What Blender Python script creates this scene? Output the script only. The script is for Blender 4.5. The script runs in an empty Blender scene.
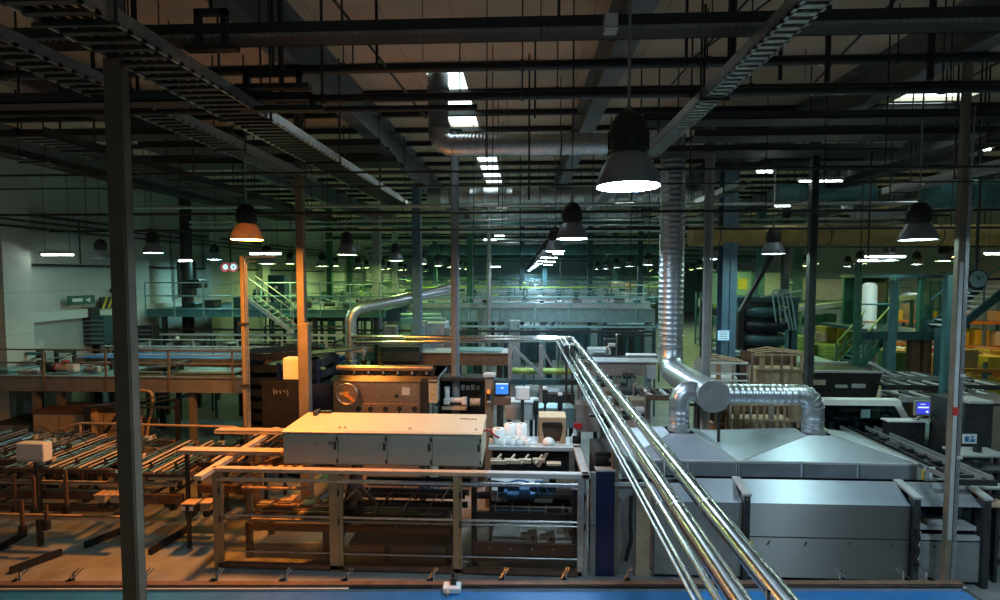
import bpy, bmesh, math, random
from mathutils import Vector, Matrix
R = random.Random(7)
SC = bpy.context.scene
COL = SC.collection
V = Vector
# ------------------------------------------------------------------ camera
CH = 5.5
PSI, PIT = math.atan(22 * math.cos(math.atan(24 / 500)) / 500), math.atan(24 / 500)
FWD = V((-math.sin(PSI) * math.cos(PIT), math.cos(PSI) * math.cos(PIT), -math.sin(PIT)))
RGT = V((math.cos(PSI), math.sin(PSI), 0))
UPV = RGT.cross(FWD)
cam_d = bpy.data.cameras.new('camera'); cam = bpy.data.objects.new('camera', cam_d); COL.objects.link(cam)
cam_d.sensor_width = 36; cam_d.lens = 18; cam_d.clip_end = 300; cam_d.clip_start = 0.05
M3 = Matrix((RGT, UPV, -FWD)).transposed()
cam.matrix_world = Matrix.Translation((0, 0, CH)) @ M3.to_4x4()
SC.camera = cam


def U(px, py, Y):
    """world point at depth Y seen at a pixel of the photograph"""
    d = FWD * 500 + RGT * (px - 500) + UPV * (300 - py)
    return V((0, 0, CH)) + d * (Y / d.y)


def UX(px, py, Y): return U(px, py, Y).x
def UZ(py, Y, px=522): return U(px, py, Y).z


# ------------------------------------------------------------------ materials
def mat(name, col, rough=0.5, metal=0.0, var=0.15, scale=6.0, emit=0.0, ecol=None, bump=0.0, stretch=None, coat=0.0):
    m = bpy.data.materials.new(name); m.use_nodes = True
    nt = m.node_tree; b = nt.nodes['Principled BSDF']
    b.inputs['Roughness'].default_value = rough; b.inputs['Metallic'].default_value = metal
    b.inputs['Base Color'].default_value = (*col, 1)
    if coat: b.inputs['Coat Weight'].default_value = coat
    if emit:
        b.inputs['Emission Color'].default_value = (*(ecol or col), 1); b.inputs['Emission Strength'].default_value = emit
    if var:
        tc = nt.nodes.new('ShaderNodeTexCoord'); mp = nt.nodes.new('ShaderNodeMapping'); n = nt.nodes.new('ShaderNodeTexNoise')
        mp.inputs['Scale'].default_value = stretch or (1, 1, 1)
        n.inputs['Scale'].default_value = scale; n.inputs['Detail'].default_value = 4
        nt.links.new(tc.outputs['Object'], mp.inputs[0]); nt.links.new(mp.outputs[0], n.inputs['Vector'])
        r = nt.nodes.new('ShaderNodeValToRGB')
        r.color_ramp.elements[0].position = 0.3; r.color_ramp.elements[1].position = 0.7
        r.color_ramp.elements[0].color = (*[c * (1 - var) for c in col], 1)
        r.color_ramp.elements[1].color = (*[min(1, c * (1 + var)) for c in col], 1)
        nt.links.new(n.outputs['Fac'], r.inputs[0]); nt.links.new(r.outputs[0], b.inputs['Base Color'])
        mr = nt.nodes.new('ShaderNodeMapRange')
        mr.inputs['To Min'].default_value = max(0.02, rough - 0.08); mr.inputs['To Max'].default_value = min(1, rough + 0.08)
        nt.links.new(n.outputs['Fac'], mr.inputs['Value']); nt.links.new(mr.outputs[0], b.inputs['Roughness'])
        if bump:
            bp = nt.nodes.new('ShaderNodeBump'); bp.inputs['Strength'].default_value = bump
            nt.links.new(n.outputs['Fac'], bp.inputs['Height']); nt.links.new(bp.outputs[0], b.inputs['Normal'])
    return m


def seams(m, axis, period, width, dark):
    """darker panel joints every period metres along an object axis"""
    nt = m.node_tree; b = nt.nodes['Principled BSDF']; L = nt.links
    src = b.inputs['Base Color'].links[0].from_socket
    tc = nt.nodes.new('ShaderNodeTexCoord'); sp = nt.nodes.new('ShaderNodeSeparateXYZ'); L.new(tc.outputs['Object'], sp.inputs[0])
    def mth(op, a, v):
        n = nt.nodes.new('ShaderNodeMath'); n.operation = op; L.new(a, n.inputs[0]); n.inputs[1].default_value = v; return n.outputs[0]
    fr = mth('FRACT', mth('DIVIDE', mth('ADD', sp.outputs[axis], 500 * period), period), 0)
    lt = mth('LESS_THAN', fr, width / period)
    mx = nt.nodes.new('ShaderNodeMix'); mx.data_type = 'RGBA'; mx.blend_type = 'MULTIPLY'
    L.new(lt, mx.inputs[0]); L.new(src, mx.inputs[6]); mx.inputs[7].default_value = (dark, dark, dark, 1)
    L.new(mx.outputs[2], b.inputs['Base Color'])


def glassy(name, tint, refl=0.08, alpha=0.85):
    m = bpy.data.materials.new(name); m.use_nodes = True; nt = m.node_tree; nt.nodes.clear()
    o = nt.nodes.new('ShaderNodeOutputMaterial'); t = nt.nodes.new('ShaderNodeBsdfTransparent'); g = nt.nodes.new('ShaderNodeBsdfGlossy')
    f = nt.nodes.new('ShaderNodeFresnel'); mx = nt.nodes.new('ShaderNodeMixShader')
    t.inputs[0].default_value = (*[c * alpha for c in tint], 1); g.inputs['Roughness'].default_value = refl; f.inputs[0].default_value = 1.35
    nt.links.new(f.outputs[0], mx.inputs[0]); nt.links.new(t.outputs[0], mx.inputs[1]); nt.links.new(g.outputs[0], mx.inputs[2]); nt.links.new(mx.outputs[0], o.inputs[0])
    return m


def glow(name, col, s):
    m = bpy.data.materials.new(name); m.use_nodes = True; nt = m.node_tree; nt.nodes.clear()
    o = nt.nodes.new('ShaderNodeOutputMaterial'); e = nt.nodes.new('ShaderNodeEmission')
    e.inputs[0].default_value = (*col, 1); e.inputs[1].default_value = s; nt.links.new(e.outputs[0], o.inputs[0])
    return m


MT = dict(
    floor=mat('painted_concrete', (.30, .31, .30), .42, 0, .25, 1.3),
    ceil=mat('ceiling_sheet', (.70, .59, .45), .8, 0, .12, .8),
    wall=mat('white_wall', (.56, .58, .54), .8, 0, .1, .7),
    wallgrey=mat('grey_wall_panel', (.36, .38, .37), .8, 0, .1, .8),
    girder=mat('girder_paint', (.17, .19, .21), .6, 0, .2, 2),
    purlin=mat('purlin_paint', (.035, .037, .037), .7, 0, .2, 2),
    black=mat('black_paint', (.018, .018, .018), .5, 0, .2, 5),
    blackpipe=mat('black_pipe', (.022, .022, .024), .35, .2, .2, 5),
    dark=mat('dark_steel', (.055, .058, .06), .45, .5, .25, 5),
    grey=mat('grey_paint', (.24, .25, .25), .5, 0, .15, 4),
    lgrey=mat('light_grey_paint', (.45, .46, .45), .5, 0, .12, 4),
    post=mat('post_paint', (.20, .165, .12), .5, 0, .18, 3),
    postdk=mat('dark_brown_post_paint', (.13, .10, .065), .5, 0, .18, 3),
    galv=mat('galvanised_steel', (.55, .57, .58), .34, .9, .2, 14),
    duct=mat('spiral_duct', (.60, .63, .66), .36, .95, .08, 3),
    steel=mat('brushed_stainless', (.37, .37, .36), .5, 1, .02, .6),
    chrome=mat('polished_pipe', (.74, .76, .77), .2, 1, .06, 9),
    satin=mat('satin_hood_steel', (.56, .62, .69), .42, .7, .05, 2),
    copper=mat('warm_lit_stainless', (.55, .42, .36), .35, .9, .15, 12),  # warm lamp light put into the stainless tone
    beige=mat('cream_cover', (.60, .50, .35), .45, 0, .06, 3),
    coverside=mat('grey_green_cover_door', (.33, .35, .30), .5, 0, .06, 3),
    white=mat('white_enamel', (.75, .76, .74), .4, 0, .06, 4),
    paper=mat('white_film', (.8, .79, .76), .6, 0, .05, 20),
    card=mat('cardboard', (.42, .28, .16), .85, 0, .15, 9),
    ochre=mat('orange_lit_duct', (.38, .27, .09), .6, 0, .15, 3),  # orange lamp light put into the duct colour
    cardl=mat('light_cardboard', (.55, .42, .26), .85, 0, .15, 9),
    wood=mat('raw_timber', (.40, .27, .17), .8, 0, .25, 8, stretch=(1, 1, .1)),
    goldlit=mat('gold_lit_paint', (.33, .22, .11), .5, 0, .15, 4),  # golden light on the guard posts put into their colour
    tan=mat('tan_panel', (.46, .38, .26), .6, 0, .2, 3),
    blue=mat('blue_belt', (.012, .13, .36), .42, 0, .15, 4),
    navy=mat('navy_panel', (.008, .018, .075), .35, 0, .2, 4),
    bridge=mat('bridge_paint', (.20, .29, .29), .5, 0, .15, 4),
    bluesteel=mat('blue_grey_post', (.10, .19, .27), .5, 0, .15, 4),
    machblue=mat('blue_motor_paint', (.04, .17, .42), .4, 0, .15, 8),
    green=mat('green_paint', (.03, .12, .075), .5, 0, .2, 4),
    lime=mat('lime_lit_tone', (.33, .45, .10), .5, 0, .25, 5),  # yellow-green light put into the colour of pallets and rails
    teal=mat('teal_paint', (.07, .19, .20), .5, 0, .18, 4),
    tealdk=mat('dark_teal_paint', (.028, .075, .085), .5, 0, .2, 4),
    tealdeck=mat('blue_green_plate', (.28, .44, .44), .4, .3, .15, 4),
    yellow=mat('yellow_paint', (.66, .50, .06), .5, 0, .15, 5),
    orange=mat('orange_paint', (.60, .24, .05), .5, 0, .15, 5),
    orangech=mat('tan_with_orange_light', (.56, .40, .27), .5, 0, .15, 5),  # orange lamp light put into the tan of channels and rods
    red=mat('red_paint', (.5, .03, .03), .5, 0, .1, 5),
    rubber=mat('black_rubber', (.012, .012, .013), .7, 0, .2, 9),
    brown=mat('brown_roller_bed', (.15, .085, .055), .55, .2, .25, 6),
    spiral=mat('spiral_navy', (.012, .017, .028), .4, .1, .25, 5),
    acrylic=glassy('guard_acrylic', (.97, .92, .86), .06, .95),
    dkglass=glassy('dark_glass', (.25, .38, .45), .05, .75),
    glass=glassy('cabin_glass', (.8, .95, .85), .05, .9),
    cool=glow('lamp_cool', (.58, .82, 1.0), 230),
    mid=glow('lamp_neutral', (.66, 1.0, .90), 60),
    grn=glow('lamp_green', (.66, 1.0, .30), 80),
    teallamp=glow('lamp_teal', (.40, .95, .95), 80),
    warm2=glow('lamp_far_sodium', (1.0, .42, .08), 85),
    warm=glow('lamp_sodium', (1.0, .33, .045), 620),
    tube=glow('tube_glow', (.85, 1.0, .90), 26),
    sky=glow('skylight_glow', (.78, .97, 1.0), 3.2),
    screen=glow('screen_blue', (.05, .25, .85), 1.1),
    screen2=glow('screen_violet', (.06, .07, .75), .9),
    screenw=glow('screen_text', (.5, .7, 1.0), 1.3),
    beacon=glow('amber_beacon', (1.0, .25, .03), 1.2),
    bluesign=glow('lit_blue_sign', (.35, .75, 1.0), .9),
)
seams(MT['ceil'], 0, 1.05, .02, .7)
seams(MT['wall'], 2, 1.25, .02, .75)
for k_, a_ in (('steel', .95), ('satin', .7)):     # brushed sheet: highlights stretch across the brushing
    nt = MT[k_].node_tree; b_ = nt.nodes['Principled BSDF']; b_.inputs['Anisotropic'].default_value = a_
    cx_ = nt.nodes.new('ShaderNodeCombineXYZ'); cx_.inputs[2].default_value = 1; nt.links.new(cx_.outputs[0], b_.inputs['Tangent'])
# lamp reflector: spun aluminium; sodium one lets a little light through
MT['bell'] = mat('spun_reflector', (.36, .40, .47), .4, .6, .08, 10)
wb = mat('glowing_reflector', (.55, .42, .30), .4, .0, .06, 10)
wb.node_tree.nodes['Principled BSDF'].inputs['Transmission Weight'].default_value = .14
MT['bellwarm'] = wb


# ------------------------------------------------------------------ mesh builder
def basis(d):
    d = d.normalized(); a = V((0, 0, 1)) if abs(d.z) < .95 else V((1, 0, 0))
    u = d.cross(a).normalized(); return u, u.cross(d).normalized()


class MB:
    def __init__(s): s.v = []; s.f = []; s.sm = []
    def add(s, vs, fs, smooth=False):
        o = len(s.v); s.v += [V(p) for p in vs]
        for f in fs: s.f.append([i + o for i in f]); s.sm.append(smooth)
        return s
    def box(s, x0, x1, y0, y1, z0, z1, b=0.0):
        x0, x1 = min(x0, x1), max(x0, x1); y0, y1 = min(y0, y1), max(y0, y1); z0, z1 = min(z0, z1), max(z0, z1)
        if not b:
            return s.hexa([(x0, y0, z0), (x1, y0, z0), (x1, y1, z0), (x0, y1, z0), (x0, y0, z1), (x1, y0, z1), (x1, y1, z1), (x0, y1, z1)])
        b = min(b, (x1 - x0) / 2.2, (y1 - y0) / 2.2, (z1 - z0) / 2.2)
        vs = []; X = (x0, x1); Y = (y0, y1); Z = (z0, z1); idx = {}
        for i in (0, 1):
            for j in (0, 1):
                for k in (0, 1):
                    sx, sy, sz = 1 - 2 * i, 1 - 2 * j, 1 - 2 * k
                    for a in range(3):
                        idx[i, j, k, a] = len(vs)
                        vs.append((X[i] + (b * sx if a != 0 else 0), Y[j] + (b * sy if a != 1 else 0), Z[k] + (b * sz if a != 2 else 0)))
        fs = []
        for i in (0, 1):
            fs.append([idx[i, 0, 0, 0], idx[i, 1, 0, 0], idx[i, 1, 1, 0], idx[i, 0, 1, 0]])
            fs.append([idx[0, i, 0, 1], idx[1, i, 0, 1], idx[1, i, 1, 1], idx[0, i, 1, 1]])
            fs.append([idx[0, 0, i, 2], idx[1, 0, i, 2], idx[1, 1, i, 2], idx[0, 1, i, 2]])
            for j in (0, 1):
                fs.append([idx[i, j, 0, 0], idx[i, j, 1, 0], idx[i, j, 1, 1], idx[i, j, 0, 1]])
                fs.append([idx[i, 0, j, 0], idx[i, 1, j, 0], idx[i, 1, j, 2], idx[i, 0, j, 2]])
                fs.append([idx[0, i, j, 1], idx[1, i, j, 1], idx[1, i, j, 2], idx[0, i, j, 2]])
                for k in (0, 1): fs.append([idx[i, j, k, 0], idx[i, j, k, 1], idx[i, j, k, 2]])
        return s.add(vs, fs)
    def hexa(s, p):
        return s.add(p, [[0, 3, 2, 1], [4, 5, 6, 7], [0, 1, 5, 4], [1, 2, 6, 5], [2, 3, 7, 6], [3, 0, 4, 7]])
    def bar(s, a, b, w, h=None):
        a, b = V(a), V(b); u, w2 = basis(b - a); h = h or w; u = u * w / 2; w2 = w2 * h / 2
        return s.hexa([a - u - w2, a + u - w2, a + u + w2, a - u + w2, b - u - w2, b + u - w2, b + u + w2, b - u + w2])
    def cyl(s, a, b, r, seg=12, r2=None, caps=True):
        a, b = V(a), V(b); u, w = basis(b - a); r2 = r if r2 is None else r2
        vs = []
        for p, q in ((a, r), (b, r2)):
            vs += [p + (u * math.cos(2 * math.pi * i / seg) + w * math.sin(2 * math.pi * i / seg)) * q for i in range(seg)]
        s.add(vs, [[i, (i + 1) % seg, seg + (i + 1) % seg, seg + i] for i in range(seg)], True)
        if caps:
            s.add(vs[:seg], [list(range(seg))]); s.add(vs[seg:], [list(range(seg))])
        return s
    def tube(s, pts, r, seg=10, caps=True):
        pts = [V(p) for p in pts]; rings = []; u = None
        for i, p in enumerate(pts):
            d = (pts[min(i + 1, len(pts) - 1)] - pts[max(i - 1, 0)]).normalized()
            if u is None: u, w = basis(d)
            else:
                u = (u - d * u.dot(d)).normalized()
            w = d.cross(u)
            rings.append([p + (u * math.cos(2 * math.pi * k / seg) + w * math.sin(2 * math.pi * k / seg)) * r for k in range(seg)])
        n = len(rings)
        s.add([q for rg in rings for q in rg], [[i * seg + k, i * seg + (k + 1) % seg, (i + 1) * seg + (k + 1) % seg, (i + 1) * seg + k] for i in range(n - 1) for k in range(seg)], True)
        if caps: s.add(rings[0], [list(range(seg))]); s.add(rings[-1], [list(range(seg))])
        return s
    def lathe(s, c, prof, seg=24, ax='z', cap=(False, False)):
        c = V(c); vs = []
        for r, z in prof:
            for k in range(seg):
                t = 2 * math.pi * k / seg; x, y = r * math.cos(t), r * math.sin(t)
                vs.append(c + (V((x, y, z)) if ax == 'z' else V((z, x, y)) if ax == 'x' else V((y, z, x))))
        n = len(prof)
        s.add(vs, [[i * seg + k, i * seg + (k + 1) % seg, (i + 1) * seg + (k + 1) % seg, (i + 1) * seg + k] for i in range(n - 1) for k in range(seg)], True)
        if cap[0]: s.add(vs[:seg], [list(range(seg))])
        if cap[1]: s.add(vs[-seg:], [list(range(seg))])
        return s
    def prism(s, prof, ax, a, b):
        """profile extruded along x / y / z"""
        mk = {'x': lambda p, t: (t, p[0], p[1]), 'y': lambda p, t: (p[0], t, p[1]), 'z': lambda p, t: (p[0], p[1], t)}[ax]
        n = len(prof)
        return s.add([mk(p, a) for p in prof] + [mk(p, b) for p in prof],
                     [list(range(n)), list(range(n, 2 * n))] + [[i, (i + 1) % n, n + (i + 1) % n, n + i] for i in range(n)])
    def torus(s, c, Rr, r, n=24, seg=8, ax='z'):
        vs = []; c = V(c)
        for i in range(n):
            t = 2 * math.pi * i / n
            for k in range(seg):
                p = 2 * math.pi * k / seg; q = Rr + r * math.cos(p); x, y, z = q * math.cos(t), q * math.sin(t), r * math.sin(p)
                vs.append(c + (V((x, y, z)) if ax == 'z' else V((z, x, y)) if ax == 'x' else V((x, z, y))))
        return s.add(vs, [[i * seg + k, ((i + 1) % n) * seg + k, ((i + 1) % n) * seg + (k + 1) % seg, i * seg + (k + 1) % seg] for i in range(n) for k in range(seg)], True)
    def mesh(s, name, m, org):
        me = bpy.data.meshes.new(name); me.from_pydata([p - org for p in s.v], [], s.f)
        me.polygons.foreach_set('use_smooth', s.sm)
        bm = bmesh.new(); bm.from_mesh(me); bmesh.ops.recalc_face_normals(bm, faces=bm.faces); bm.to_mesh(me); bm.free()
        me.materials.append(m); return me


def rounded(pts, rad, n=5):
    pts = [V(p) for p in pts]; out = [pts[0]]
    for i in range(1, len(pts) - 1):
        a, p, b = pts[i - 1], pts[i], pts[i + 1]
        d1, d2 = (a - p).normalized(), (b - p).normalized()
        r = min(rad, (a - p).length * .49, (b - p).length * .49)
        p1, p2 = p + d1 * r, p + d2 * r
        for k in range(n + 1):
            t = k / n; out.append(p1 * (1 - t) ** 2 + p * 2 * t * (1 - t) + p2 * t * t)
    return out + [pts[-1]]


ROOT = {}
LABELS = {}


def props(o, label, cat, group):
    o['label'] = label; o['category'] = cat
    if group: o['group'] = group
    if label in LABELS and not (group and LABELS[label] == group): print('DUP LABEL', label, o.name)
    LABELS[label] = group or ''
    n = len(label.replace('-', ' ').split())
    if n < 4 or n > 16: print('LABEL LEN', n, label)


def thing(name, label, cat, loc=(0, 0, 0), group=None):
    o = bpy.data.objects.new(name, None); COL.objects.link(o); o.location = loc; o.empty_display_size = .1
    props(o, label, cat, group); ROOT[o.name] = V(loc); return o


def part(name, m, parent, mb, label=None):
    org = ROOT[parent.name]
    o = bpy.data.objects.new(name, mb.mesh(name, MT[m] if isinstance(m, str) else m, org)); COL.objects.link(o); o.parent = parent
    ROOT[o.name] = org
    if label: o['label'] = label
    return o


def single(name, label, cat, m, mb, group=None, kind=None):
    xs = [p.x for p in mb.v]; ys = [p.y for p in mb.v]; zs = [p.z for p in mb.v]
    org = V(((min(xs) + max(xs)) / 2, (min(ys) + max(ys)) / 2, min(zs)))
    o = bpy.data.objects.new(name, mb.mesh(name, MT[m] if isinstance(m, str) else m, org)); COL.objects.link(o); o.location = org
    props(o, label, cat, group); ROOT[o.name] = org
    if kind: o['kind'] = kind
    return o


def struct(name, m, mb, parent=None):
    o = bpy.data.objects.new(name, mb.mesh(name, MT[m] if isinstance(m, str) else m, V((0, 0, 0)))); COL.objects.link(o); o['kind'] = 'structure'
    if parent: o.parent = parent
    return o


KIDS = {}


def copytree(root, loc, label, group=None):
    r = root.copy(); COL.objects.link(r); r.location = loc; ROOT[r.name] = V(loc)
    props(r, label, r['category'], group or r.get('group'))
    def rec(a, b):
        for ch in list(a.children):
            c = ch.copy(); COL.objects.link(c); c.parent = b; rec(ch, c)
    rec(root, r); return r


ORD = ['first', 'second', 'third', 'fourth', 'fifth', 'sixth', 'seventh', 'eighth', 'ninth', 'tenth', 'eleventh', 'twelfth', 'thirteenth', 'fourteenth',
       'fifteenth', 'sixteenth', 'seventeenth', 'eighteenth', 'nineteenth', 'twentieth'] + ['%d%s' % (n, {1: 'st', 2: 'nd', 3: 'rd'}.get(n % 10, 'th')) for n in range(21, 60)]
CZ = 9.4      # ceiling height
# ------------------------------------------------------------------ the hall itself
XL, XR, YB = -15.3, 27.0, 78.0
struct('floor', 'floor', MB().box(XL - 1, XR + 1, -2, YB + 1, -.2, 0))
HOLES = [(-1.86, -1.14, 9.75, 13.3), (-1.5, -.85, 16.6, 21.5), (-1.5, -.85, 25, 29), (8.25, 9.75, 11.05, 11.75), (8.3, 9.7, 11.9, 12.4), (11.0, 13.0, 13.6, 14.4), (11.3, 13.2, 14.9, 15.6), (-1.2, -.6, 34, 38)]
xs = sorted({XL - 1, XR + 1} | {h[0] for h in HOLES} | {h[1] for h in HOLES}); ys = sorted({-2, YB + 1} | {h[2] for h in HOLES} | {h[3] for h in HOLES})
m = MB()
for i in range(len(xs) - 1):
    y0 = ys[0]
    for j in range(len(ys) - 1):
        cx, cy = (xs[i] + xs[i + 1]) / 2, (ys[j] + ys[j + 1]) / 2
        hole = any(h[0] < cx < h[1] and h[2] < cy < h[3] for h in HOLES)
        if hole or j == len(ys) - 2:
            y1 = ys[j] if hole else ys[j + 1]
            if y1 > y0: m.box(xs[i], xs[i + 1], y0, y1, CZ, CZ + .14)
            y0 = ys[j + 1]
struct('ceiling', 'ceil', m)
for k, h in enumerate(HOLES):
    struct('window_%d' % (k + 1), 'sky', MB().box(h[0], h[1], h[2], h[3], CZ + .09, CZ + .13))
# left wall with its pilasters, ledges and pipes
struct('wall_left', 'wall', MB().box(XL - .3, XL, -2, YB, 0, CZ))
struct('wall_back', 'tealdeck', MB().box(XL, XR, YB, YB + .3, 0, CZ))
struct('wall_right', 'wallgrey', MB().box(XR, XR + .3, -2, YB, 0, CZ))
n = 1
for k in range(9):
    y = 14.15 + 4.8 * k
    struct('trim_%d' % n, 'wall', MB().box(XL, XL + .42, y - .42, y + .42, 0, CZ)); n += 1
for z, h, d in ((8.75, .3, .30), (6.75, .28, .22), (4.22, .3, .3)):
    struct('trim_%d' % n, 'wall', MB().box(XL, XL + d, 6, 62, z - h / 2, z + h / 2)); n += 1
struct('trim_%d' % n, 'wallgrey', MB().box(XL, XL + .1, 6, 62, 2.2, 4.05)); n += 1
struct('baseboard_left', 'dark', MB().box(XL, XL + .05, 4, YB, 0, .15))
m = MB().box(XL + .1, XL + .32, 21.3, 22.2, 5.15, 6.1, .03)
t = thing('window_9', 'small dark window in white frame on wall behind the second pilaster', 'window', (XL + .1, 21.75, 5.15)); t['kind'] = 'structure'
part('window_frame', 'lgrey', t, MB().box(XL, XL + .16, 21.2, 21.35, 4.5, 6.2).box(XL, XL + .16, 22.75, 22.9, 4.5, 6.2).box(XL, XL + .16, 21.2, 22.9, 6.2, 6.35).box(XL, XL + .16, 21.2, 22.9, 4.4, 4.55).box(XL, XL + .14, 22.1, 22.2, 4.5, 6.2))
part('pane', 'black', t, MB().box(XL + .02, XL + .08, 21.35, 22.75, 4.55, 6.2))
# pipes along the wall
for k, (z, off, r) in enumerate(((7.35, .35, .05), (7.15, .4, .04), (5.85, .15, .04), (6.95, .5, .035))):
    tt = MB().cyl((XL + off, 8, z), (XL + off, 58, z), r, 8)
    single('wall_pipe', 'thin dark pipe running along the white wall, %s down from its top' % ORD[k], 'pipe', 'dark', tt, 'pipes along the white wall')
for k in range(5):
    y = 16.4 + 2.2 * k
    single('conduit', 'thin vertical conduit dropping down the white wall, %s along from the camera end' % ORD[k], 'conduit', 'dark', MB().cyl((XL + .3, y, 5.9), (XL + .3, y, 7.4), .025, 6), 'wall conduits')
# dark drain column between second and third pilaster
single('downpipe', 'thick black downpipe column standing before the white wall', 'pipe', 'black', MB().cyl((UX(186, 240, 20.5), 20.5, 3.0), (UX(186, 240, 20.5), 20.5, CZ - .5), .22, 14).box(-14.0, -13.4, 20.2, 20.8, 5.0, 5.35, .03))

# roof girders and purlins
for x in (-13.45, -8.5, -3.5, 1.43, 6.4, 11.35, 16.3, 21.3):
    m = MB().box(x - .16, x + .16, -1, YB, 8.68, 8.74).box(x - .03, x + .03, -1, YB, 8.74, 9.3).box(x - .16, x + .16, -1, YB, 9.28, CZ)
    struct('ceiling_girder', 'girder', m)
y = 9.3 - 1.32 * 6
while y < 60:
    m = MB().box(XL, XR, y - .03, y + .03, 9.28, CZ).box(XL, XR, y - .07, y + .05, 9.27, 9.29)
    struct('ceiling_purlin', 'purlin', m)
    y += 1.32 if y < 24 else 2.64

# ------------------------------------------------------------------ hung trays, pipes and ducts under the roof
def rod(mb, x, y, z0, r=.012): mb.cyl((x, y, z0), (x, y, CZ - .005), r, 6); return mb


def tray_x(x0, x1, y, z, w, label, m='dark', hang=2.4, teeth=True):
    t = thing('cable_tray', label, 'cable tray', ((x0 + x1) / 2, y, z))
    mb = MB().box(x0, x1, y - w / 2, y - w / 2 + .02, z, z + .13).box(x0, x1, y + w / 2 - .02, y + w / 2, z, z + .13).box(x0, x1, y - w / 2, y + w / 2, z, z + .015)
    part('channel', m, t, mb)
    if teeth:
        mb = MB(); x = x0; pr = [(x0, z + .012)]
        while x < x1: pr += [(x, z - .012), (x, z - .028), (x + .035, z - .028), (x + .035, z - .012)]; x += .075
        part('perforated_lip', 'grey', t, mb.prism(pr + [(x, z + .012)], 'y', y - w / 2 - .008, y - w / 2))
    x = x0 + .7
    while x < x1:
        part('hanger', 'black', t, rod(MB(), x, y, z, .012)); x += hang
    mb = MB()
    for k in range(4): mb.cyl((x0, y - w / 2 + .05 + k * (w - .1) / 3, z + .05), (x1, y - w / 2 + .05 + k * (w - .1) / 3, z + .05), .022, 6)
    part('cables', 'rubber', t, mb)
    return t


Yt = 5.6
tray_x(-7.5, 7.5, Yt, UZ(36, Yt, 500), .3, 'perforated cable tray crossing overhead carrying the cream junction box', 'purlin')
tray_x(-7.2, -3.1, 6.3, UZ(104, 6.3, 200), .25, 'short dark cable tray beneath the black pipes near the brown post', 'purlin', 1.6, False)
for k, (px0, px1, py, yy, w) in enumerate(((640, 1010, 122, 9.6, .5), (690, 1010, 138, 11.0, .6), (655, 890, 154, 12.2, .8), (150, 385, 150, 11.0, .7), (-20, 110, 112, 9.0, .6), (140, 400, 166, 13.0, .8), (700, 1010, 168, 13.6, .5), (-10, 240, 138, 10.2, .5))):
    tray_x(UX(px0, py, yy), UX(px1, py, yy), yy, UZ(py, yy, (px0 + px1) / 2), w, 'broad dark cable tray added to cover the bright roof, %s of the broad trays' % ORD[k], 'purlin', 2.4, False)  # trays added to block the bright stripes of the roof sheets
# black service pipes crossing
for k, (yy, py, r, x0, x1) in enumerate(((6.8, 96, .055, -9, 9), (6.75, 107, .04, -9, -.6), (7.6, 66, .07, -9, 9.5), (7.3, 92, .05, -.4, 9.5))):
    z = UZ(py, yy, 500); t = thing('service_pipe', ['upper black pipe crossing the hall in front of the skylight', 'lower black pipe of the pair, ending by the round skylight duct',
                                                  'fat black pipe crossing right below the roof sheets', 'black pipe crossing behind the big lit bell lamp rod'][k], 'pipe', (0, yy, z))
    part('pipe', 'blackpipe', t, MB().cyl((x0, yy, z), (x1, yy, z), r, 10))
    x = x0 + .9
    while x < x1: part('clamp', 'dark', t, rod(MB().cyl((x - .03, yy, z), (x + .03, yy, z), r * 1.25, 10), x, yy, z, .01)); x += 2.7
# sprinkler lines
for k, (yy, py, r) in enumerate(((7.2, 172, .018), (8.6, 186, .014), (10.6, 213, .03), (12.8, 230, .03), (14.9, 206, .05), (18.4, 221, .04), (18.4, 226, .03), (22.5, 231, .05), (26, 240, .05))):
    z = UZ(py, yy, 400); x0, x1 = (-12.5, 13)
    t = thing('sprinkler_pipe', 'thin black sprinkler line crossing the hall, %s back from the camera' % ORD[k], 'pipe', (0, yy, z), 'sprinkler lines')
    part('pipe', 'blackpipe' if k < 4 else 'galv', t, MB().cyl((x0, yy, z), (x1, yy, z), r, 8))
    mb = MB(); x = x0 + 1
    for j in range(5): part('hanger', 'black', t, rod(MB(), x + 5.5 * j, yy, z, .009))
# long trays running down the hall
def tray_y(x, w, z, y0, y1, label, m, hang=2.5, rung=.16):
    t = thing('cable_ladder', label, 'cable tray', (x, y0, z))
    part('side_rail', m, t, MB().box(x - w / 2, x - w / 2 + .03, y0, y1, z, z + .14)); part('side_rail', m, t, MB().box(x + w / 2 - .03, x + w / 2, y0, y1, z, z + .14))
    mb = MB(); y = y0
    while y < y1: mb.box(x - w / 2, x + w / 2, y, y + .06, z, z + .03); y += rung
    part('rungs', 'dark' if x < 0 else m, t, mb)
    mb = MB(); n = max(3, int(w / .09))
    for k in range(n): mb.tube([(x - w / 2 + .06 + (w - .12) * k / (n - 1) + R.uniform(-.01, .01), y0 + (y1 - y0) * j / 8, z + .06 + R.uniform(0, .02)) for j in range(9)], .02, 6)
    part('cables', 'rubber', t, mb)
    y = y0 + .8
    while y < y1:
        part('hanger', 'dark', t, rod(rod(MB().box(x - w / 2 - .05, x + w / 2 + .05, y - .015, y + .015, z - .03, z), x - w / 2 - .03, y, z, .014), x + w / 2 + .03, y, z, .014)); y += hang
    return t


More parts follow.
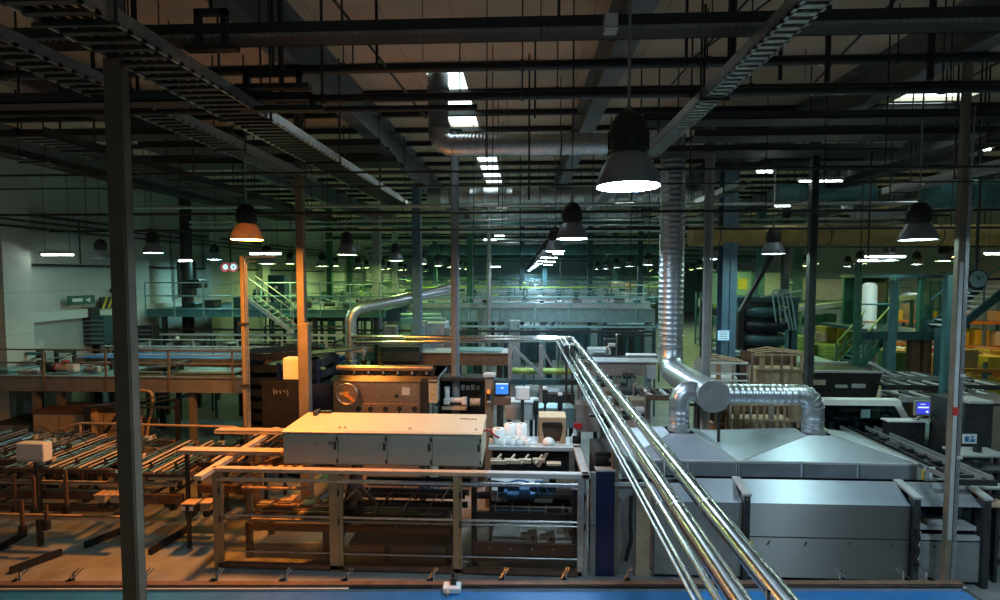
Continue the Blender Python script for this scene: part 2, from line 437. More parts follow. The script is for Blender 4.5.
tray_y(-3.62, .62, 7.55, 3.2, 14.5, 'wide galvanised cable ladder running away above the orange lamp row', 'galv')
tray_y(-5.2, .5, 7.75, 3.0, 12.0, 'narrower cable ladder beside the wide one nearer the brown post', 'grey')
tray_y(2.33, .26, 7.66, 2.4, 19.5, 'bright perforated cable ladder running past the big lit bell lamp', 'galv', 3.1, .12)
tray_y(8.1, .35, 7.3, 7.2, 11.5, 'pale steel channel hanging above the nearest unshaded aisle lamp', 'lgrey', 1.6)
tray_y(5.2, .3, 7.6, 12, 24, 'dim cable ladder over the aisle of the wire cages', 'galv', 2.4)
tray_y(8.9, .5, 8.0, 9, 20, 'broad dark cable ladder high beside the small skylights', 'dark', 2.2)
tray_y(-10.3, .5, 7.9, 7, 22, 'dark cable ladder high along the white wall side', 'dark', 2.4)
tray_y(-7.1, .5, 7.5, 7, 20, 'dark cable ladder between orange lamp and white wall', 'dark', 2.4)
# diagonal sway braces
for k, (a, b, r) in enumerate(((U(330, -5, 5.8), U(426, 118, 9.5), .02), (U(900, -5, 6.5), U(815, 82, 10), .02), (U(755, -8, 6.5), U(672, 84, 9.8), .016), (U(1000, 62, 9), U(940, 92, 12), .02), (U(30, 38, 7), U(95, 72, 9), .02), (U(770, 0, 6.2), U(690, 60, 8.3), .014))):
    single('sway_brace', ['thin rusty tie rod slanting down towards the round skylight duct', 'dark tie rod slanting toward the small skylights', 'dark tie rod slanting between the two hanging wires beside lamp', 'dark tie rod slanting near the corner of the roof',
                          'dark tie rod slanting above the black cable tray', 'thin tie rod slanting beside the bright cable ladder'][k], 'tie rod', 'dark', MB().cyl(a, b, r, 8))
# hanging wires and drop rods
k = 0
for px, py0, py1, yy in ((160, -5, 60, 5), (353, 0, 66, 8), (377, -5, 66, 6.0), (423, 0, 60, 7), (460, 20, 100, 8), (535, 25, 118, 8.5), (541, -5, 40, 5), (573, -5, 140, 7), (529, 40, 200, 9), (507, 55, 190, 11), (690, 40, 180, 8), (686, 0, 66, 6), (712, -5, 30, 6), (733, -4, 62, 6.2), (704, 36, 90, 7.5), (780, 35, 80, 7.6),
                         (827, 33, 82, 7), (930, 34, 80, 7), (952, 70, 105, 9), (985, 65, 105, 9), (891, -5, 16, 5.5), (805, 33, 82, 9), (282, -5, 100, 6.3), (225, 0, 48, 6), (340, 120, 230, 12), (474, 130, 300, 13), (520, 200, 290, 16), (560, 150, 300, 15), (860, 220, 275, 14), (868, 200, 260, 12), (606, 200, 300, 14), (648, 200, 300, 16), (630, 230, 300, 18)):
    a, b = U(px, py1, yy), U(px, py0, yy)
    single('drop_wire', 'thin dark suspension wire hanging from the roof, %s along the hall' % ORD[k], 'wire', 'black', MB().cyl(a, (a.x, a.y, CZ - .005), .006 + .006 * (k % 3) + (.022 if px in (780, 827, 930, 733, 282) else 0), 6), 'suspension wires'); k += 1
# black trapeze frames near the brown post
for k, (px0, px1, py0, py1, yy) in enumerate(((195, 228, 10, 45, 5.2), (245, 302, 72, 84, 6.0), (248, 315, 96, 106, 6.2))):
    a, b = U(px0, py0, yy), U(px1, py1, yy)
    t = thing('trapeze_hanger', ['square black hanger frame above the cable ladders', 'black hanger bar bundle over the orange lamp row', 'lower black hanger bar with pale end cap'][k], 'hanger', (a.x, yy, b.z))
    part('frame', 'black', t, MB().box(a.x, b.x, yy - .03, yy + .03, a.z - .06, a.z).box(a.x, a.x + .06, yy - .03, yy + .03, b.z, a.z).box(b.x - .06, b.x, yy - .03, yy + .03, b.z, a.z).box(a.x - .1, b.x + .1, yy - .05, yy + .05, b.z - .06, b.z))
    part('drop_rod', 'black', t, rod(MB(), (a.x + b.x) / 2, yy, a.z, .02))


# round ducts
def spiral_duct(mb, a, b, r, seg=26, pitch=.09, rib=.0035):
    a, b = V(a), V(b); L = (b - a).length; n = max(2, int(L / pitch)); d = (b - a) / L; u, w = basis(d)
    vs = []; pts = []
    for i in range(n + 1):
        for off, q in ((-.02, r), (0, r + rib), (.02, r)) if 0 < i < n else ((0, r),):
            pts.append((a + (b - a) * i / n + d * off, q))
    for p, q in pts: vs += [p + (u * math.cos(2 * math.pi * k / seg) + w * math.sin(2 * math.pi * k / seg)) * q for k in range(seg)]
    m_ = len(pts)
    mb.add(vs, [[i * seg + k, i * seg + (k + 1) % seg, (i + 1) * seg + (k + 1) % seg, (i + 1) * seg + k] for i in range(m_ - 1) for k in range(seg)], True)
    mb.add(vs[:seg], [list(range(seg))]); mb.add(vs[-seg:], [list(range(seg))])
    return mb


def elbow(mb, p0, c, p1, r, n=5, seg=22, lip=.012):
    """segmented bend from p0 to p1 with corner c: straight gores"""
    pts = []
    for i in range(n + 1):
        t = i / n; pts.append(V(p0) * (1 - t) ** 2 + V(c) * 2 * t * (1 - t) + V(p1) * t * t)
    mb.tube(pts, r, seg)
    for i in range(1, n):
        d = (pts[i + 1] - pts[i - 1]).normalized(); mb.cyl(pts[i] - d * .015, pts[i] + d * .015, r + lip, seg)
    return mb


yy = 9.95; z = UZ(145, yy, 500); xa = UX(441, 145, yy); xb = UX(607, 145, yy)
t = thing('ceiling_duct', 'round copper-toned spiral duct turning up into the skylight', 'duct', (xa, yy, z))
part('run', 'duct', t, spiral_duct(MB(), (xa + .25, yy, z), (xb, yy, z), .2, 24, .07, .012))
part('elbow', 'duct', t, elbow(MB(), (xa + .25, yy, z), (xa - .05, yy, z), (xa - .05, yy, z + .3), (.2)))
part('riser', 'girder', t, MB().cyl((xa - .05, yy, z + .3), (xa - .05, yy, CZ + .05), (.2), 20).cyl((xa - .05, yy, CZ - .25), (xa - .05, yy, CZ - .2), .22, 20))
for x in (xa + .9, xb - .9): part('hanger_strap', 'dark', t, rod(MB().torus((x, yy, z), .235, .012, 20, 6, 'x'), x, yy, z + .23))
for k, (px0, px1, py, yy, dia, m, lab) in enumerate(((428, 700, 196, 18, .56, 'galv', 'wide teal-lit duct crossing behind the first skylight'),
                                                     (775, 872, 193, 15, .5, 'teal', 'short thick teal duct crossing above the aisle lamps'),
                                                     (930, 1060, 195, 14, .75, 'teal', 'thick pale teal duct beside the narrow steel channel'),
                                                     (690, 1080, 236, 15.5, .62, 'ochre', 'long duct tinted ochre for orange light, crossing above the clock'),
                                                     (470, 640, 214, 22, .4, 'galv', 'slim bright duct crossing between the posts far back'),
                                                     (430, 660, 250, 33, .7, 'teal', 'dim big duct crossing far back over the conveyors'))):
    a, b = U(px0, py, yy), U(px1, py, yy); z = a.z
    t = thing('cross_duct', lab, 'duct', (a.x, yy, z))
    part('run', m, t, spiral_duct(MB(), (a.x, yy, z), (b.x, yy, z), dia / 2, 20, .5, .015))
    x = a.x + .8
    while x < b.x: part('hanger_strap', 'dark', t, rod(MB().torus((x, yy, z), dia / 2 + .015, .015, 18, 6, 'x'), x, yy, z + dia / 2)); x += 3.2
# small duct stubs at the right
for k, (px, py, yy) in enumerate(((848, 176, 15.2), (847, 206, 15.2))):
    a = U(px, py, yy); single('duct_stub', ['short bright vertical duct stub above the teal duct', 'small bright duct stub under the teal duct'][k], 'duct', 'galv', MB().cyl((a.x, yy, a.z - .16), (a.x, yy, a.z + (.3 if k == 0 else .16)), .17, 18).torus((a.x, yy, a.z), .175, .015, 18, 6))
a, b = U(853, 214, 15.2), U(905, 217, 15.2)
single('duct_branch', 'pale horizontal duct branch leaving the small stub over the aisle', 'duct', 'galv', spiral_duct(MB(), (a.x, 15.2, a.z), (b.x, 15.2, a.z), .14, 18))
for k, (py, yy, x0, x1, r, m) in enumerate(((212, 24, -11, 9, .09, 'dark'), (219, 26, -9, 14, .06, 'galv'), (224, 29, -12, 15, .12, 'teal'), (232, 31, -12, 12, .05, 'galv'), (238, 34, -13, 16, .16, 'tealdk'), (243, 37, -13, 17, .07, 'galv'), (248, 41, -13, 20, .12, 'teal'), (253, 45, -14, 22, .1, 'bluesteel'), (257, 50, -14, 24, .2, 'tealdk'), (261, 56, -14, 25, .12, 'teal'), (228, 19.5, 4, 16, .05, 'dark'), (247, 22, 6, 20, .08, 'tealdk'))):
    z = UZ(py, yy, 500); t = thing('service_pipe', 'dim service pipe crossing deep in the hall under the roof, %s of its kind' % ORD[k], 'pipe', (0, yy, z), 'deep service pipes')
    part('pipe', m, t, MB().cyl((x0, yy, z), (x1, yy, z), r, 10))
    for j in range(5): part('hanger', 'dark', t, rod(MB(), x0 + .6 + (x1 - x0 - 1.2) * j / 4, yy, z, .02))
# bright overhead tubes far right, and linear lights
def tube_light(px0, px1, py, yy, label, dirx=True):
    a, b = U(px0, py, yy), U(px1, py, yy)
    t = thing('linear_light', label, 'ceiling light', ((a.x + b.x) / 2, yy, a.z))
    part('housing', 'lgrey', t, MB().box(a.x - .03, b.x + .03, yy - .07, yy + .07, a.z + .03, a.z + .1))
    part('tube', 'tube', t, MB().cyl((a.x, yy, a.z + .005), (b.x, yy, a.z + .005), .024, 8))
    for x in (a.x + .1, b.x - .1): part('suspension', 'black', t, rod(MB(), x, yy, a.z + .1, .006))


tube_light(42, 73, 255, 14.7, 'slim lit tube lamp hanging before the white wall')
tube_light(250, 281, 254, 15.0, 'slim lit tube lamp just behind the orange bell lamp')
tube_light(179, 192, 261, 18.5, 'short lit tube lamp beside the black downpipe')
tube_light(865, 905, 257, 17.0, 'lit tube lamp below the nearest grey aisle lamp')
tube_light(858, 880, 261, 19.5, 'second lit tube lamp just behind the first aisle tube')
tube_light(985, 1010, 254, 14.2, 'lit tube lamp beside the wall clock post')
for k, (px0, px1, py, yy) in enumerate(((548, 563, 254, 20), (546, 557, 258, 24), (545, 555, 262, 28), (544, 552, 265, 33), (495, 504, 236, 26), (487, 500, 267, 30), (614, 634, 204, 17.5), (476, 484, 205, 20), (494, 512, 206, 20), (757, 772, 172, 13), (800, 842, 182, 12.5), (690, 700, 205, 17), (484, 496, 240, 23), (775, 790, 206, 15.5), (960, 990, 150, 12))):
    tube_light(px0, px1, py, yy, 'thin lit tube strip under the dark roof, %s of the scattered strips' % ORD[k])

# ------------------------------------------------------------------ bell lamps
def make_lamp(disc, bell, s, label, loc, group):
    x, y, z = loc
    t = thing('bell_lamp', label, 'lamp', loc, group)
    part('reflector', bell, t, MB().lathe(loc, [(.292 * s, 0), (.292 * s, .012 * s), (.284 * s, .045 * s), (.268 * s, .10 * s), (.243 * s, .165 * s), (.205 * s, .235 * s), (.165 * s, .29 * s), (.145 * s, .312 * s), (.14 * s, .305 * s), (.23 * s, .165 * s), (.276 * s, .04 * s), (.282 * s, .004 * s)], 32))
    part('diffuser', disc, t, MB().lathe(loc, [(.276 * s, .012 * s), (.2 * s, .006 * s), (.1 * s, .002 * s), (.001, 0)], 32))
    part('gear_housing', 'black', t, MB().lathe(loc, [(.15 * s, .30 * s), (.175 * s, .33 * s), (.178 * s, .50 * s), (.16 * s, .58 * s), (.11 * s, .65 * s), (.05 * s, .68 * s), (.001, .685 * s)], 24))
    mb = MB()
    for a in range(10):
        c, q = math.cos(a * .628), math.sin(a * .628); mb.bar((x + c * .172 * s, y + q * .172 * s, z + .34 * s), (x + c * .172 * s, y + q * .172 * s, z + .5 * s), .012 * s, .03 * s)
    mb.torus((x, y, z + .42 * s), .17 * s, .012 * s, 20, 5)
    part('cooling_fins', 'rubber', t, mb)
    part('hanging_rod', 'grey', t, MB().cyl((x, y, z + .68 * s), (x, y, CZ - .005), .014, 6))
    mb = MB().torus((x, y, z + .7 * s), .03, .008, 10, 5, 'y')
    part('hook', 'grey', t, mb)
    return t


def lampU(px, py, yy): return U(px, py, yy)


P_FRONT = U(628, 187, 4.4)
make_lamp('cool', 'bell', .94, 'big lit bell lamp with cool white disc in front of the spiral duct', P_FRONT, 'bell lamps')
mb = MB().box(P_FRONT.x - .07, P_FRONT.x + .07, 5.30, 5.42, UZ(39, 5.5, 628), UZ(22, 5.5, 628), .01)
t = thing('junction_box', 'cream junction box on the perforated cable tray above big lit lamp', 'junction box', (P_FRONT.x, 5.36, UZ(39, 5.5, 628)))
part('housing', 'lgrey', t, mb); part('lid', 'white', t, MB().box(P_FRONT.x - .06, P_FRONT.x + .06, 5.285, 5.30, UZ(38, 5.5, 628), UZ(23, 5.5, 628)))
mb = MB()
for s in (-1, 1): mb.cyl((P_FRONT.x + s * .045, 5.285, UZ(36, 5.5, 628)), (P_FRONT.x + s * .045, 5.278, UZ(36, 5.5, 628)), .008, 6)
part('screws', 'dark', t, mb)
cool2 = make_lamp('cool', 'bell', 1.0, 'lit bell lamp directly behind the big one, second of its row', U(572, 239, 9.5), 'bell lamps')
zr, xr = U(572, 239, 9.5).z, U(572, 239, 9.5).x
for k in range(2, 15):
    copytree(cool2, (xr, 4.5 + 4.9 * k, zr), 'lit cool bell lamp, %s back in the row of the big lit lamp' % ORD[k])
P_OR = U(247, 240, 9.3)
LAMP_OR = make_lamp('warm', 'bellwarm', 1.0, 'glowing orange bell lamp above the tan cable channels', P_OR, 'bell lamps')
grn = make_lamp('grn', 'bell', 1.0, 'grey bell lamp hanging second in the row of the orange lamp', U(347, 255, 14.5), 'bell lamps')
for k in range(2, 9):
    p = U(396, 261, 19.5); copytree(grn, (-4.9, 9.4 + 4.95 * k, p.z), 'green-white bell lamp, %s back in the row of the orange lamp' % ORD[k])
tl = make_lamp('teallamp', 'bell', 1.0, 'lit bell lamp with white rim beside the brown post', U(153, 253, 15.2), 'bell lamps')
make_lamp('lgrey', 'bell', 1.0, 'dull unlit bell lamp close to the white wall before the brown post', U(101, 259, 16.6), 'bell lamps')
for k in range(1, 8):
    copytree(grn, (-9.4, 13 + 5.1 * k, U(312, 266, 22).z), 'small green-lit bell lamp, %s back in the row along the white wall' % ORD[k])
for k in range(6):
    copytree(grn if k else tl, (-13.2, 21 + 7 * k, 6.2), 'small bell lamp closest to the white wall, %s back in that row' % ORD[k])
neu = make_lamp('mid', 'bell', 1.0, 'grey bell lamp with bright rim, nearest over the machine aisle', U(918, 240, 9.4), 'bell lamps')
copytree(cool2, (7.45, 4.9, P_FRONT.z - .05), 'bell lamp of the machine aisle row hanging nearest the camera side')
for k in range(1, 10):
    copytree(neu, (U(773, 254, 13.6).x, 9.2 + 4.4 * k, U(773, 254, 13.6).z), 'bell lamp with bright rim, %s back in the machine aisle row' % ORD[k])
for k in range(0, 9):
    copytree(neu if k < 2 else grn, (12.6, 13.2 + 4.6 * k, U(1000, 255, 13.2).z), 'bell lamp, %s back in the row beyond the clock' % ORD[k])
for k in range(0, 7):
    copytree(grn, (17.0, 21 + 5 * k, 6.1), 'small bell lamp, %s back in the row over the green stair' % ORD[k])
for k in range(0, 6):
    copytree(neu, (20.5, 27 + 5.5 * k, 6.1), 'small bell lamp, %s back in the farthest row beyond the stairs' % ORD[k])

# ------------------------------------------------------------------ posts
def post(px_t, px_b, pyb, yy, w, label, m='post', z0=0, z1=9.26, d=None, base=True, shape='box'):
    x = UX(px_b, pyb, yy); d = d or w
    if z1 > 8.6 and min(abs(x - g) for g in (-13.45, -8.5, -3.5, 1.43, 6.4, 11.35, 16.3, 21.3)) < .2 + w: z1 = 8.67
    t = thing('steel_post', label, 'post', (x, yy, z0))
    if shape == 'box':
        part('shaft', m, t, MB().box(x - w / 2, x + w / 2, yy - d / 2, yy + d / 2, z0, z1, .012))
    elif shape == 'h':
        part('shaft', m, t, MB().box(x - w / 2, x + w / 2, yy - d / 2, yy - d / 2 + .02, z0, z1).box(x - .012, x + .012, yy - d / 2, yy + d / 2, z0, z1).box(x - w / 2, x + w / 2, yy + d / 2 - .02, yy + d / 2, z0, z1))
    else:
        part('shaft', m, t, MB().cyl((x, yy, z0), (x, yy, z1), w / 2, 16))
    part('base_plate', m, t, MB().box(x - w, x + w, yy - d, yy + d, z0, z0 + .03))
    part('head_plate', 'dark', t, MB().box(x - w * .9, x + w * .9, yy - d * .9, yy + d * .9, z1 - .03, z1))
    return t


x = UX(128, 400, 5.0)
t = thing('steel_post', 'broad brown square post standing nearest the camera', 'post', (x, 5, 0))
part('shaft', 'postdk', t, MB().box(x - .095, x + .075, 4.94, 5.08, 0, UZ(14, 5, 115), .01))
part('lit_side_strip', 'post', t, MB().box(x + .075, x + .082, 4.96, 5.05, 1.2, 7.6))  # lighter colour stands in for the lit side of the post
part('head_bracket', 'grey', t, MB().box(x - .05, x + .06, 4.96, 5.06, UZ(14, 5, 115), 9.05))
part('base_plate', 'dark', t, MB().box(x - .25, x + .25, 4.85, 5.3, 0, .03))
post(0, 300, 200, 11.3, .17, 'dark post turning orange low down, just behind the cream machine cover')
x = UX(306, 380, 11.1)
single('post_sleeve', 'short thick orange-lit square sleeve post beside the dark post', 'post', 'post', MB().box(x - .12, x + .1, 11.0, 11.2, 0, UZ(323, 11.1, 306), .012).box(x - .2, x + .2, 10.9, 11.3, 0, .03))
post(0, 455, 250, 13.0, .22, 'round dark pipe column where the inclined pipe ends', 'girder', shape='c')
post(0, 417, 250, 17.5, .3, 'blue-grey post next to the ceiling tray, taller of two', 'bluesteel')
post(0, 377, 280, 20.5, .32, 'pale grey post holding the bent conduit bracket', 'grey', z1=UZ(215, 20.5, 377))
post(0, 489, 250, 22, .2, 'thin bright post behind the round pipe column', 'galv', z1=UZ(205, 22, 489), shape='c')
post(0, 470, 280, 25, .3, 'green-lit post far behind the round pipe column', 'green', z1=UZ(235, 25, 470))
post(0, 707, 250, 12.0, .13, 'thin grey twin post right beside the spiral duct', 'grey'); post(0, 712, 250, 12.15, .05, 'slender conduit pole fixed beside the thin grey twin post', 'lgrey')
tb = post(0, 727, 280, 15.5, .42, 'thick dark blue post carrying the lit blue sign', 'bluesteel', shape='h')
p = U(724, 335, 15.2)
t = thing('lit_sign', 'small lit blue notice with white lines on the thick blue post', 'sign', p)
part('panel', 'bluesign', t, MB().box(p.x - .16, p.x + .16, 15.22, 15.26, p.z - .16, p.z + .13))
mb = MB()
for k in range(4): mb.box(p.x - .13, p.x + .12 - .03 * (k % 2), 15.205, 15.22, p.z - .12 + .065 * k, p.z - .09 + .065 * k)
part('text_lines', 'white', t, mb)
post(0, 812, 250, 12.5, .17, 'slim dark green post in front of the wire cages', 'dark')
post(0, 857, 320, 17.0, .17, 'green mezzanine post before the sloping stair', 'green', z1=UZ(262, 17, 857))
post(0, 893, 320, 17.0, .17, 'grey-green mezzanine post behind the dark bin machine', 'teal', z1=UZ(280, 17, 893))
post(0, 946, 330, 14.0, .15, 'teal mezzanine post just beside the big clustered post', 'teal', z1=UZ(272, 14, 946))
x = UX(959, 300, 8.7)
t = thing('steel_post', 'big clustered grey post with conduits beside the machine cabinet', 'post', (x, 8.7, 0))
part('shaft', 'post', t, MB().box(x - .07, x + .03, 8.66, 8.76, 0, 9.05, .008)); part('face_strip', 'lgrey', t, MB().box(x - .05, x + .01, 8.65, 8.66, 1.0, UZ(262, 8.65, 960)))
part('flange', 'dark', t, MB().box(x + .02, x + .045, 8.68, 8.74, 0, 9.05))
for k in range(3): part('conduit', 'galv', t, MB().cyl((x + .065 + .032 * k, 8.69 + .01 * k, .2), (x + .065 + .032 * k, 8.69 + .01 * k, 7.1 + .6 * k), .011, 8))
part('red_band', 'red', t, MB().box(x - .062, x + .022, 8.64, 8.655, UZ(416, 8.6, 955), UZ(408, 8.6, 955)))
for k in range(4): part('clip', 'lgrey', t, MB().box(x + .045, x + .14, 8.66, 8.72, 2.4 + k * 1.4, 2.44 + k * 1.4))
for k, (px, py, yy, w, m) in enumerate(((1060, 200, 12, .2, 'dark'), (395, 280, 30, .3, 'lgrey'), (435, 280, 34, .3, 'teal'), (522, 275, 36, .35, 'tealdk'), (545, 275, 40, .35, 'teal'), (590, 280, 32, .3, 'tealdk'), (615, 280, 38, .3, 'green'), (640, 275, 30, .28, 'tealdk'), (760, 280, 24, .32, 'teal'), (785, 270, 22, .25, 'dark'), (798, 270, 30, .4, 'teal'), (350, 280, 32, .35, 'green'), (330, 280, 28, .3, 'green'))):
    post(0, px, py, yy, w, 'dim hall column far down between the conveyors, %s of its kind' % ORD[k], m)
# ------------------------------------------------------------------ blue belt conveyor along the bottom
t = thing('belt_conveyor', 'long blue belt conveyor crossing in front of all the machines', 'conveyor', (-1, 7.1, 0))
YA, YBk = 6.7, 7.36
x1 = UX(988, 590, YBk)
part('belt', 'blue', t, MB().box(-9.5, x1 - .05, YA + .03, YBk - .05, .80, .875, .02))
part('rear_rail', 'lgrey', t, MB().box(-9.5, x1, YBk - .04, YBk, .66, .90)); part('front_rail', 'lgrey', t, MB().box(-9.5, x1, YA, YA + .04, .66, .9))
part('edge_lip', 'brown', t, MB().box(-9.5, x1, YBk, YBk + .1, .78, .94))
part('chain_edge', 'steel', t, MB().box(-2.6, x1 - .05, YBk - .045, YBk - .015, .9, .908))
part('end_roller', 'dark', t, MB().cyl((x1 - .03, YA, .82), (x1 - .03, YBk, .82), .07, 14))
for x in (-8.5, -6.2, -3.8, -1.4, 1.0, 3.4, 5.8):
    part('leg', 'dark', t, MB().box(x - .04, x + .04, YBk - .06, YBk + .02, .16, .7).box(x - .04, x + .04, YA, YA + .08, .16, .7).box(x - .03, x + .03, YA, YBk, .25, .31))
GB = [(38, 571), (88, 572), (155, 573), (222, 573), (288, 574), (348, 574), (432, 575), (503, 572), (565, 573), (630, 574), (787, 577), (857, 577), (925, 577), (950, 580)]
for k, (px, py) in enumerate(GB):
    p = U(px, py, 7.5); s = -1 if px > 700 else 1
    single('guide_clamp', 'small bright guide rail clamp on the blue conveyor edge, %s of the line' % ORD[k], 'clamp', 'steel',
           MB().bar((p.x - .05 * s, 7.46, .93), (p.x + .07 * s, 7.56, 1.09), .014).bar((p.x - .01, 7.48, .93), (p.x + .11 * s, 7.58, 1.07), .012).cyl((p.x + .04 * s, 7.5, .92), (p.x + .04 * s, 7.5, 1.06), .018, 8).box(p.x - .05, p.x + .04, 7.44, 7.5, .93, .955), 'guide clamps')
p = U(453, 592, 7.3)
t = thing('sensor_block', 'white sensor block clipped on the blue conveyor edge', 'sensor', (p.x, 7.33, .875))
part('housing', 'white', t, MB().box(p.x - .14, p.x + .13, 7.22, 7.4, .876, .97, .015)); part('bracket', 'black', t, MB().box(p.x - .03, p.x + .06, 7.3, 7.45, .97, 1.06).cyl((p.x + .01, 7.36, 1.0), (p.x + .01, 7.36, 1.12), .02, 8))
part('connector', 'orangech', t, MB().cyl((p.x - .06, 7.22, .92), (p.x - .06, 7.16, .92), .025, 10))

DZB = UZ(592, 7.31, 500) - .875
for o in [x for x in COL.objects if x.parent is None and x.name.split('.')[0] in ('belt_conveyor', 'guide_clamp', 'sensor_block')]:
    q = Matrix.Rotation(.046, 3, 'Z') @ (o.location - V((-1, 7.1, 0))); o.location = q + V((-1, 7.1, DZB)); o.rotation_euler.z = .046
# ------------------------------------------------------------------ guard enclosure in the middle
YF, YR = 8.95, 10.35
GX = [UX(219, 520, YF), UX(337, 520, YF), UX(458, 520, YF), UX(582, 520, YF)]
ZT = UZ(475, YF)
t = thing('guard_enclosure', 'acrylic machine guard frame holding the orange-lit machine under cream cover', 'machine guard', (-2, YF, 0))
x0, x3 = GX[0], GX[3]
for k, x in enumerate(GX):
    w = .085 if k != 1 else .13
    part('front_post', 'goldlit' if k < 3 else 'galv', t, MB().box(x - w, x + w * .4, YF - .05, YF + .05, 0, ZT, .008).box(x + w * .5, x + w * .9, YF - .05, YF + .03, 0, ZT - .06))
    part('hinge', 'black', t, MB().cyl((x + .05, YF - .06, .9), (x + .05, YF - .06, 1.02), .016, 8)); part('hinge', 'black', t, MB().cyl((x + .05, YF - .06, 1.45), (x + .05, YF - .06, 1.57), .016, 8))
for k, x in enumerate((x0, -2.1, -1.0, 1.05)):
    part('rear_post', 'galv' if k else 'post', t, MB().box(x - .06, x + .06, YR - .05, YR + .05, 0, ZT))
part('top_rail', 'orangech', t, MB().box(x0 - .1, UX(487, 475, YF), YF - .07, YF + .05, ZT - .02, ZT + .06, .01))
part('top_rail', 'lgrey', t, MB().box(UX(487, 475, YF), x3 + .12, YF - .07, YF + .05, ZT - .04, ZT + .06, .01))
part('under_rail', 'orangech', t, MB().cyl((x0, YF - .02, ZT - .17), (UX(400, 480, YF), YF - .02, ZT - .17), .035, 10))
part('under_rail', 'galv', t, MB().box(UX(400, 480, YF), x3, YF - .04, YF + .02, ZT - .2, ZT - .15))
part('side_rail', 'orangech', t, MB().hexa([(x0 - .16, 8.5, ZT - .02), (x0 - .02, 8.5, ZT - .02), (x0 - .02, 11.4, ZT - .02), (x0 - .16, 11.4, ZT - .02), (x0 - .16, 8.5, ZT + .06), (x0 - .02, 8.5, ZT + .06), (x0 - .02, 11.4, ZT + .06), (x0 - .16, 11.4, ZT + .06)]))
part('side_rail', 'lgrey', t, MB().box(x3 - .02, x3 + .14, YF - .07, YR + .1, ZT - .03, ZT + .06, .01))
part('rear_rail', 'lgrey', t, MB().box(-.7, x3 + .14, YR - .06, YR + .06, ZT - .03, ZT + .06, .01))
for py, m_, r in ((517, 'orangech', .022), (521, 'post', .014), (553, 'galv', .014)):
    z = UZ(py, YF, 340)
    for i in range(3): part('mid_rail', 'galv' if i == 2 else m_, t, MB().cyl((GX[i], YF - .02, z), (GX[i + 1], YF - .02, z), r, 8))
for i in range(3):
    part('pane', 'acrylic', t, MB().box(GX[i] + .1, GX[i + 1] - .1, YF + .005, YF + .012, .1, ZT - .22))
part('kick_rail', 'brown', t, MB().box(x0, x3, YF - .05, YF + .03, .04, .12))
# tan cable channels lying over the enclosure's end
for k, (px0, px1, py, yy, w) in enumerate(((181, 284, 465, 9.6, .2), (217, 284, 443, 10.9, .2))):
    a, b = U(px0, py, yy), U(px1, py, yy); z = ZT + .075
    t2 = thing('cable_channel', ['long orange-lit flat cable channel lying across the guard corner', 'shorter orange-lit cable channel behind the long one, ending at the cream cover'][k], 'cable channel', (a.x, yy, z))
    part('channel', 'orangech', t2, MB().box(a.x, b.x, yy - w / 2, yy + w / 2, z, z + .07)); part('lid', 'orangech', t2, MB().box(a.x + .02, b.x - .02, yy - w / 2 - .01, yy + w / 2 + .01, z + .07, z + .085))
    part('support_post', 'dark', t2, MB().box(a.x + .1, a.x + .16, yy - .03, yy + .03, 0, z))
# ------------------------------------------------------------------ cream cover
cx0, cx1 = UX(283, 445, 9.1), UX(481.5, 445, 9.1); zb, zt = ZT + .065, UZ(434, 9.1, 380); cyb = 10.3; ztop = zt + .02
t = thing('machine_cover', 'long cream machine hood with four grey doors on the guard', 'machine cover', (cx0, 9.1, zb))
part('body', 'beige', t, MB().hexa([(cx0, 9.13, zb), (cx1, 9.13, zb), (cx1, cyb, zb), (cx0, cyb, zb), (cx0, 9.13, zt), (cx1, 9.13, zt), (cx1, cyb, ztop), (cx0, cyb, ztop)]).box(cx0 - .015, cx1 + .015, 9.09, cyb, zt, zt + .025))
part('lid_fold', 'beige', t, MB().prism([(9.085, zt + .02), (9.13, zt + .045), (cyb - .04, ztop + .05), (cyb, ztop)], 'x', cx0 - .01, cx1 + .01))
seamx = [cx0, UX(341, 450, 9.1), UX(387, 450, 9.1), UX(432, 450, 9.1), cx1]
seamx = [cx0, UX(338, 450, 9.1), UX(387, 450, 9.1), UX(432, 450, 9.1), cx1]
for i in range(4):
    d = part('door', 'coverside', t, MB().box(seamx[i] + .008, seamx[i + 1] - .008, 9.095, 9.13, zb + .02, zt - .02, .006))
    xl = seamx[i + 1] - .05
    part('latch', 'black', d, MB().box(xl - .02, xl + .02, 9.075, 9.096, zb + .3, zb + .44, .004))
    part('hinge', 'black', d, MB().box(seamx[i + 1] - .035, seamx[i + 1] - .005, 9.08, 9.096, zt - .13, zt - .06)); part('hinge', 'black', d, MB().box(seamx[i + 1] - .035, seamx[i + 1] - .005, 9.08, 9.096, zb + .06, zb + .12))
p = U(317, 444, 9.09)
part('emblem', 'grey', t, MB().add([(p.x - .04, 9.09, p.z - .02), (p.x + .03, 9.09, p.z - .02), (p.x, 9.09, p.z + .02)], [[0, 1, 2]]).box(p.x - .055, p.x + .055, 9.088, 9.094, p.z - .035, p.z - .027))
p = U(334, 443, 9.09)
part('lettering', 'dark', t, MB().box(p.x - .1, p.x - .075, 9.088, 9.094, p.z - .025, p.z + .025).box(p.x - .05, p.x - .03, 9.088, 9.094, p.z - .025, p.z + .025).box(p.x - .03, p.x + .0, 9.088, 9.094, p.z + .012, p.z + .025).box(p.x + .02, p.x + .04, 9.088, 9.094, p.z - .025, p.z + .025).box(p.x + .06, p.x + .1, 9.088, 9.094, p.z - .025, p.z - .01))
mb = MB()
for k in range(6): mb.box(cx1 - .5 + .06 * k, cx1 - .46 + .06 * k, 9.9, 9.93, ztop + .048, ztop + .056)
part('small_print', 'dark', t, mb)
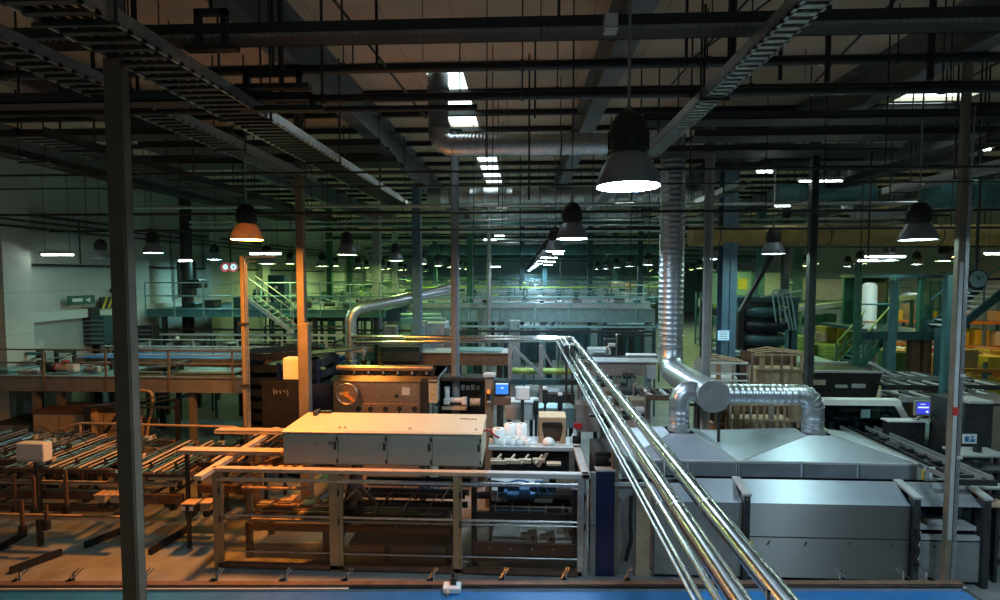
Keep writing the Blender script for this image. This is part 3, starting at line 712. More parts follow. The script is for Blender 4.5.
for px, py in ((340, 432), (345, 431), (410, 434), (476, 433)):
    p = U(px, py, 9.25); part('lifting_eye', 'dark', t, MB().torus((p.x, 9.25, zt + .06), .02, .007, 10, 5, 'y'))
part('end_bracket', 'dark', t, MB().box(cx0 + .12, cx0 + .5, cyb - .12, cyb, ztop + .05, ztop + .09).box(cx0 + .2, cx0 + .26, cyb - .3, cyb - .05, ztop + .05, ztop + .13))
part('cable', 'red', t, MB().tube(rounded([(cx1, 9.5, zt - .05), (cx1 + .12, 9.5, zt), (cx1 + .2, 9.5, zt - .12), (cx1 + .3, 9.6, zt - .2)], .1), .02, 6))

# ------------------------------------------------------------------ machine seen through the guard
t = thing('packaging_machine', 'dark roller machine behind the acrylic guard panes', 'machine', (-2, 9.6, 0))
part('base_frame', 'brown', t, MB().box(x0 + .3, -1.3, 9.3, 9.36, .55, .68).box(x0 + .3, -1.3, 10.2, 10.26, .55, .68).box(x0 + .3, x0 + .38, 9.3, 10.26, .55, .68).box(-1.4, -1.3, 9.3, 10.26, .55, .68))
for x in (x0 + .35, -3.8, -2.6, -1.4):
    part('leg', 'dark', t, MB().box(x - .05, x + .05, 9.3, 9.4, 0, .6).box(x - .05, x + .05, 10.16, 10.26, 0, .6))
for k in range(9):
    y = 9.35 + .105 * k; part('roller', 'brown' if k % 3 else 'orangech', t, MB().cyl((x0 + .4, y, .74), (-1.4, y, .74), .035, 10))
for k in range(3):
    x = -3.55 + .5 * k
    part('press_bar', 'dark', t, MB().box(-3.1, -1.1, 9.45 + .28 * k, 9.53 + .28 * k, 1.18 + .12 * k, 1.26 + .12 * k)); part('press_roller', 'rubber', t, MB().cyl((-3.2, 9.5 + .28 * k, 1.05 + .12 * k), (-1.05, 9.5 + .28 * k, 1.05 + .12 * k), .06, 12))
for k, (px, py) in enumerate(((365, 492), (395, 490), (427, 492), (352, 500), (410, 503), (375, 505))):
    a = U(px - 6, py + 14, 9.4); part('push_rod', 'steel', t, MB().cyl(a, (a.x + .16, a.y + .5, a.z + .16), .014, 8))
for k, (px, py) in enumerate(((362, 488), (378, 500), (388, 487), (404, 498), (415, 486), (428, 499), (442, 489), (356, 512), (396, 514))):
    a = U(px, py + 10, 9.12); part('finger_rod', 'steel' if k % 3 else 'white', t, MB().cyl(a, (a.x + .12, a.y + .3, a.z + .14), .011, 8).cyl(a, (a.x, a.y, a.z - .06), .02, 8))
for k in range(5):
    x = x0 + .5 + .42 * k; part('cross_plate', 'orangech' if k % 2 else 'tan', t, MB().box(x, x + .26, 9.35, 9.6 + .1 * (k % 3), 1.0 + .06 * (k % 2), 1.03 + .06 * (k % 2)))
for k in range(4):
    x = -3.95 + .19 * k; part('white_finger', 'white', t, MB().bar((x, 9.3, 1.2), (x + .1, 9.6, 1.26), .05, .02))
for k, (xa, xb, y, z) in enumerate(((x0 + .3, -3.3, 9.8, 1.62), (x0 + .3, -3.4, 10.1, 1.45), (x0 + .2, -4.1, 9.4, 1.35))):
    part('support_tube', 'orangech', t, MB().cyl((xa, y, z), (xb, y, z), .03, 10))
for k in range(3):
    part('slant_rod', 'brown', t, MB().cyl((x0 + .2 + .4 * k, 9.1, 1.75), (x0 + .7 + .4 * k, 10.3, 1.72), .025, 8))
part('side_plate', 'brown', t, MB().prism([(9.3, .6), (10.3, .6), (10.3, 1.7), (9.9, 1.8), (9.3, 1.2)], 'x', -3.42, -3.37))
part('tension_arm', 'brown', t, MB().bar((-3.1, 9.3, 1.45), (-2.75, 9.3, 1.1), .1, .05).bar((-1.8, 9.25, .75), (-1.4, 9.25, 1.0), .08, .05))
part('drip_tray', 'dark', t, MB().box(-3.3, -1.2, 9.2, 10.2, .35, .4))
for k in range(7): part('glide_plate', 'orangech', t, MB().box(-3.15 + .3 * k, -2.95 + .3 * k, 9.2, 9.34, .82, .84))
# drive unit at the end of the enclosure
t = thing('drive_unit', 'drive section with blue motor and white gearboxes under rolls table', 'machine', (.2, 9.6, 0))
part('frame', 'dark', t, MB().box(-.95, 1.05, 9.25, 9.33, .9, 1.02).box(-.95, 1.05, 9.25, 9.33, .3, .42).box(-.95, -.85, 9.25, 9.33, 0, 1.5).box(.95, 1.05, 9.25, 9.33, 0, 1.5).box(-.95, 1.05, 10.1, 10.18, .9, 1.02))
p = U(522, 497, 9.35)
m_ = part('blue_motor', 'machblue', t, MB().cyl((p.x - .28, 9.4, p.z), (p.x + .25, 9.4, p.z), .08, 14).box(p.x - .05, p.x + .15, 9.3, 9.5, p.z + .06, p.z + .16, .01).box(p.x - .35, p.x - .28, 9.32, 9.48, p.z - .1, p.z + .1, .01))
mb = MB()
for k in range(7): mb.torus((p.x - .2 + .06 * k, 9.4, p.z), .085, .008, 14, 5, 'x')
part('fins', 'machblue', m_, mb)
part('blue_roller', 'machblue', t, MB().cyl((UX(492, 510, 9.4), 9.4, UZ(511, 9.4, 520)), (UX(546, 510, 9.4), 9.4, UZ(511, 9.4, 520)), .075, 16)); part('black_roller', 'rubber', t, MB().cyl((UX(495, 502, 9.5), 9.5, UZ(503, 9.5, 520)), (UX(552, 510, 9.5), 9.5, UZ(503, 9.5, 520)), .09, 16))
part('white_sheet', 'paper', t, MB().add([(-.75, 9.8, 1.62), (.6, 9.8, 1.6), (.6, 9.98, 1.5), (.25, 9.7, 1.35), (-.6, 9.75, 1.45), (-.75, 9.84, 1.6)], [[0, 1, 2, 3, 4, 5]]).box(-.7, .55, 9.8, 9.84, 1.4, 1.6))
part('blue_cable', 'machblue', t, MB().tube(rounded([(-.3, 9.35, 1.55), (0, 9.3, 1.66), (.3, 9.35, 1.5), (.35, 9.35, 1.3)], .2), .018, 6)); part('blue_cable', 'machblue', t, MB().tube(rounded([(.1, 9.35, 1.4), (.35, 9.3, 1.7), (.52, 9.35, 1.35)], .2), .016, 6))
for k, (px, py, s) in enumerate(((533, 537, .1), (551, 538, .09), (571, 532, .11))):
    p = U(px, py, 9.3)
    g = part('white_gearbox', 'white', t, MB().box(p.x - s, p.x + s * .8, 9.25, 9.45, p.z - s, p.z + s * .8, .02).cyl((p.x - s, 9.35, p.z), (p.x - 2.4 * s, 9.35, p.z), s * .6, 14))
    part('shaft_disc', 'dark', g, MB().cyl((p.x, 9.25, p.z), (p.x, 9.235, p.z), s * .45, 14))
p = U(495, 494, 9.3); part('control_box', 'lgrey', t, MB().box(p.x - .07, p.x + .05, 9.25, 9.4, p.z - .12, p.z + .1, .01))
part('tan_plate', 'tan', t, MB().box(UX(556, 510, 9.6), UX(577, 510, 9.6), 9.6, 9.63, 1.25, 1.62)); part('steel_shelf', 'steel', t, MB().box(-.6, .95, 9.28, 9.6, 1.12, 1.15))
for k in range(5): part('support_pin', 'steel', t, MB().cyl((-.5 + .32 * k, 9.3, 1.0), (-.5 + .32 * k, 9.3, 1.2), .018, 8))
part('brown_skirt', 'brown', t, MB().box(-.9, 1.0, 9.2, 9.24, .1, .46))
for k in range(4): part('skirt_bolt', 'white', t, MB().cyl((-.6 + .4 * k, 9.2, .36), (-.6 + .4 * k, 9.185, .36), .015, 8))

# ------------------------------------------------------------------ rolls table at the end of the enclosure
zt2 = ZT + .07
t = thing('end_table', 'grey steel tabletop ledge behind the guard carrying film rolls', 'table', (.3, 10.5, 0))
part('tabletop', 'lgrey', t, MB().box(-.7, x3 + .14, YR + .08, 10.95, zt2 - .04, zt2, .01)); part('dark_backing', 'black', t, MB().box(-.65, x3 + .1, 10.7, 10.73, .1, zt2 - .04)); part('side_panel', 'dark', t, MB().box(-.62, -.6, 9.4, 10.7, .1, 1.7)); part('leg', 'dark', t, MB().box(-.65, -.57, 10.8, 10.9, 0, zt2 - .04)); part('leg', 'dark', t, MB().box(x3, x3 + .08, 10.8, 10.9, 0, zt2 - .04))  # black back sheet added to keep the space below the table dark
# strips in the well between the front and the rear rail
for k in range(4):
    x = -.62 + .28 * k
    single('flat_bar', 'copper-toned flat bar lying in the well below the rolls, %s from the cream cover' % ORD[k], 'bar', 'orangech' if k < 3 else 'tan', MB().box(x, x + .3 - .05 * (k > 1), 9.75 + .04 * k, 9.82 + .05 * k, ZT - .12, ZT - .05).box(x, x + .22, 9.9, 9.95, ZT - .12, ZT - .06).bar((x + .05, 9.76, ZT - .1), (x + .2, 10.1, ZT - .04), .03), 'flat bars in the well')
t = thing('guide_bracket', 'pale angled guide bracket in the well below the cardboard box', 'bracket', (.45, 9.9, ZT - .15))
part('arm', 'steel', t, MB().bar((.32, 9.7, ZT - .14), (.52, 10.1, ZT + .0), .07, .02)); part('plate', 'tan', t, MB().box(.5, .78, 9.75, 9.9, ZT - .13, ZT - .09))


def roll(px, yy, r, h, label, grp, core='dark', z=zt2):
    x = UX(px, 435, yy)
    t = thing('film_roll', label, 'roll', (x, yy, z), grp)
    part('film', 'paper', t, MB().lathe((x, yy, z), [(r, .0), (r, h), (r * .42, h + .004)], 24, cap=(True, False)))
    part('core', 'cardl', t, MB().lathe((x, yy, z), [(r * .42, h + .006), (r * .3, h + .006), (r * .3, h - .08), (.001, h - .08)], 16))


for k, (px, yy) in enumerate(((498.5, 10.5), (510, 10.72), (521, 10.72))):
    roll(px, yy, .128, .34 if k else .3, 'tall white film roll, %s from the cream cover' % ORD[k], 'tall film rolls')
for k, (px, yy, h) in enumerate(((502, 10.42, .1), (511.5, 10.42, .1), (519, 10.42, .1), (527, 10.44, .1), (507, 10.44, .2), (524, 10.52, .2), (514, 10.53, .18))):
    if k < 4: roll(px, yy - .0, .075, h, 'short white roll in the front row, %s from the cream cover' % ORD[k], 'short rolls')
for k, px in enumerate((507, 516, 524)):
    roll(px, 10.57, .06, .13, 'short white roll wedged behind the front row, %s from cover' % ORD[k], 'short rolls')
a, b = U(539, 447, 10.5), U(566, 418, 10.5); w = b.x - a.x
t = thing('cardboard_box', 'open brown cardboard dispenser box beside the white film rolls', 'box', ((a.x + b.x) / 2, 10.6, zt2))
z0, z1 = zt2, b.z
part('carton', 'card', t, MB().box(a.x, b.x, 10.8, 10.82, z0, z1 + .04).box(a.x, a.x + .02, 10.5, 10.82, z0, z1).box(b.x - .02, b.x, 10.5, 10.82, z0, z1).box(a.x, b.x, 10.5, 10.82, z0, z0 + .02)
     .prism([(a.x, z0), (a.x + .14, z0), (a.x + .07, z0 + .27), (a.x + .06, z0 + .4), (b.x - .06, z0 + .4), (b.x - .07, z0 + .27), (b.x - .14, z0), (b.x, z0), (b.x, z1), (a.x, z1)], 'y', 10.48, 10.5))
part('slot', 'black', t, MB().box(a.x + .07, b.x - .09, 10.465, 10.48, z0 + .4, z0 + .46))
part('inner_liner', 'brown', t, MB().box(a.x + .03, b.x - .03, 10.6, 10.62, z0 + .02, z0 + .38))
part('white_bag', 'paper', t, MB().lathe((a.x + .2, 10.47, z0), [(.12, 0), (.13, .04), (.1, .1), (.05, .13), (.001, .14)], 16))
part('flap', 'cardl', t, MB().hexa([(a.x, 10.5, z1), (b.x, 10.5, z1), (b.x, 10.82, z1 + .04), (a.x, 10.82, z1 + .04), (a.x, 10.5, z1 + .012), (b.x, 10.5, z1 + .012), (b.x, 10.82, z1 + .052), (a.x, 10.82, z1 + .052)]))
p = U(574, 446, 10.5); single('plastic_jar', 'white domed plastic jar at the end of the ledge beside cardboard box', 'jar', 'white', MB().lathe((p.x, 10.6, zt2), [(.08, 0), (.085, .08), (.06, .12), (.035, .14), (.035, .18), (.001, .185)], 18, cap=(True, False)))
p = U(597, 447, 10.5)
single('black_tray', 'black plastic tray at the very end of the ledge', 'tray', 'rubber', MB().box(x3 - .02, x3 + .14, 10.5, 10.9, zt2, zt2 + .04).box(x3 - .02, x3 + .14, 10.5, 10.53, zt2, zt2 + .16).box(x3 + .11, x3 + .14, 10.5, 10.9, zt2, zt2 + .16))
# cable lying by the cover
single('hose_end', 'black hose end lying next to the first tall film roll', 'hose', 'rubber', MB().tube(rounded([(cx1 + .06, 10.5, zt2 + .14), (cx1 + .16, 10.45, zt2 + .12), (cx1 + .26, 10.42, zt2 + .04), (cx1 + .3, 10.42, zt2 + .02)], .1), .03, 8))

# blue cabinet column and dark frame
a = UX(592, 530, 8.95) + .08; b = UX(612, 530, 8.95)
t = thing('blue_cabinet', 'tall narrow navy blue cabinet at the end of the guard', 'cabinet', (a, 9, 0))
part('body', 'navy', t, MB().box(a, b + .05, 8.98, 9.12, 0, ZT + .08, .01)); part('top_trim', 'lgrey', t, MB().box(a - .02, b + .06, 8.96, 9.13, ZT + .08, ZT + .11))
part('edge_strip', 'grey', t, MB().box(a - .1, a - .01, 8.98, 9.05, 0, ZT + .05)); part('handle', 'steel', t, MB().box(a - .08, a - .03, 8.94, 8.98, .88, .96))
t = thing('control_column', 'black electrical housing rising behind the navy cabinet', 'cabinet', (a, 10.2, 0))
part('housing', 'black', t, MB().box(a + .0, b + .06, 9.2, 10.0, 0, UZ(452, 9.2, 600), .02)); part('cover_plate', 'dark', t, MB().box(a + .03, b + .03, 9.185, 9.2, 2.1, UZ(456, 9.2, 600))); part('side_duct', 'bluesteel', t, MB().cyl((b + .0, 9.16, 2.08), (b + .0, 9.16, UZ(458, 9.2, 600)), .03, 10))
# grey-brown panel frame between cabinet and stainless oven
t = thing('transfer_frame', 'grey-brown panelled frame standing between navy cabinet and oven', 'machine frame', (2.0, 9.2, 0))
xs_ = [UX(613, 540, 9), UX(636, 540, 9), UX(650, 540, 9)]
part('post', 'post', t, MB().box(xs_[0] - .02, xs_[0] + .09, 9.0, 9.12, 0, UZ(447, 9, 613))); part('panel', 'grey', t, MB().box(xs_[0] + .09, xs_[1], 9.06, 9.1, 0, UZ(484, 9)))
part('post', 'tan', t, MB().box(xs_[1], xs_[2], 9.0, 9.12, 0, UZ(486, 9))); part('top_beam', 'lgrey', t, MB().box(xs_[0] - .02, xs_[2], 8.98, 9.14, UZ(484, 9), UZ(481, 9)))
part('cable_chain', 'rubber', t, MB().tube(rounded([(xs_[0] + .32, 9.0, 1.5), (xs_[0] + .3, 8.98, 1.1), (xs_[0] + .33, 9.0, .7), (xs_[0] + .24, 9.0, .3)], .1), .035, 8)); part('bolt_plate', 'steel', t, MB().box(xs_[0] + .1, xs_[0] + .15, 9.04, 9.06, 1.35, 1.42))

# ------------------------------------------------------------------ overhead pipes running past the camera
def run_pipe(pts, r, m, label, bend=.25, seams_=True, seg=14):
    t = thing('overhead_pipe', label, 'pipe', pts[0], 'overhead pipes'); ps = rounded(pts, bend)
    part('pipe', m, t, MB().tube(ps, r, seg))
    a, b = V(pts[0]), V(pts[1]); L = (b - a).length; d = (b - a) / L; k = 1.2
    while k < L: part('joint_sleeve', 'galv', t, MB().cyl(a + d * k, a + d * (k + .03), r * 1.05, seg)); k += 2.5
    return t


ZP = 3.5; YE = 16.15
xe = UX(352, 340, YE)
run_pipe([(1.62, -1.9, ZP), (1.62, YE, ZP), (xe, YE, ZP)], .078, 'chrome', 'outermost thick bright pipe running back then turning along to the inclined pipe', .3)
run_pipe([(1.36, -1.9, ZP - .02), (1.36, YE - .12, ZP - .03), (xe + .1, YE - .12, ZP - .18)], .072, 'chrome', 'second thick bright pipe just inside the outermost one', .3)
run_pipe([(1.20, -1.9, ZP + .02), (1.20, YE - .6, ZP + .02), (1.2, YE - .6, 2.2)], .026, 'chrome', 'thin bright pipe inside the two thick ones', .12)
run_pipe([(1.11, -1.9, ZP), (1.11, YE - .7, ZP), (1.11, YE - .7, 2.2)], .018, 'chrome', 'thinnest pipe on the inner side of the bundle', .12)
run_pipe([(1.065, -1.9, ZP), (1.065, YE - .75, ZP), (1.065, YE - .75, 2.2)], .012, 'galv', 'hair-thin tube clipped beside the thinnest pipe', .12)
for k, y in enumerate((3.0, 5.2, 7.6, 10.2, 13)):
    t = thing('pipe_support', 'dark strap bracket under the overhead pipe bundle, %s from the camera' % ORD[k], 'bracket', (1.4, y, ZP - .14))
    part('cross_bar', 'dark', t, MB().box(1.02, 1.74, y - .02, y + .02, ZP - .15, ZP - .115)); part('stud', 'steel', t, MB().cyl((1.49, y, ZP - .13), (1.49, y, ZP + .1), .012, 8))
    if k > 3: part('leg', 'grey', t, MB().box(1.45, 1.52, y - .03, y + .03, 0, ZP - .15))
# inclined pipe with riser
a = U(351, 352, 16.3); b = U(352, 314, 16.3); c = U(453, 289, 18.5)
t = thing('inclined_pipe', 'thick bright pipe rising from the roller machine and slanting to the column', 'pipe', a)
part('pipe', 'galv', t, MB().tube(rounded([(a.x, a.y, 2.0), a, (a.x, 16.3, U(352, 310, 16.3).z), c], .45, 7), .19, 18))
part('flange', 'steel', t, MB().cyl((a.x, 16.3, a.z - .3), (a.x, 16.3, a.z - .22), .27, 18).cyl((a.x, 16.3, a.z + .15), (a.x, 16.3, a.z + .2), .22, 18))
part('valve', 'lgrey', t, MB().cyl((a.x + .15, 16.2, a.z + .05), (a.x + .5, 16.2, a.z + .05), .07, 10).torus((a.x + .5, 16.2, a.z + .05), .13, .018, 14, 6, 'x').box(a.x - .45, a.x - .15, 16.1, 16.3, a.z - .08, a.z + .08, .02))
part('lower_valve', 'dark', t, MB().box(a.x - .3, a.x + .3, 16.0, 16.3, a.z - .75, a.z - .45, .03).cyl((a.x + .1, 16, a.z - .6), (a.x + .1, 15.9, a.z - .6), .1, 12))

# ------------------------------------------------------------------ stainless oven with two hoods
YO = 8.95
ox0, ox1 = UX(652, 540, YO), UX(984, 540, YO); zlow, zslp = UZ(505, YO, 830), UZ(480, YO + .42, 830)
t = thing('tunnel_oven', 'long brushed stainless tunnel oven under the two pyramid hoods', 'oven', ((ox0 + ox1) / 2, YO, 0))
sx = [ox0, UX(745, 540, YO), UX(914, 540, YO), ox1]
part('body', 'steel', t, MB().box(ox0, sx[2] + .03, YO + .48, 11.6, 0, zslp - .02))
for i in range(2):
    part('front_panel', 'grey' if i == 0 else 'steel', t, MB().box(sx[i] + .05, sx[i + 1] - .06, YO + .02, YO + .49, .08, zlow))
    part('sloped_panel', 'satin', t, MB().prism([(YO + .02, zlow), (YO + .5, zlow), (YO + .5, zslp), (YO + .4, zslp)], 'x', sx[i] + .05, sx[i + 1] - .06))
part('sloped_panel', 'satin', t, MB().prism([(YO + .02, zlow), (YO + .06, zlow), (YO + .5, zslp), (YO + .4, zslp)], 'x', sx[2] + .05, sx[3] - .05))
part('front_panel', 'grey', t, MB().box(sx[2] + .05, sx[3] - .05, YO + .02, YO + .1, .08, UZ(543, YO, 950)))
part('shelf_bar', 'lgrey', t, MB().box(sx[2] + .05, sx[3] - .05, YO + .02, YO + .1, UZ(541, YO, 950), UZ(537, YO, 950)).box(sx[2] + .05, sx[3] - .05, YO + .1, YO + .5, UZ(533, YO, 950), UZ(529, YO, 950)))
part('outfeed_belt', 'machblue', t, MB().hexa([(sx[2] + .6, 9.4, .95), (sx[3] + .1, 9.4, .95), (sx[3] + .4, 11, 1.0), (sx[2] + .4, 11, 1.0), (sx[2] + .6, 9.4, 1.0), (sx[3] + .1, 9.4, 1.0), (sx[3] + .4, 11, 1.05), (sx[2] + .4, 11, 1.05)]))
part('dark_throat', 'black', t, MB().box(sx[2] + .05, sx[3] - .1, 9.9, 9.95, .9, 1.35)); part('side_wall', 'grey', t, MB().box(sx[3] - .12, sx[3], YO + .45, 11.3, 0, zslp - .02)); part('floor_pan', 'dark', t, MB().box(sx[2] + .05, sx[3] - .1, YO + .3, 11.3, .8, .84)); part('roof_plate', 'grey', t, MB().box(sx[2], sx[3], YO + .5, 11.6, zslp - .06, zslp - .02))
for i in (1, 2, 3):
    x = sx[i]
    part('frame_post', 'dark', t, MB().box(x - .05, x + .06, YO - .05, YO + .1, 0, zslp - .12, .006)); part('post_cap', 'lgrey', t, MB().prism([(YO - .06, zslp - .13), (YO - .06, zslp - .09), (YO + .45, zslp + .03), (YO + .45, zslp - .01)], 'x', x - .07, x + .08))
    part('bolt', 'steel', t, MB().cyl((x, YO - .05, zslp - .18), (x, YO - .065, zslp - .18), .015, 8))
part('cable_bundle', 'rubber', t, MB().tube([(sx[2] + .0 + .03 * math.sin(k * 2.2), YO - .07, .35 + .09 * k) for k in range(9)], .035, 8)); part('cable_bundle', 'lgrey', t, MB().tube([(sx[2] + .02 + .03 * math.cos(k * 2.7), YO - .08, .4 + .09 * k) for k in range(8)], .012, 6))
for px, py in ((807, 543), (850, 544), (893, 545), (935, 547), (770, 542)):
    p = U(px, py, YO); part('knob', 'steel', t, MB().cyl((p.x, YO + .02, p.z), (p.x, YO - .02, p.z), .02, 10))
part('panel_seam', 'dark', t, MB().box(sx[1] + .05, sx[2] - .06, YO + .012, YO + .02, UZ(539, YO, 830), UZ(538.3, YO, 830)))
p = U(748, 544, YO); part('yellow_tag', 'yellow', t, MB().box(sx[1] + .06, sx[1] + .14, YO - .0, YO + .02, p.z - .06, p.z + .06))
# hood skirt boxes
YH = 9.48; zk0, zk1 = UZ(479, YH, 830), UZ(463, YH, 830)
hx = [UX(640, 470, YH), UX(688, 470, YH), UX(738, 470, YH), UX(802, 470, YH), UX(858, 470, YH), UX(918, 470, YH)]


def hood(xa, xb, cx, label, cuts, side):
    t = thing('extraction_hood', label, 'hood', ((xa + xb) / 2, 10.3, zslp))
    part('skirt', 'satin', t, MB().box(xa, xb, YH + .01, 11.4, zslp - .02, zk1))
    for i in range(len(cuts) - 1): part('front_panel', 'girder', t, MB().box(cuts[i] + .03, cuts[i + 1] - .03, YH - .015, YH + .01, zk0 - .02, zk1 - .03, .006))  # dark colour stands in for the dark reflection on forward-facing steel
    part('rim', 'lgrey', t, MB().box(xa, xb, YH - .02, YH + .02, zk1 - .025, zk1 + .012)); part('rim', 'lgrey', t, MB().box(xb - .02, xb + .02, YH, 11.4, zk1 - .025, zk1 + .012))
    zt_ = UZ(432, 10.3, 812); hw = .25
    A = [(xa, YH, zk1), (xb, YH, zk1), (xb, 11.4, zk1), (xa, 11.4, zk1)]; B = [(cx - hw, 10.08, zt_), (cx + hw, 10.08, zt_), (cx + hw, 10.55, zt_), (cx - hw, 10.55, zt_)]
    part('pyramid', 'satin', t, MB().add(A + B, [[0, 1, 5, 4], [1, 2, 6, 5], [2, 3, 7, 6], [3, 0, 4, 7], [4, 5, 6, 7]]))
    part('ridge_seam', 'lgrey', t, MB().bar(A[0], B[0], .018).bar(A[1], B[1], .018).bar(A[2], B[2], .018).bar(A[3], B[3], .018))
    part('collar', 'galv', t, MB().cyl((cx, 10.3, zt_), (cx, 10.3, zt_ + .09), .23, 22)); return zt_


c1 = UX(679, 425, 10.3); c2 = UX(814, 425, 10.3)
zap = hood(hx[0] - .3, hx[2] - .012, c1, 'smaller pyramid hood partly behind the bright pipes', [hx[0] - .3, hx[1], hx[2] - .012], 0)
hood(hx[2] + .012, hx[5], c2, 'large pyramid hood with three front panels', [hx[2] + .012, hx[3], hx[4], hx[5]], 1)
part_t = thing('warning_tag', 'row of white tags with yellow edge at the hood corner', 'tag', (hx[5] + .05, 9.35, zk0))
mb = MB()
for k in range(3): mb.box(hx[5] + .06 + .08 * k, hx[5] + .12 + .08 * k, 9.4, 9.42, zk0 + .02, zk1 - .02)
part('tags', 'white', part_t, mb); part('yellow_edge', 'yellow', part_t, MB().box(hx[5] + .02, hx[5] + .045, 9.38, 9.42, zk0 + .05, zk1 - .08))

# ------------------------------------------------------------------ main extraction duct
xd = UX(714, 397, 10.0); zd = UZ(397, 10.0, 714); YV = 12.8; r = .305
t = thing('extraction_duct', 'big galvanised spiral duct dropping from the roof to a capped header', 'duct', (xd, YV, zd))
xv = UX(671, 300, YV)
zz = zd + .55
part('riser', 'duct', t, spiral_duct(MB(), (xv, YV, zz), (xv, YV, UZ(150, YV, 672)), .3, 26, .13, .01))
part('top_elbow', 'duct', t, elbow(MB(), (xv, YV, UZ(150, YV, 672)), (xv, YV, UZ(128, YV, 672)), (xv, YV + .6, UZ(126, YV, 672)), .3).cyl((xv, YV + .6, UZ(126, YV, 672)), (xv, 20, UZ(126, YV, 672)), .3, 22))
part('elbow', 'duct', t, elbow(MB(), (xv, YV, zz), (xv, YV, zd), (xv + (xd - xv) * .2, YV - .6, zd), .3, 4, 26))
part('header', 'galv', t, MB().cyl((xv + (xd - xv) * .2, YV - .6, zd), (xd, 10.05, zd), .305, 30))
part('end_cap', 'grey', t, MB().cyl((xd, 10.05, zd), (xd, 10.0, zd), .315, 32))
part('cap_rim', 'steel', t, MB().torus((xd, 10.02, zd), .315, .012, 32, 6, 'y'))
for z in (zz + .02, zz + .3, zz + 1.9): part('band', 'galv', t, MB().cyl((xv, YV, z), (xv, YV, z + .05), .318, 26))
y1 = 10.35
part('branch_elbow', 'duct', t, elbow(MB(), (xd - .2, y1, zd + .02), (c1, y1, zd + .12), (c1, y1 - .02, zd - .32), .2, 5, 22))
part('branch_drop', 'duct', t, spiral_duct(MB(), (c1, y1 - .02, zd - .32), (c1, 10.3, zap + .05), .2, 22, .1, .014))
part('branch_run', 'duct', t, spiral_duct(MB(), (xd + .25, y1, UZ(394, y1, 770)), (c2 - .3, y1, UZ(394, y1, 770)), .2, 22, .12, .008))
part('branch_elbow', 'duct', t, elbow(MB(), (c2 - .3, y1, UZ(394, y1, 770)), (c2, y1, UZ(394, y1, 770)), (c2, y1, zap + .38), .2, 6, 22))
part('branch_drop', 'duct', t, spiral_duct(MB(), (c2, y1, zap + .38), (c2, y1, zap + .05), .2, 22, .1, .014))
part('hanger', 'dark', t, MB().cyl((xd - .35, 10.6, 0), (xd - .35, 10.6, zd), .03, 8).box(xd - .4, xd + .38, 10.58, 10.66, zd - .34, zd - .3).cyl((xd + .34, 10.6, 0), (xd + .34, 10.6, zd - .3), .03, 8))
# ------------------------------------------------------------------ small pieces of equipment used all over the hall
def gearmotor(x, y, z, s, label, group=None, m='white', m2='lgrey', axis='x'):
    t = thing('gear_motor', label, 'motor', (x, y, z), group)
    d = V((1, 0, 0)) if axis == 'x' else V((0, 1, 0)); c = V((x, y, z + .11 * s))
    part('motor_body', m, t, MB().cyl(c - d * .16 * s, c + d * .1 * s, .1 * s, 14))
    mb = MB()
    for k in range(4): mb.torus(c - d * (.12 - .06 * k) * s, .1 * s, .01 * s, 14, 5, axis)
    part('fins', m2, t, mb); part('fan_cover', m2, t, MB().cyl(c - d * .22 * s, c - d * .16 * s, .095 * s, 14))
    part('gearbox', m, t, MB().box(c.x + d.x * .1 * s - d.y * .09 * s, c.x + d.x * .28 * s + d.y * .09 * s, c.y + d.y * .1 * s - d.x * .09 * s, c.y + d.y * .28 * s + d.x * .09 * s, z, z + .22 * s, .02 * s))
    part('terminal_box', m2, t, MB().box(x - .06 * s, x + .06 * s, y - .06 * s, y + .06 * s, z + .2 * s, z + .28 * s, .01 * s)); return t


def carton(x, y, z, w, d, h, label, group, m='card'):
    return single('carton', label, 'box', m, MB().box(x - w / 2, x + w / 2, y - d / 2, y + d / 2, z, z + h, .008).box(x - .03, x + .03, y - d / 2 - .004, y + d / 2 + .004, z + h * .5, z + h + .004), group)


def rail_posts(t, xs_, y, z0, z1, m='grey', r=.022):
    for x in xs_: part('railing_post', m, t, MB().box(x - r, x + r, y - r, y + r, z0, z1))


def bridge(x0, x1, y0, y1, z, bh, label, mside, mdeck, rail=0, rails=2, dx=1.75, legs=(), mrail='grey', mleg='dark', belt=None, off=0.0):
    """conveyor gallery: side beam, deck plates, railing, legs"""
    t = thing('conveyor_gallery', label, 'conveyor gallery', ((x0 + x1) / 2, y0, z - bh))
    part('side_beam', mside, t, MB().box(x0, x1, y0, y0 + .06, z - bh, z).box(x0, x1, y0 - .05, y0, z - bh, z - bh + .03).box(x0, x1, y0 - .05, y0, z - .03, z)); part('side_beam', mside, t, MB().box(x0, x1, y1 - .06, y1, z - bh, z))
    part('deck', mdeck, t, MB().box(x0, x1, y0 + .06, y1 - .06, z - .06, z - .01))
    if rail:
        n = int((x1 - x0 - off) / dx) + 1
        rail_posts(t, [x0 + off + k * dx for k in range(n)], y0 - .03, z - bh, z + rail, mrail)
        for k in range(rails): part('handrail', mrail, t, MB().cyl((x0, y0 - .03, z + rail * (k + 1) / rails), (x1, y0 - .03, z + rail * (k + 1) / rails), .024, 8))
    for x in legs:
        part('leg', mleg, t, MB().box(x - .07, x + .07, y0 + .1, y0 + .24, 0, z - bh)); part('leg', mleg, t, MB().box(x - .07, x + .07, y1 - .24, y1 - .1, 0, z - bh))
    if belt:
        part('belt', belt, t, MB().box(x0 + .1, x1 - .1, y0 + .5, y1 - .5, z + .12, z + .18)); part('belt_frame', 'lgrey', t, MB().box(x0 + .1, x1 - .1, y0 + .42, y0 + .5, z, z + .22).box(x0 + .1, x1 - .1, y1 - .5, y1 - .42, z, z + .22))
    return t


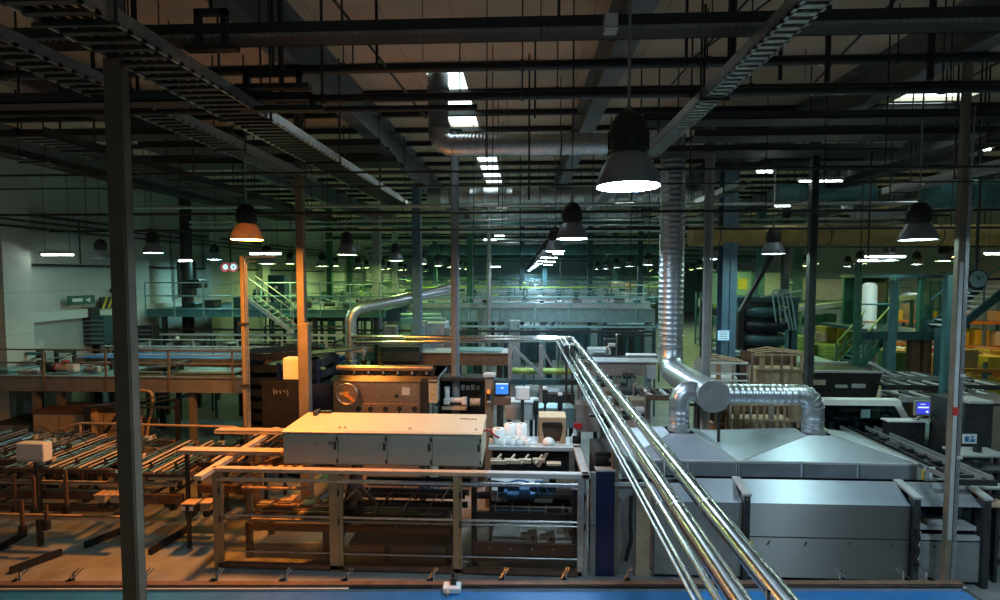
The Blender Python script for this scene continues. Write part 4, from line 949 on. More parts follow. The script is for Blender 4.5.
# ------------------------------------------------------------------ elevated gallery on the left
YG = 13.0; zd = UZ(377, YG, 200); bh = .42; gx1 = UX(243, 385, YG)
bridge(XL + .45, gx1, YG, 16.6, zd, bh, 'long elevated conveyor gallery with orange-lit side beam before the white wall', 'grey', 'tealdeck', UZ(350, YG, 120) - zd, 2, 1.76, (UX(30, 420, YG) + .05, UX(65, 420, YG) - .25, -9.0), off=(UX(45, 375, YG) - XL - .45) % 1.76, mrail='post', mleg='post')
ztop_ = zd + .02
# dark flat belts, plates, motors and frames on the gallery
for k, (px0, px1, yy, w, m, lab) in enumerate(((2, 24, 13.7, .9, 'tealdeck', 'pale plate at the wall end of the orange-lit gallery'), (125, 172, 13.6, .8, 'tealdeck', 'pale blue plate just behind the brown post on the gallery'), (185, 242, 13.6, .9, 'tealdeck', 'wide pale blue plate at the open end of the gallery'), (28, 48, 13.5, .6, 'white', 'small white plate near the gallery motor'))):
    a, b = UX(px0, 372, yy), UX(px1, 372, yy); single('cover_plate', lab, 'plate', m, MB().box(a, b, yy - w / 2, yy + w / 2, ztop_, ztop_ + .05, .01).box(a, b, yy - w / 2, yy - w / 2 + .03, ztop_ - .01, ztop_ + .09))
for k, (px, s, lab, m, m2) in enumerate(((66, 1.2, 'white and red gear motor standing on the gallery by the brown post', 'white', 'red'), (50, .9, 'dark gear motor next to the white and red one', 'dark', 'black'), (92, .8, 'small grey gear motor on the gallery in the dark frame', 'lgrey', 'grey'))):
    a = U(px, 375, 13.4); gearmotor(a.x, 13.4, ztop_, s, lab, None, m, m2)
for k, (px0, px1, py0, yy) in enumerate(((88, 112, 358, 13.9), (20, 44, 352, 14.3), (57, 75, 350, 15.0), (166, 182, 362, 13.9))):
    a, b = UX(px0, 370, yy), UX(px1, 370, yy); zt_ = UZ(py0, yy, px0)
    t = thing('transfer_frame', ['dark portal frame standing right of the white and red motor', 'teal framework at the wall end of the gallery', 'thin frame behind the white and red motor', 'black motor frame between the two pale plates'][k], 'frame', ((a + b) / 2, yy, ztop_))
    for x in (a, b): part('upright', 'dark', t, MB().box(x - .04, x + .04, yy - .04, yy + .04, ztop_, zt_))
    part('cross_bar', 'dark' if k % 3 == 0 else 'teal', t, MB().box(a, b, yy - .05, yy + .05, zt_ - .08, zt_)); part('plate', 'lgrey', t, MB().hexa([(a, yy - .3, ztop_ + .12), (b, yy - .3, ztop_ + .2), (b, yy + .3, ztop_ + .2), (a, yy + .3, ztop_ + .12), (a, yy - .3, ztop_ + .15), (b, yy - .3, ztop_ + .23), (b, yy + .3, ztop_ + .23), (a, yy + .3, ztop_ + .15)])); part('brace', 'dark', t, MB().bar((a, yy, ztop_ + .05), (b, yy, zt_ - .08), .03))
t = thing('inclined_belt', 'black inclined belt section climbing between the pale gallery plates', 'conveyor', (UX(160, 372, 13.5), 13.5, ztop_))
a, b = UX(140, 375, 13.5), UX(180, 362, 13.5)
part('belt', 'rubber', t, MB().hexa([(a, 13.3, ztop_ + .02), (b, 13.3, ztop_ + .16), (b, 14.0, ztop_ + .2), (a, 14.0, ztop_ + .04), (a, 13.3, ztop_ + .07), (b, 13.3, ztop_ + .24), (b, 14.0, ztop_ + .27), (a, 14.0, ztop_ + .09)])); part('side_guard', 'steel', t, MB().bar((a, 13.28, ztop_ + .06), (b, 13.28, ztop_ + .24), .02, .05))
t = thing('belt_conveyor', 'low blue-striped belt conveyor lying along the orange-lit gallery deck', 'conveyor', (-10, 14.6, ztop_))
part('side_panel', 'post', t, MB().box(-13.6, -7.5, 14.55, 14.6, ztop_, ztop_ + .2)); part('frame', 'dark', t, MB().box(-13.6, -7.5, 14.6, 15.6, ztop_, ztop_ + .15)); part('belt', 'machblue', t, MB().box(-13.55, -7.55, 14.62, 15.55, ztop_ + .15, ztop_ + .21)); part('top_rail', 'lgrey', t, MB().cyl((-13.6, 14.6, ztop_ + .3), (-7.5, 14.6, ztop_ + .3), .025, 8)); part('rear_rail', 'lgrey', t, MB().cyl((-13.6, 15.6, ztop_ + .42), (-7.5, 15.6, ztop_ + .42), .025, 8))
for k in range(6): part('rail_post', 'grey', t, MB().box(-13.4 + 1.15 * k, -13.36 + 1.15 * k, 15.58, 15.62, ztop_, ztop_ + .42))
for k in range(7): gearmotor(-13.2 + .9 * k, 15.9, ztop_, .7 - .1 * (k % 3), 'small gear motor behind the blue-striped gallery belt, %s from the wall' % ORD[k], 'gallery belt motors', ('lgrey', 'dark', 'white')[k % 3], 'grey')
# second line of conveyors behind, with blue belt
z2 = UZ(360, 17.2, 200)
bridge(XL + .45, -6.6, 17.2, 18.4, z2 + .1, .34, 'second conveyor gallery with blue side stripe behind the first one', 'machblue', 'tealdeck', .62, 2, 1.6, (-13, -9, -7), mrail='lgrey', belt='machblue')
bridge(XL + .45, -4.0, 20.0, 21.6, UZ(352, 20, 200), .3, 'third teal conveyor gallery toward the mezzanine', 'teal', 'tealdk', .75, 2, 2.1, (-13.5, -10, -6.5, -4.5), mrail='lgrey', belt='tealdk')
# sloped handrails at the wall end
t = thing('stair_handrail', 'sloping handrail descending in front of the first white pilaster', 'handrail', (UX(20, 350, 15), 15, 2.8))
a, b = U(-20, 345, 13.8), U(58, 327, 15.8)
part('rail', 'grey', t, MB().cyl(a, b, .025, 8)); part('lower_rail', 'grey', t, MB().cyl(a - V((0, 0, .4)), b - V((0, 0, .4)), .02, 8))
for f in (.1, .4, .65, .95): p = a + (b - a) * f; part('railing_post', 'grey', t, MB().cyl((p.x, p.y, 2.7), p, .022, 8))
# dark stacks and white panels in front of the wall
for k, (px0, px1, py0, py1, yy, m, lab) in enumerate(((82, 90, 308, 345, 16.62, 'black', 'tall dark switchgear stack below the green exit sign'), (86, 104, 316, 345, 16.64, 'tealdk', 'dark green louvred machine block beside the switchgear stack'), (102, 117, 331, 343, 17.0, 'white', 'white cabinet panel above the gallery rail by the brown post'), (136, 152, 326, 345, 18.2, 'dark', 'dark machine block below the second pilaster'), (24, 32, 341, 350, 14.6, 'lgrey', 'grey motor box at foot of the first pilaster'))):
    a, b = U(px0, py1, yy), U(px1, py0, yy)
    t = thing('machine_block', lab, 'machine', (a.x, yy, a.z)); part('body', m, t, MB().box(a.x, b.x, yy, yy + .42, a.z, b.z, .02))
    mb = MB(); n = max(2, int((b.z - a.z) / .16))
    for j in range(n): mb.box(a.x + .05, b.x - .05, yy - .02, yy, a.z + .06 + j * (b.z - a.z - .08) / n, a.z + .1 + j * (b.z - a.z - .08) / n)
    part('louvres', 'grey' if m != 'white' else 'lgrey', t, mb); part('stand', 'dark', t, MB().box(a.x + .1, a.x + .18, yy + .3, yy + .38, 0, a.z).box(b.x - .18, b.x - .1, yy + .3, yy + .38, 0, a.z))
# signs on the wall side
p = U(70, 299, 17.2)
t = thing('exit_sign', 'green exit sign with pale arrow lettering on the white wall', 'sign', (XL + .33, 17.2, p.z - .12))
y0_, y1_ = 15.85, 16.85
part('panel', 'green', t, MB().box(XL + .3, XL + .36, y0_, y1_, p.z - .14, p.z + .16)); part('pictogram', 'white', t, MB().box(XL + .36, XL + .37, y0_ + .12, y0_ + .5, p.z - .04, p.z + .07).add([(XL + .372, y0_ + .6, p.z), (XL + .372, y0_ + .8, p.z + .09), (XL + .372, y0_ + .8, p.z - .09)], [[0, 1, 2]]))
p = U(92, 302, 18.0)
t = thing('hazard_board', 'black and yellow striped board on the white ledge', 'sign', (XL + .33, 18.0, p.z - .2))
part('board', 'black', t, MB().box(XL + .3, XL + .35, 17.1, 18.1, p.z - .2, p.z + .22))
mb = MB()
for k in range(4):
    y = 17.13 + .24 * k; mb.add([(XL + .355, y, p.z - .2), (XL + .355, y + .1, p.z - .2), (XL + .355, y + .3, p.z + .22), (XL + .355, y + .2, p.z + .22)], [[0, 1, 2, 3]])
part('stripes', 'yellow', t, mb)
p = U(90, 291, 17.6); single('wall_camera', 'tiny black camera fixed above the striped board', 'camera', 'black', MB().box(XL, XL + .22, 17.9, 18.2, p.z - .06, p.z + .08, .02).cyl((XL + .22, 18.05, p.z), (XL + .32, 18.05, p.z), .05, 10))
p = U(230, 267, 22)
t = thing('red_round_sign', 'pair of red and white round signs near the orange lamp', 'sign', (p.x, 22, p.z - .2))
part('board', 'red', t, MB().cyl((p.x - .19, 22, p.z), (p.x - .19, 21.95, p.z), .22, 20).cyl((p.x + .19, 22, p.z), (p.x + .19, 21.95, p.z), .22, 20).box(p.x - .35, p.x + .35, 21.96, 22, p.z - .12, p.z + .12)); part('disc', 'white', t, MB().cyl((p.x - .17, 21.95, p.z), (p.x - .17, 21.93, p.z), .12, 16).cyl((p.x + .19, 21.95, p.z), (p.x + .19, 21.93, p.z), .13, 16)); part('mark', 'red', t, MB().box(p.x + .14, p.x + .26, 21.92, 21.935, p.z - .02, p.z + .02).box(p.x + .18, p.x + .22, 21.92, 21.935, p.z - .06, p.z + .06))
part('hanger', 'dark', t, MB().cyl((p.x, 22, p.z + .2), (p.x, 22, 9.05), .012, 6))
a, b = U(268, 300, 24.5), U(285, 275, 24.5)
t = thing('wall_cabinet', 'blue-grey switch cabinet with white dot behind the orange lamp', 'cabinet', (a.x, 24.5, a.z)); part('housing', 'bluesteel', t, MB().box(a.x, b.x, 24.5, 24.9, a.z, b.z, .02)); part('door', 'tealdk', t, MB().box(a.x + .05, b.x - .05, 24.47, 24.5, a.z + .05, b.z - .05)); part('notice', 'white', t, MB().cyl(((a.x + b.x) / 2, 24.47, (a.z + b.z) / 2), ((a.x + b.x) / 2, 24.45, (a.z + b.z) / 2), .09, 14)); part('stand', 'dark', t, MB().box(a.x + .1, a.x + .2, 24.6, 24.7, 0, a.z).box(b.x - .2, b.x - .1, 24.6, 24.7, 0, a.z))

# inverted-L pole by the orange lamp
a = U(247, 440, 11.0)
t = thing('conduit_pole', 'slim orange-lit pole with bright double conduit under the orange lamp', 'pole', (a.x, 11.0, 0))
zt_ = UZ(256, 11, 247)
part('mast', 'post', t, MB().box(a.x - .055, a.x + .02, 10.96, 11.04, 0, zt_, .01)); part('conduit', 'galv', t, MB().tube(rounded([(a.x + .05, 11, 0), (a.x + .05, 11, zt_ - .02), (a.x + .75, 11, zt_ - .02)], .12), .016, 8)); part('conduit', 'galv', t, MB().tube(rounded([(a.x + .09, 11, 0), (a.x + .09, 11, zt_ - .12), (a.x + .3, 11, zt_ - .12)], .12), .014, 8)); part('base_plate', 'dark', t, MB().box(a.x - .16, a.x + .16, 10.85, 11.15, 0, .03)); part('clip', 'dark', t, MB().box(a.x - .1, a.x + .12, 10.93, 11.0, 3.0, 3.05).box(a.x - .1, a.x + .12, 10.93, 11.0, 4.4, 4.45))
# junction box lit orange
a, b = U(284, 380, 11.45), U(302, 358, 11.45)
t = thing('junction_box', 'square orange-lit junction box mounted beside the dark post', 'junction box', (a.x, 11.4, a.z)); part('housing', 'white', t, MB().box(a.x, b.x, 11.42, 11.7, a.z + .02, b.z, .01)); part('lid', 'white', t, MB().box(a.x + .01, b.x - .01, 11.4, 11.42, a.z + .03, b.z - .04)); part('bracket', 'dark', t, MB().box(b.x - .05, UX(300, 370, 11.35) + .02, 11.45, 11.5, a.z + .2, a.z + .28))

# ------------------------------------------------------------------ dark spiral tower behind the posts
cx = UX(292, 400, 14.2); cy = 14.2; Rr = 1.25; z1_ = UZ(352, 14.2, 292)
t = thing('spiral_conveyor', 'dark navy spiral conveyor tower half hidden behind the orange-lit posts', 'spiral conveyor', (cx, cy, 0))
part('drum', 'spiral', t, MB().lathe((cx, cy, 0), [(.75, 0), (.75, z1_ - .35), (.6, z1_ - .3), (.001, z1_ - .3)], 32))
nt = 9
for k in range(nt):
    z = .35 + (z1_ - .35) * k / nt; mb = MB(); vs = []; n = 36
    for i in range(n + 1):
        a = 2 * math.pi * i / n - .8; zz = z + (z1_ - .35) / nt * i / n
        for q, dz in ((.78, 0), (Rr, 0), (Rr, .2), (Rr - .03, .2), (Rr - .03, .03), (.78, .03)): vs.append((cx + q * math.cos(a), cy + q * math.sin(a), zz + dz))
    mb.add(vs, [[i * 6 + j, i * 6 + (j + 1) % 6, (i + 1) * 6 + (j + 1) % 6, (i + 1) * 6 + j] for i in range(n) for j in range(6)]); part('flight', 'spiral', t, mb)
for k in range(8):
    a = k * .785 + .2; part('frame_post', 'navy', t, MB().box(cx + 1.3 * math.cos(a) - .04, cx + 1.3 * math.cos(a) + .04, cy + 1.3 * math.sin(a) - .04, cy + 1.3 * math.sin(a) + .04, 0, z1_ - .1))
part('top_belt', 'dark', t, MB().hexa([(cx + .2, cy - 1.0, z1_ - .02), (cx + 1.9, cy + .6, z1_ - .02), (cx + 1.6, cy + 1.1, z1_ - .02), (cx - .1, cy - .4, z1_ - .02), (cx + .2, cy - 1.0, z1_ + .02), (cx + 1.9, cy + .6, z1_ + .02), (cx + 1.6, cy + 1.1, z1_ + .02), (cx - .1, cy - .4, z1_ + .02)]))
a, b = UX(262, 395, 12.7), UX(298, 395, 12.7)
part('guard_panel', 'black', t, MB().box(a, b, 12.68, 12.72, .3, UZ(381, 12.7, 280), .01)); zz = UZ(392, 12.66, 280); x_ = UX(273, 392, 12.66)
part('guard_panel', 'navy', t, MB().box(UX(313, 395, 12.8), UX(334, 395, 12.8), 12.78, 12.82, .3, UZ(384, 12.8, 320), .01))
mb = MB()
for k, pts in enumerate((((0, .08), (.03, -.08), (.06, .06)), ((.09, .05), (.1, -.06)), ((.14, .0), (.18, .05), (.2, -.05)), ((.24, .02), (.3, .03), (.33, -.02)), ((.36, .06), (.4, .0), (.38, -.1)))):
    mb.tube([(x_ + p[0], 12.665, zz + p[1]) for p in pts], .008, 5)
part('chalk_scrawl', 'lgrey', t, mb)

# ------------------------------------------------------------------ beneath the gallery: tan housings, handrail, box on a pole
for k, (px0, px1, py0, py1, yy, m) in enumerate(((35, 85, 414, 470, 12.6, 'cardl'), (90, 119, 412, 470, 13.0, 'cardl'), (0, 30, 425, 475, 13.2, 'grey'))):
    a, b = U(px0, py1, yy), U(px1, py0, yy)
    t = thing('machine_housing', ['wide tan machine housing under the gallery before the brown post', 'narrow tan machine housing tucked behind the black stand', 'grey machine housing at the wall end under the gallery'][k], 'machine housing', (a.x, yy, 0))
    part('body', m, t, MB().box(a.x, b.x, yy, yy + .9, .3, b.z, .02)); part('lid', 'brown' if k == 0 else 'dark', t, MB().box(a.x - .03, b.x + .03, yy - .03, yy + .93, b.z, b.z + .07)); part('foot', 'dark', t, MB().box(a.x + .05, a.x + .15, yy + .1, yy + .8, 0, .3)); part('foot', 'dark', t, MB().box(b.x - .15, b.x - .05, yy + .1, yy + .8, 0, .3)); part('panel_seam', 'dark', t, MB().box((a.x + b.x) / 2 - .006, (a.x + b.x) / 2 + .006, yy - .004, yy, .35, b.z - .05))
t = thing('black_stand', 'black trestle stand with slanting brace under the gallery', 'stand', (UX(100, 440, 12.4), 12.4, 0))
xa, xb, xc = UX(88, 430, 12.4), UX(178, 430, 12.4), UX(118, 430, 12.4); zt_ = UZ(407, 12.4, 110)
part('upright', 'black', t, MB().box(xa - .05, xa + .05, 12.35, 12.45, 0, zt_)); part('upright', 'black', t, MB().box(xb - .04, xb + .04, 12.35, 12.45, 0, zt_ + .2)); part('brace', 'black', t, MB().bar((xa + .1, 12.4, .9), (xc + .15, 12.4, zt_), .05)); part('top_bar', 'dark', t, MB().bar((xa - .1, 12.4, zt_), (xb, 12.4, zt_), .05)); part('slanting_bar', 'steel', t, MB().bar((xa, 12.38, zt_), (xc + 1.6, 12.38, zt_ + .35), .035)); part('slanting_bar', 'steel', t, MB().bar((xc, 12.36, zt_ - .05), (xb, 12.36, zt_ + .26), .03))
pts = [U(43, 460, 12.0), U(45, 434, 12.0), U(80, 423, 12.0), U(238, 427, 12.0), U(252, 444, 12.0)]
t = thing('bent_handrail', 'bent tan handrail pipe in front of the tan machine housings', 'handrail', (pts[2].x, 12, 0))
part('rail', 'orangech', t, MB().tube(rounded(pts, .12), .03, 10)); part('railing_post', 'orangech', t, MB().cyl((pts[2].x, 12, 0), pts[2], .028, 8)); part('railing_post', 'orangech', t, MB().cyl((pts[0].x, 12, 0), pts[0], .028, 8)); part('railing_post', 'orangech', t, MB().cyl((pts[4].x, 12, 0), pts[4], .028, 8))
mid = [U(43, 447, 12.0), U(120, 447, 12.0), U(232, 451, 12.0)]; part('lower_rail', 'orangech', t, MB().tube(mid, .022, 8))
a, b = U(16, 462, 9.4), U(43, 444, 9.4)
t = thing('junction_box', 'white junction box on a pole beside the wall-end rails', 'junction box', (a.x, 9.4, 0)); part('housing', 'white', t, MB().box(a.x, b.x, 9.4, 9.6, a.z, b.z, .015)); part('lid_seam', 'dark', t, MB().box(a.x + .02, b.x - .02, 9.396, 9.4, a.z + .03, a.z + .037)); part('pole', 'dark', t, MB().box((a.x + b.x) / 2 - .04, (a.x + b.x) / 2 + .04, 9.5, 9.58, 0, a.z)); part('gland', 'grey', t, MB().cyl((a.x + .1, 9.5, a.z), (a.x + .1, 9.5, a.z - .08), .03, 8))
gearmotor(UX(53, 440, 12.1), 12.1, UZ(444, 12.1, 53), 1.2, 'tan-lit gear motor before the wide tan housing', None, 'tan', 'lgrey')
single('motor_stand', 'dark bracket post carrying the tan-lit gear motor', 'stand', 'dark', MB().box(UX(53, 440, 12.1) - .2, UX(53, 440, 12.1) + .25, 12.0, 12.2, UZ(444, 12.1, 53) - .04, UZ(444, 12.1, 53)).box(UX(53, 440, 12.1) - .05, UX(53, 440, 12.1) + .05, 12.05, 12.15, 0, UZ(444, 12.1, 53) - .04))
gearmotor(UX(8, 437, 12.3), 12.3, UZ(442, 12.3, 8), 1.0, 'pale gear motor at the wall-end corner under the gallery', None, 'lgrey', 'white')
t = thing('hose_loop', 'orange-lit bent hose hanging under the gallery beside the brown post', 'hose', (UX(148, 400, 12.6), 12.6, 1.9))
part('hose', 'orangech', t, MB().tube(rounded([U(140, 390, 12.6), U(152, 391, 12.6), U(153, 405, 12.6), U(147, 432, 12.6), U(147, 470, 12.6)], .2), .035, 8)); part('bracket', 'dark', t, MB().box(UX(143, 420, 12.6), UX(157, 420, 12.6), 12.58, 12.64, UZ(424, 12.6, 150), UZ(418, 12.6, 150)))

# ------------------------------------------------------------------ rail beds of the long wall-side line
ZR = 1.62
def rail_bed(x0, x1, y0, y1, z, nl, label, rails, mr='orangech'):  # tan rods between the steel ones carry the orange light as colour
    t = thing('rail_conveyor', label, 'conveyor', ((x0 + x1) / 2, y0, 0))
    for k in range(nl):
        x = x0 + (x1 - x0) * (k + .5) / nl
        part('guide_rail', mr if k % 2 else 'steel', t, MB().cyl((x, y0, z + .02 * (k % 2)), (x, y1, z + .02 * (k % 2)), .022, 8).cyl((x + .12, y0 + .1, z), (x + .12, y1 - .1, z), .014, 8))
        if k % 2 == 0: part('rail_clamp', 'rubber', t, MB().box(x - .03, x + .03, y0 + .25, y0 + .34, z - .34, z + .03).cyl((x, y0 + .3, z + .03), (x, y0 + .3, z + .12), .02, 6))
    for y in rails:
        part('cross_bar', 'brown', t, MB().box(x0 - .1, x1 + .1, y - .04, y + .04, z - .16, z - .07))
        part('cross_tube', 'steel', t, MB().cyl((x0 - .1, y - .06, z - .02), (x1 + .1, y - .06, z - .02), .018, 8))
    for x in (x0, (x0 + x1) / 2, x1):
        for y in (rails[-1],):
            part('support_arm', 'brown', t, MB().box(x - .03, x + .03, rails[0] - .04, rails[-1], z - .24, z - .16)); l = part('leg', 'dark', t, MB().box(x - .03, x + .03, y - .03, y + .03, 0, z - .1)); part('leveling_foot', 'black', l, MB().cyl((x, y, 0), (x, y, .06), .08, 10))
    part('lower_beam', 'brown', t, MB().box(x0 - .1, x1 + .1, y0 + .1, y0 + .2, .95, 1.12)); part('lower_beam', 'brown', t, MB().box(x0 - .1, x1 + .1, y1 - .2, y1 - .1, .95, 1.12)); return t


rail_bed(-10.6, -8.45, 9.5, 11.6, ZR, 7, 'rail bed of bright parallel rods beneath the white junction box', (9.7, 10.6, 11.5))
rail_bed(-8.2, -6.9, 9.4, 11.3, ZR - .02, 5, 'rail bed of orange-lit rods directly behind the brown post', (9.6, 10.4, 11.2))
rail_bed(-6.7, -5.75, 9.9, 11.8, ZR + .03, 5, 'rail bed of rods next to the tan cable channels', (10.1, 10.9, 11.7))
rail_bed(-13.4, -10.9, 10.2, 12.2, ZR - .1, 6, 'rail bed of dull rods farthest to the wall corner', (10.4, 11.2, 12.1), 'grey')
# beams crossing in front of the beds
for k, (px0, px1, py, yy, h, m) in enumerate(((-40, 115, 502, 9.7, .12, 'brown'), (150, 216, 498, 9.9, .1, 'brown'), (-40, 125, 513, 9.3, .07, 'orangech'), (0, 176, 480, 9.6, .05, 'orangech'), (105, 172, 453, 11.7, .05, 'orangech'), (-30, 60, 455, 12.0, .06, 'brown'), (150, 185, 476, 9.6, .06, 'tan'))):
    a, b = U(px0, py, yy), U(px1, py, yy)
    t = thing('line_beam', 'horizontal beam of the wall-side line, %s up from the floor stripes' % ORD[k], 'beam', ((a.x + b.x) / 2, yy, 0))
    part('beam', m, t, MB().box(a.x, b.x, yy - .05, yy + .05, a.z - h, a.z)); part('upper_strip', 'steel', t, MB().box(a.x, b.x, yy - .055, yy - .04, a.z - .01, a.z + .015))
    part('support_arm', 'dark', t, MB().bar((a.x + .24, yy, a.z - h * .5), (a.x + .24, 11.5, a.z - h * .5), .05)); part('support_arm', 'dark', t, MB().bar((b.x - .26, yy, a.z - h * .5), (b.x - .26, 11.5, a.z - h * .5), .05))
# post clamps hanging, motors
for k, (px, py0, py1, yy) in enumerate(((16, 478, 516, 9.4), (35, 476, 516, 9.4), (67, 470, 514, 9.5), (23, 500, 535, 9.1), (47, 505, 530, 9.1), (82, 466, 495, 9.9), (55, 463, 490, 10.1))):
    a, b = U(px, py1, yy), U(px, py0, yy)
    t = thing('drop_bracket', 'black-footed vertical bracket on the wall-side line, %s of seven' % ORD[k], 'bracket', (a.x, yy, a.z)); part('rod', 'brown', t, MB().box(a.x - .03, a.x + .03, yy - .02, yy + .02, a.z + .15, b.z)); part('clamp', 'rubber', t, MB().box(a.x - .06, a.x + .06, yy - .05, yy + .05, a.z, a.z + .2, .02)); part('bolt', 'steel', t, MB().cyl((a.x, yy - .03, b.z - .1), (a.x, yy - .06, b.z - .1), .02, 8))
for k, (px, py, yy, s, lab) in enumerate(((100, 500, 9.3, 0.8, 'tan block motor on the line, just before the brown post'), (115, 500, 9.3, 0.8, 'tan block motor hidden partly by the brown post'), (188, 509, 9.3, .9, 'black motor with two white faces beside the guard corner'), (205, 508, 9.3, .7, 'small tan motor between the two-faced motor and guard'))):
    a = U(px, py, yy)
    t = thing('drive_motor', lab, 'motor', (a.x, yy, a.z - .25)); m = 'tan' if k != 2 else 'black'
    part('block', m, t, MB().box(a.x - .15 * s, a.x + .14 * s, yy, yy + .22, a.z - .07, a.z + .08, .02)); part('gearbox', 'black', t, MB().box(a.x - .1 * s, a.x + .08 * s, yy + .02, yy + .2, a.z - .2, a.z - .07, .015)); part('top_plate', 'orangech', t, MB().box(a.x - .16 * s, a.x + .15 * s, yy - .01, yy + .23, a.z + .08, a.z + .1))
    if k == 2:
        for d in (-.09, .07): part('white_face', 'white', t, MB().box(a.x + d - .035, a.x + d + .035, yy - .012, yy, a.z - .03, a.z + .05))
    part('mounting_leg', 'dark', t, MB().box(a.x - .03, a.x + .03, yy + .1, yy + .7, a.z - .1, a.z - .05))
# strip of dark floor rails and pads
for k, (px0, py0, px1, py1) in enumerate(((0, 551, 25, 536), (10, 574, 62, 555), (150, 555, 190, 530), (160, 548, 180, 537), (85, 548, 122, 533))):
    a = U(px0, py0, 1); b = U(px1, py1, 1)
    def gr(px, py):
        d = FWD * 500 + RGT * (px - 500) + UPV * (300 - py); q = V((0, 0, CH)) + d * (CH / -d.z); return V((q.x, q.y, 0))
    a, b = gr(px0, py0), gr(px1, py1)
    single('floor_rail', 'dark rail strip bolted to the floor before the wall-side line, %s of five' % ORD[k], 'rail', 'rubber', MB().bar((a.x, a.y, .05), (b.x, b.y, .05), .09, .1).bar((a.x, a.y, .1), (b.x, b.y, .1), .05, .06), 'floor rails')
single('motor_stand', 'grey bracket post carrying the pale wall-end motor', 'stand', 'dark', MB().box(UX(8, 440, 12.3) - .2, UX(8, 440, 12.3) + .28, 12.2, 12.4, UZ(442, 12.3, 8) - .04, UZ(442, 12.3, 8)).box(UX(8, 440, 12.3) - .05, UX(8, 440, 12.3) + .05, 12.25, 12.35, 0, UZ(442, 12.3, 8) - .04))
# chain guides, air lines and small valves scattered over the rail beds
for k in range(16):
    x = -13.0 + 7.0 * k / 15 + R.uniform(-.15, .15); y = 9.75 + R.uniform(0, 1.6); z = ZR + .05
    t = thing('valve_block', 'small %s valve block riding on the rail beds, %s from the wall' % (('brown', 'pale', 'black', 'orange-lit')[k % 4], ORD[k]), 'valve', (x, y, z), 'valve blocks on rail beds')
    part('block', ('brown', 'lgrey', 'rubber', 'orangech')[k % 4], t, MB().box(x - .07, x + .07, y - .05, y + .05, z, z + .1, .01)); part('cylinder', 'steel', t, MB().cyl((x, y - .05, z + .06), (x, y - .3, z + .06), .03, 8)); part('fitting', 'black', t, MB().cyl((x + .03, y, z + .1), (x + .03, y, z + .15), .015, 6)); part('air_line', 'rubber', t, MB().tube(rounded([(x + .03, y, z + .15), (x + .03, y + .1, z + .3), (x + .2, y + .3, z + .02)], .1), .01, 5))  # orange-lit blocks have that light in their base colour
# ------------------------------------------------------------------ roller machine behind the cream cover
YM = 12.4
ax, bx = UX(333, 400, YM), UX(421, 400, YM); zs = UZ(381, YM, 380); zc = UZ(372, YM, 380)
t = thing('roller_machine', 'warm-lit stainless machine with gauge row and top roller behind cream cover', 'machine', ((ax + bx) / 2, YM, 0))
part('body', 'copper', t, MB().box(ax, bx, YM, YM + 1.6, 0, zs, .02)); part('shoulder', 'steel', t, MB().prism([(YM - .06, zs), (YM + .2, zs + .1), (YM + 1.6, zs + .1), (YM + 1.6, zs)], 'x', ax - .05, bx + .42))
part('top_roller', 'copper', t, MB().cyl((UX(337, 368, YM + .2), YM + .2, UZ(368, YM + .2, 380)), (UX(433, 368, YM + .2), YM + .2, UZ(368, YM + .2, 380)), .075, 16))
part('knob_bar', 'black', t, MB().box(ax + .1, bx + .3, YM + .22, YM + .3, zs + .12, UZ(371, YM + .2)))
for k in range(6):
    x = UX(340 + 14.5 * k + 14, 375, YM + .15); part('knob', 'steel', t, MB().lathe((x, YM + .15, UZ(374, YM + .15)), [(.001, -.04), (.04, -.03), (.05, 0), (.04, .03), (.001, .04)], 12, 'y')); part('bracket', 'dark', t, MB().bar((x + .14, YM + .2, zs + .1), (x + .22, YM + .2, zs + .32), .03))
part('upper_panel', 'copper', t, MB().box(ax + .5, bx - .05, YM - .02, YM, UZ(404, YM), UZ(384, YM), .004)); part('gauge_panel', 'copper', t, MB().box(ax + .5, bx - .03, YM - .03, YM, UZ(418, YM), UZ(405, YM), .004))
for k, px in enumerate((359, 371, 386, 400, 415)):
    x = UX(px, 408, YM); z = UZ(408.5, YM, px); g = part('gauge', 'black', t, MB().cyl((x, YM - .03, z), (x, YM - .06, z), .065, 16)); part('gauge_stem', 'rubber', g, MB().box(x - .015, x + .015, YM - .05, YM - .03, z - .2, z - .05))
x, z = UX(406, 391, YM), UZ(391, YM, 406); part('rating_plate', 'lgrey', t, MB().box(x - .1, x + .1, YM - .03, YM - .02, z - .1, z + .1)); part('dark_badge', 'dark', t, MB().cyl((UX(397, 398, YM), YM - .02, UZ(397, YM)), (UX(397, 398, YM), YM - .05, UZ(397, YM)), .05, 14))
x, z = UX(347, 394, YM - .2), UZ(394, YM - .2, 347); w_ = part('hand_wheel', 'copper', t, MB().cyl((x, YM - .1, z), (x, YM - .22, z), .27, 24).torus((x, YM - .22, z), .26, .03, 24, 8, 'y')); part('crank', 'orange', w_, MB().bar((x - .05, YM - .25, z + .05), (x + .2, YM - .26, z - .18), .05).cyl((x, YM - .22, z), (x, YM - .28, z), .06, 12)); part('tag', 'orangech', w_, MB().box(x - .18, x - .08, YM - .24, YM - .22, z - .02, z + .04))
part('black_column', 'black', t, MB().box(UX(421.5, 400, YM), UX(428, 400, YM), YM - .04, YM + .2, 0, UZ(380, YM)))
part('grey_column', 'tan', t, MB().box(UX(428.5, 400, YM), UX(437.5, 400, YM), YM - .02, YM + .3, UZ(404, YM), UZ(381, YM), .01)); part('switch', 'yellow', t, MB().box(UX(432, 393, YM), UX(433.5, 393, YM), YM - .04, YM - .02, UZ(395, YM), UZ(392, YM)))
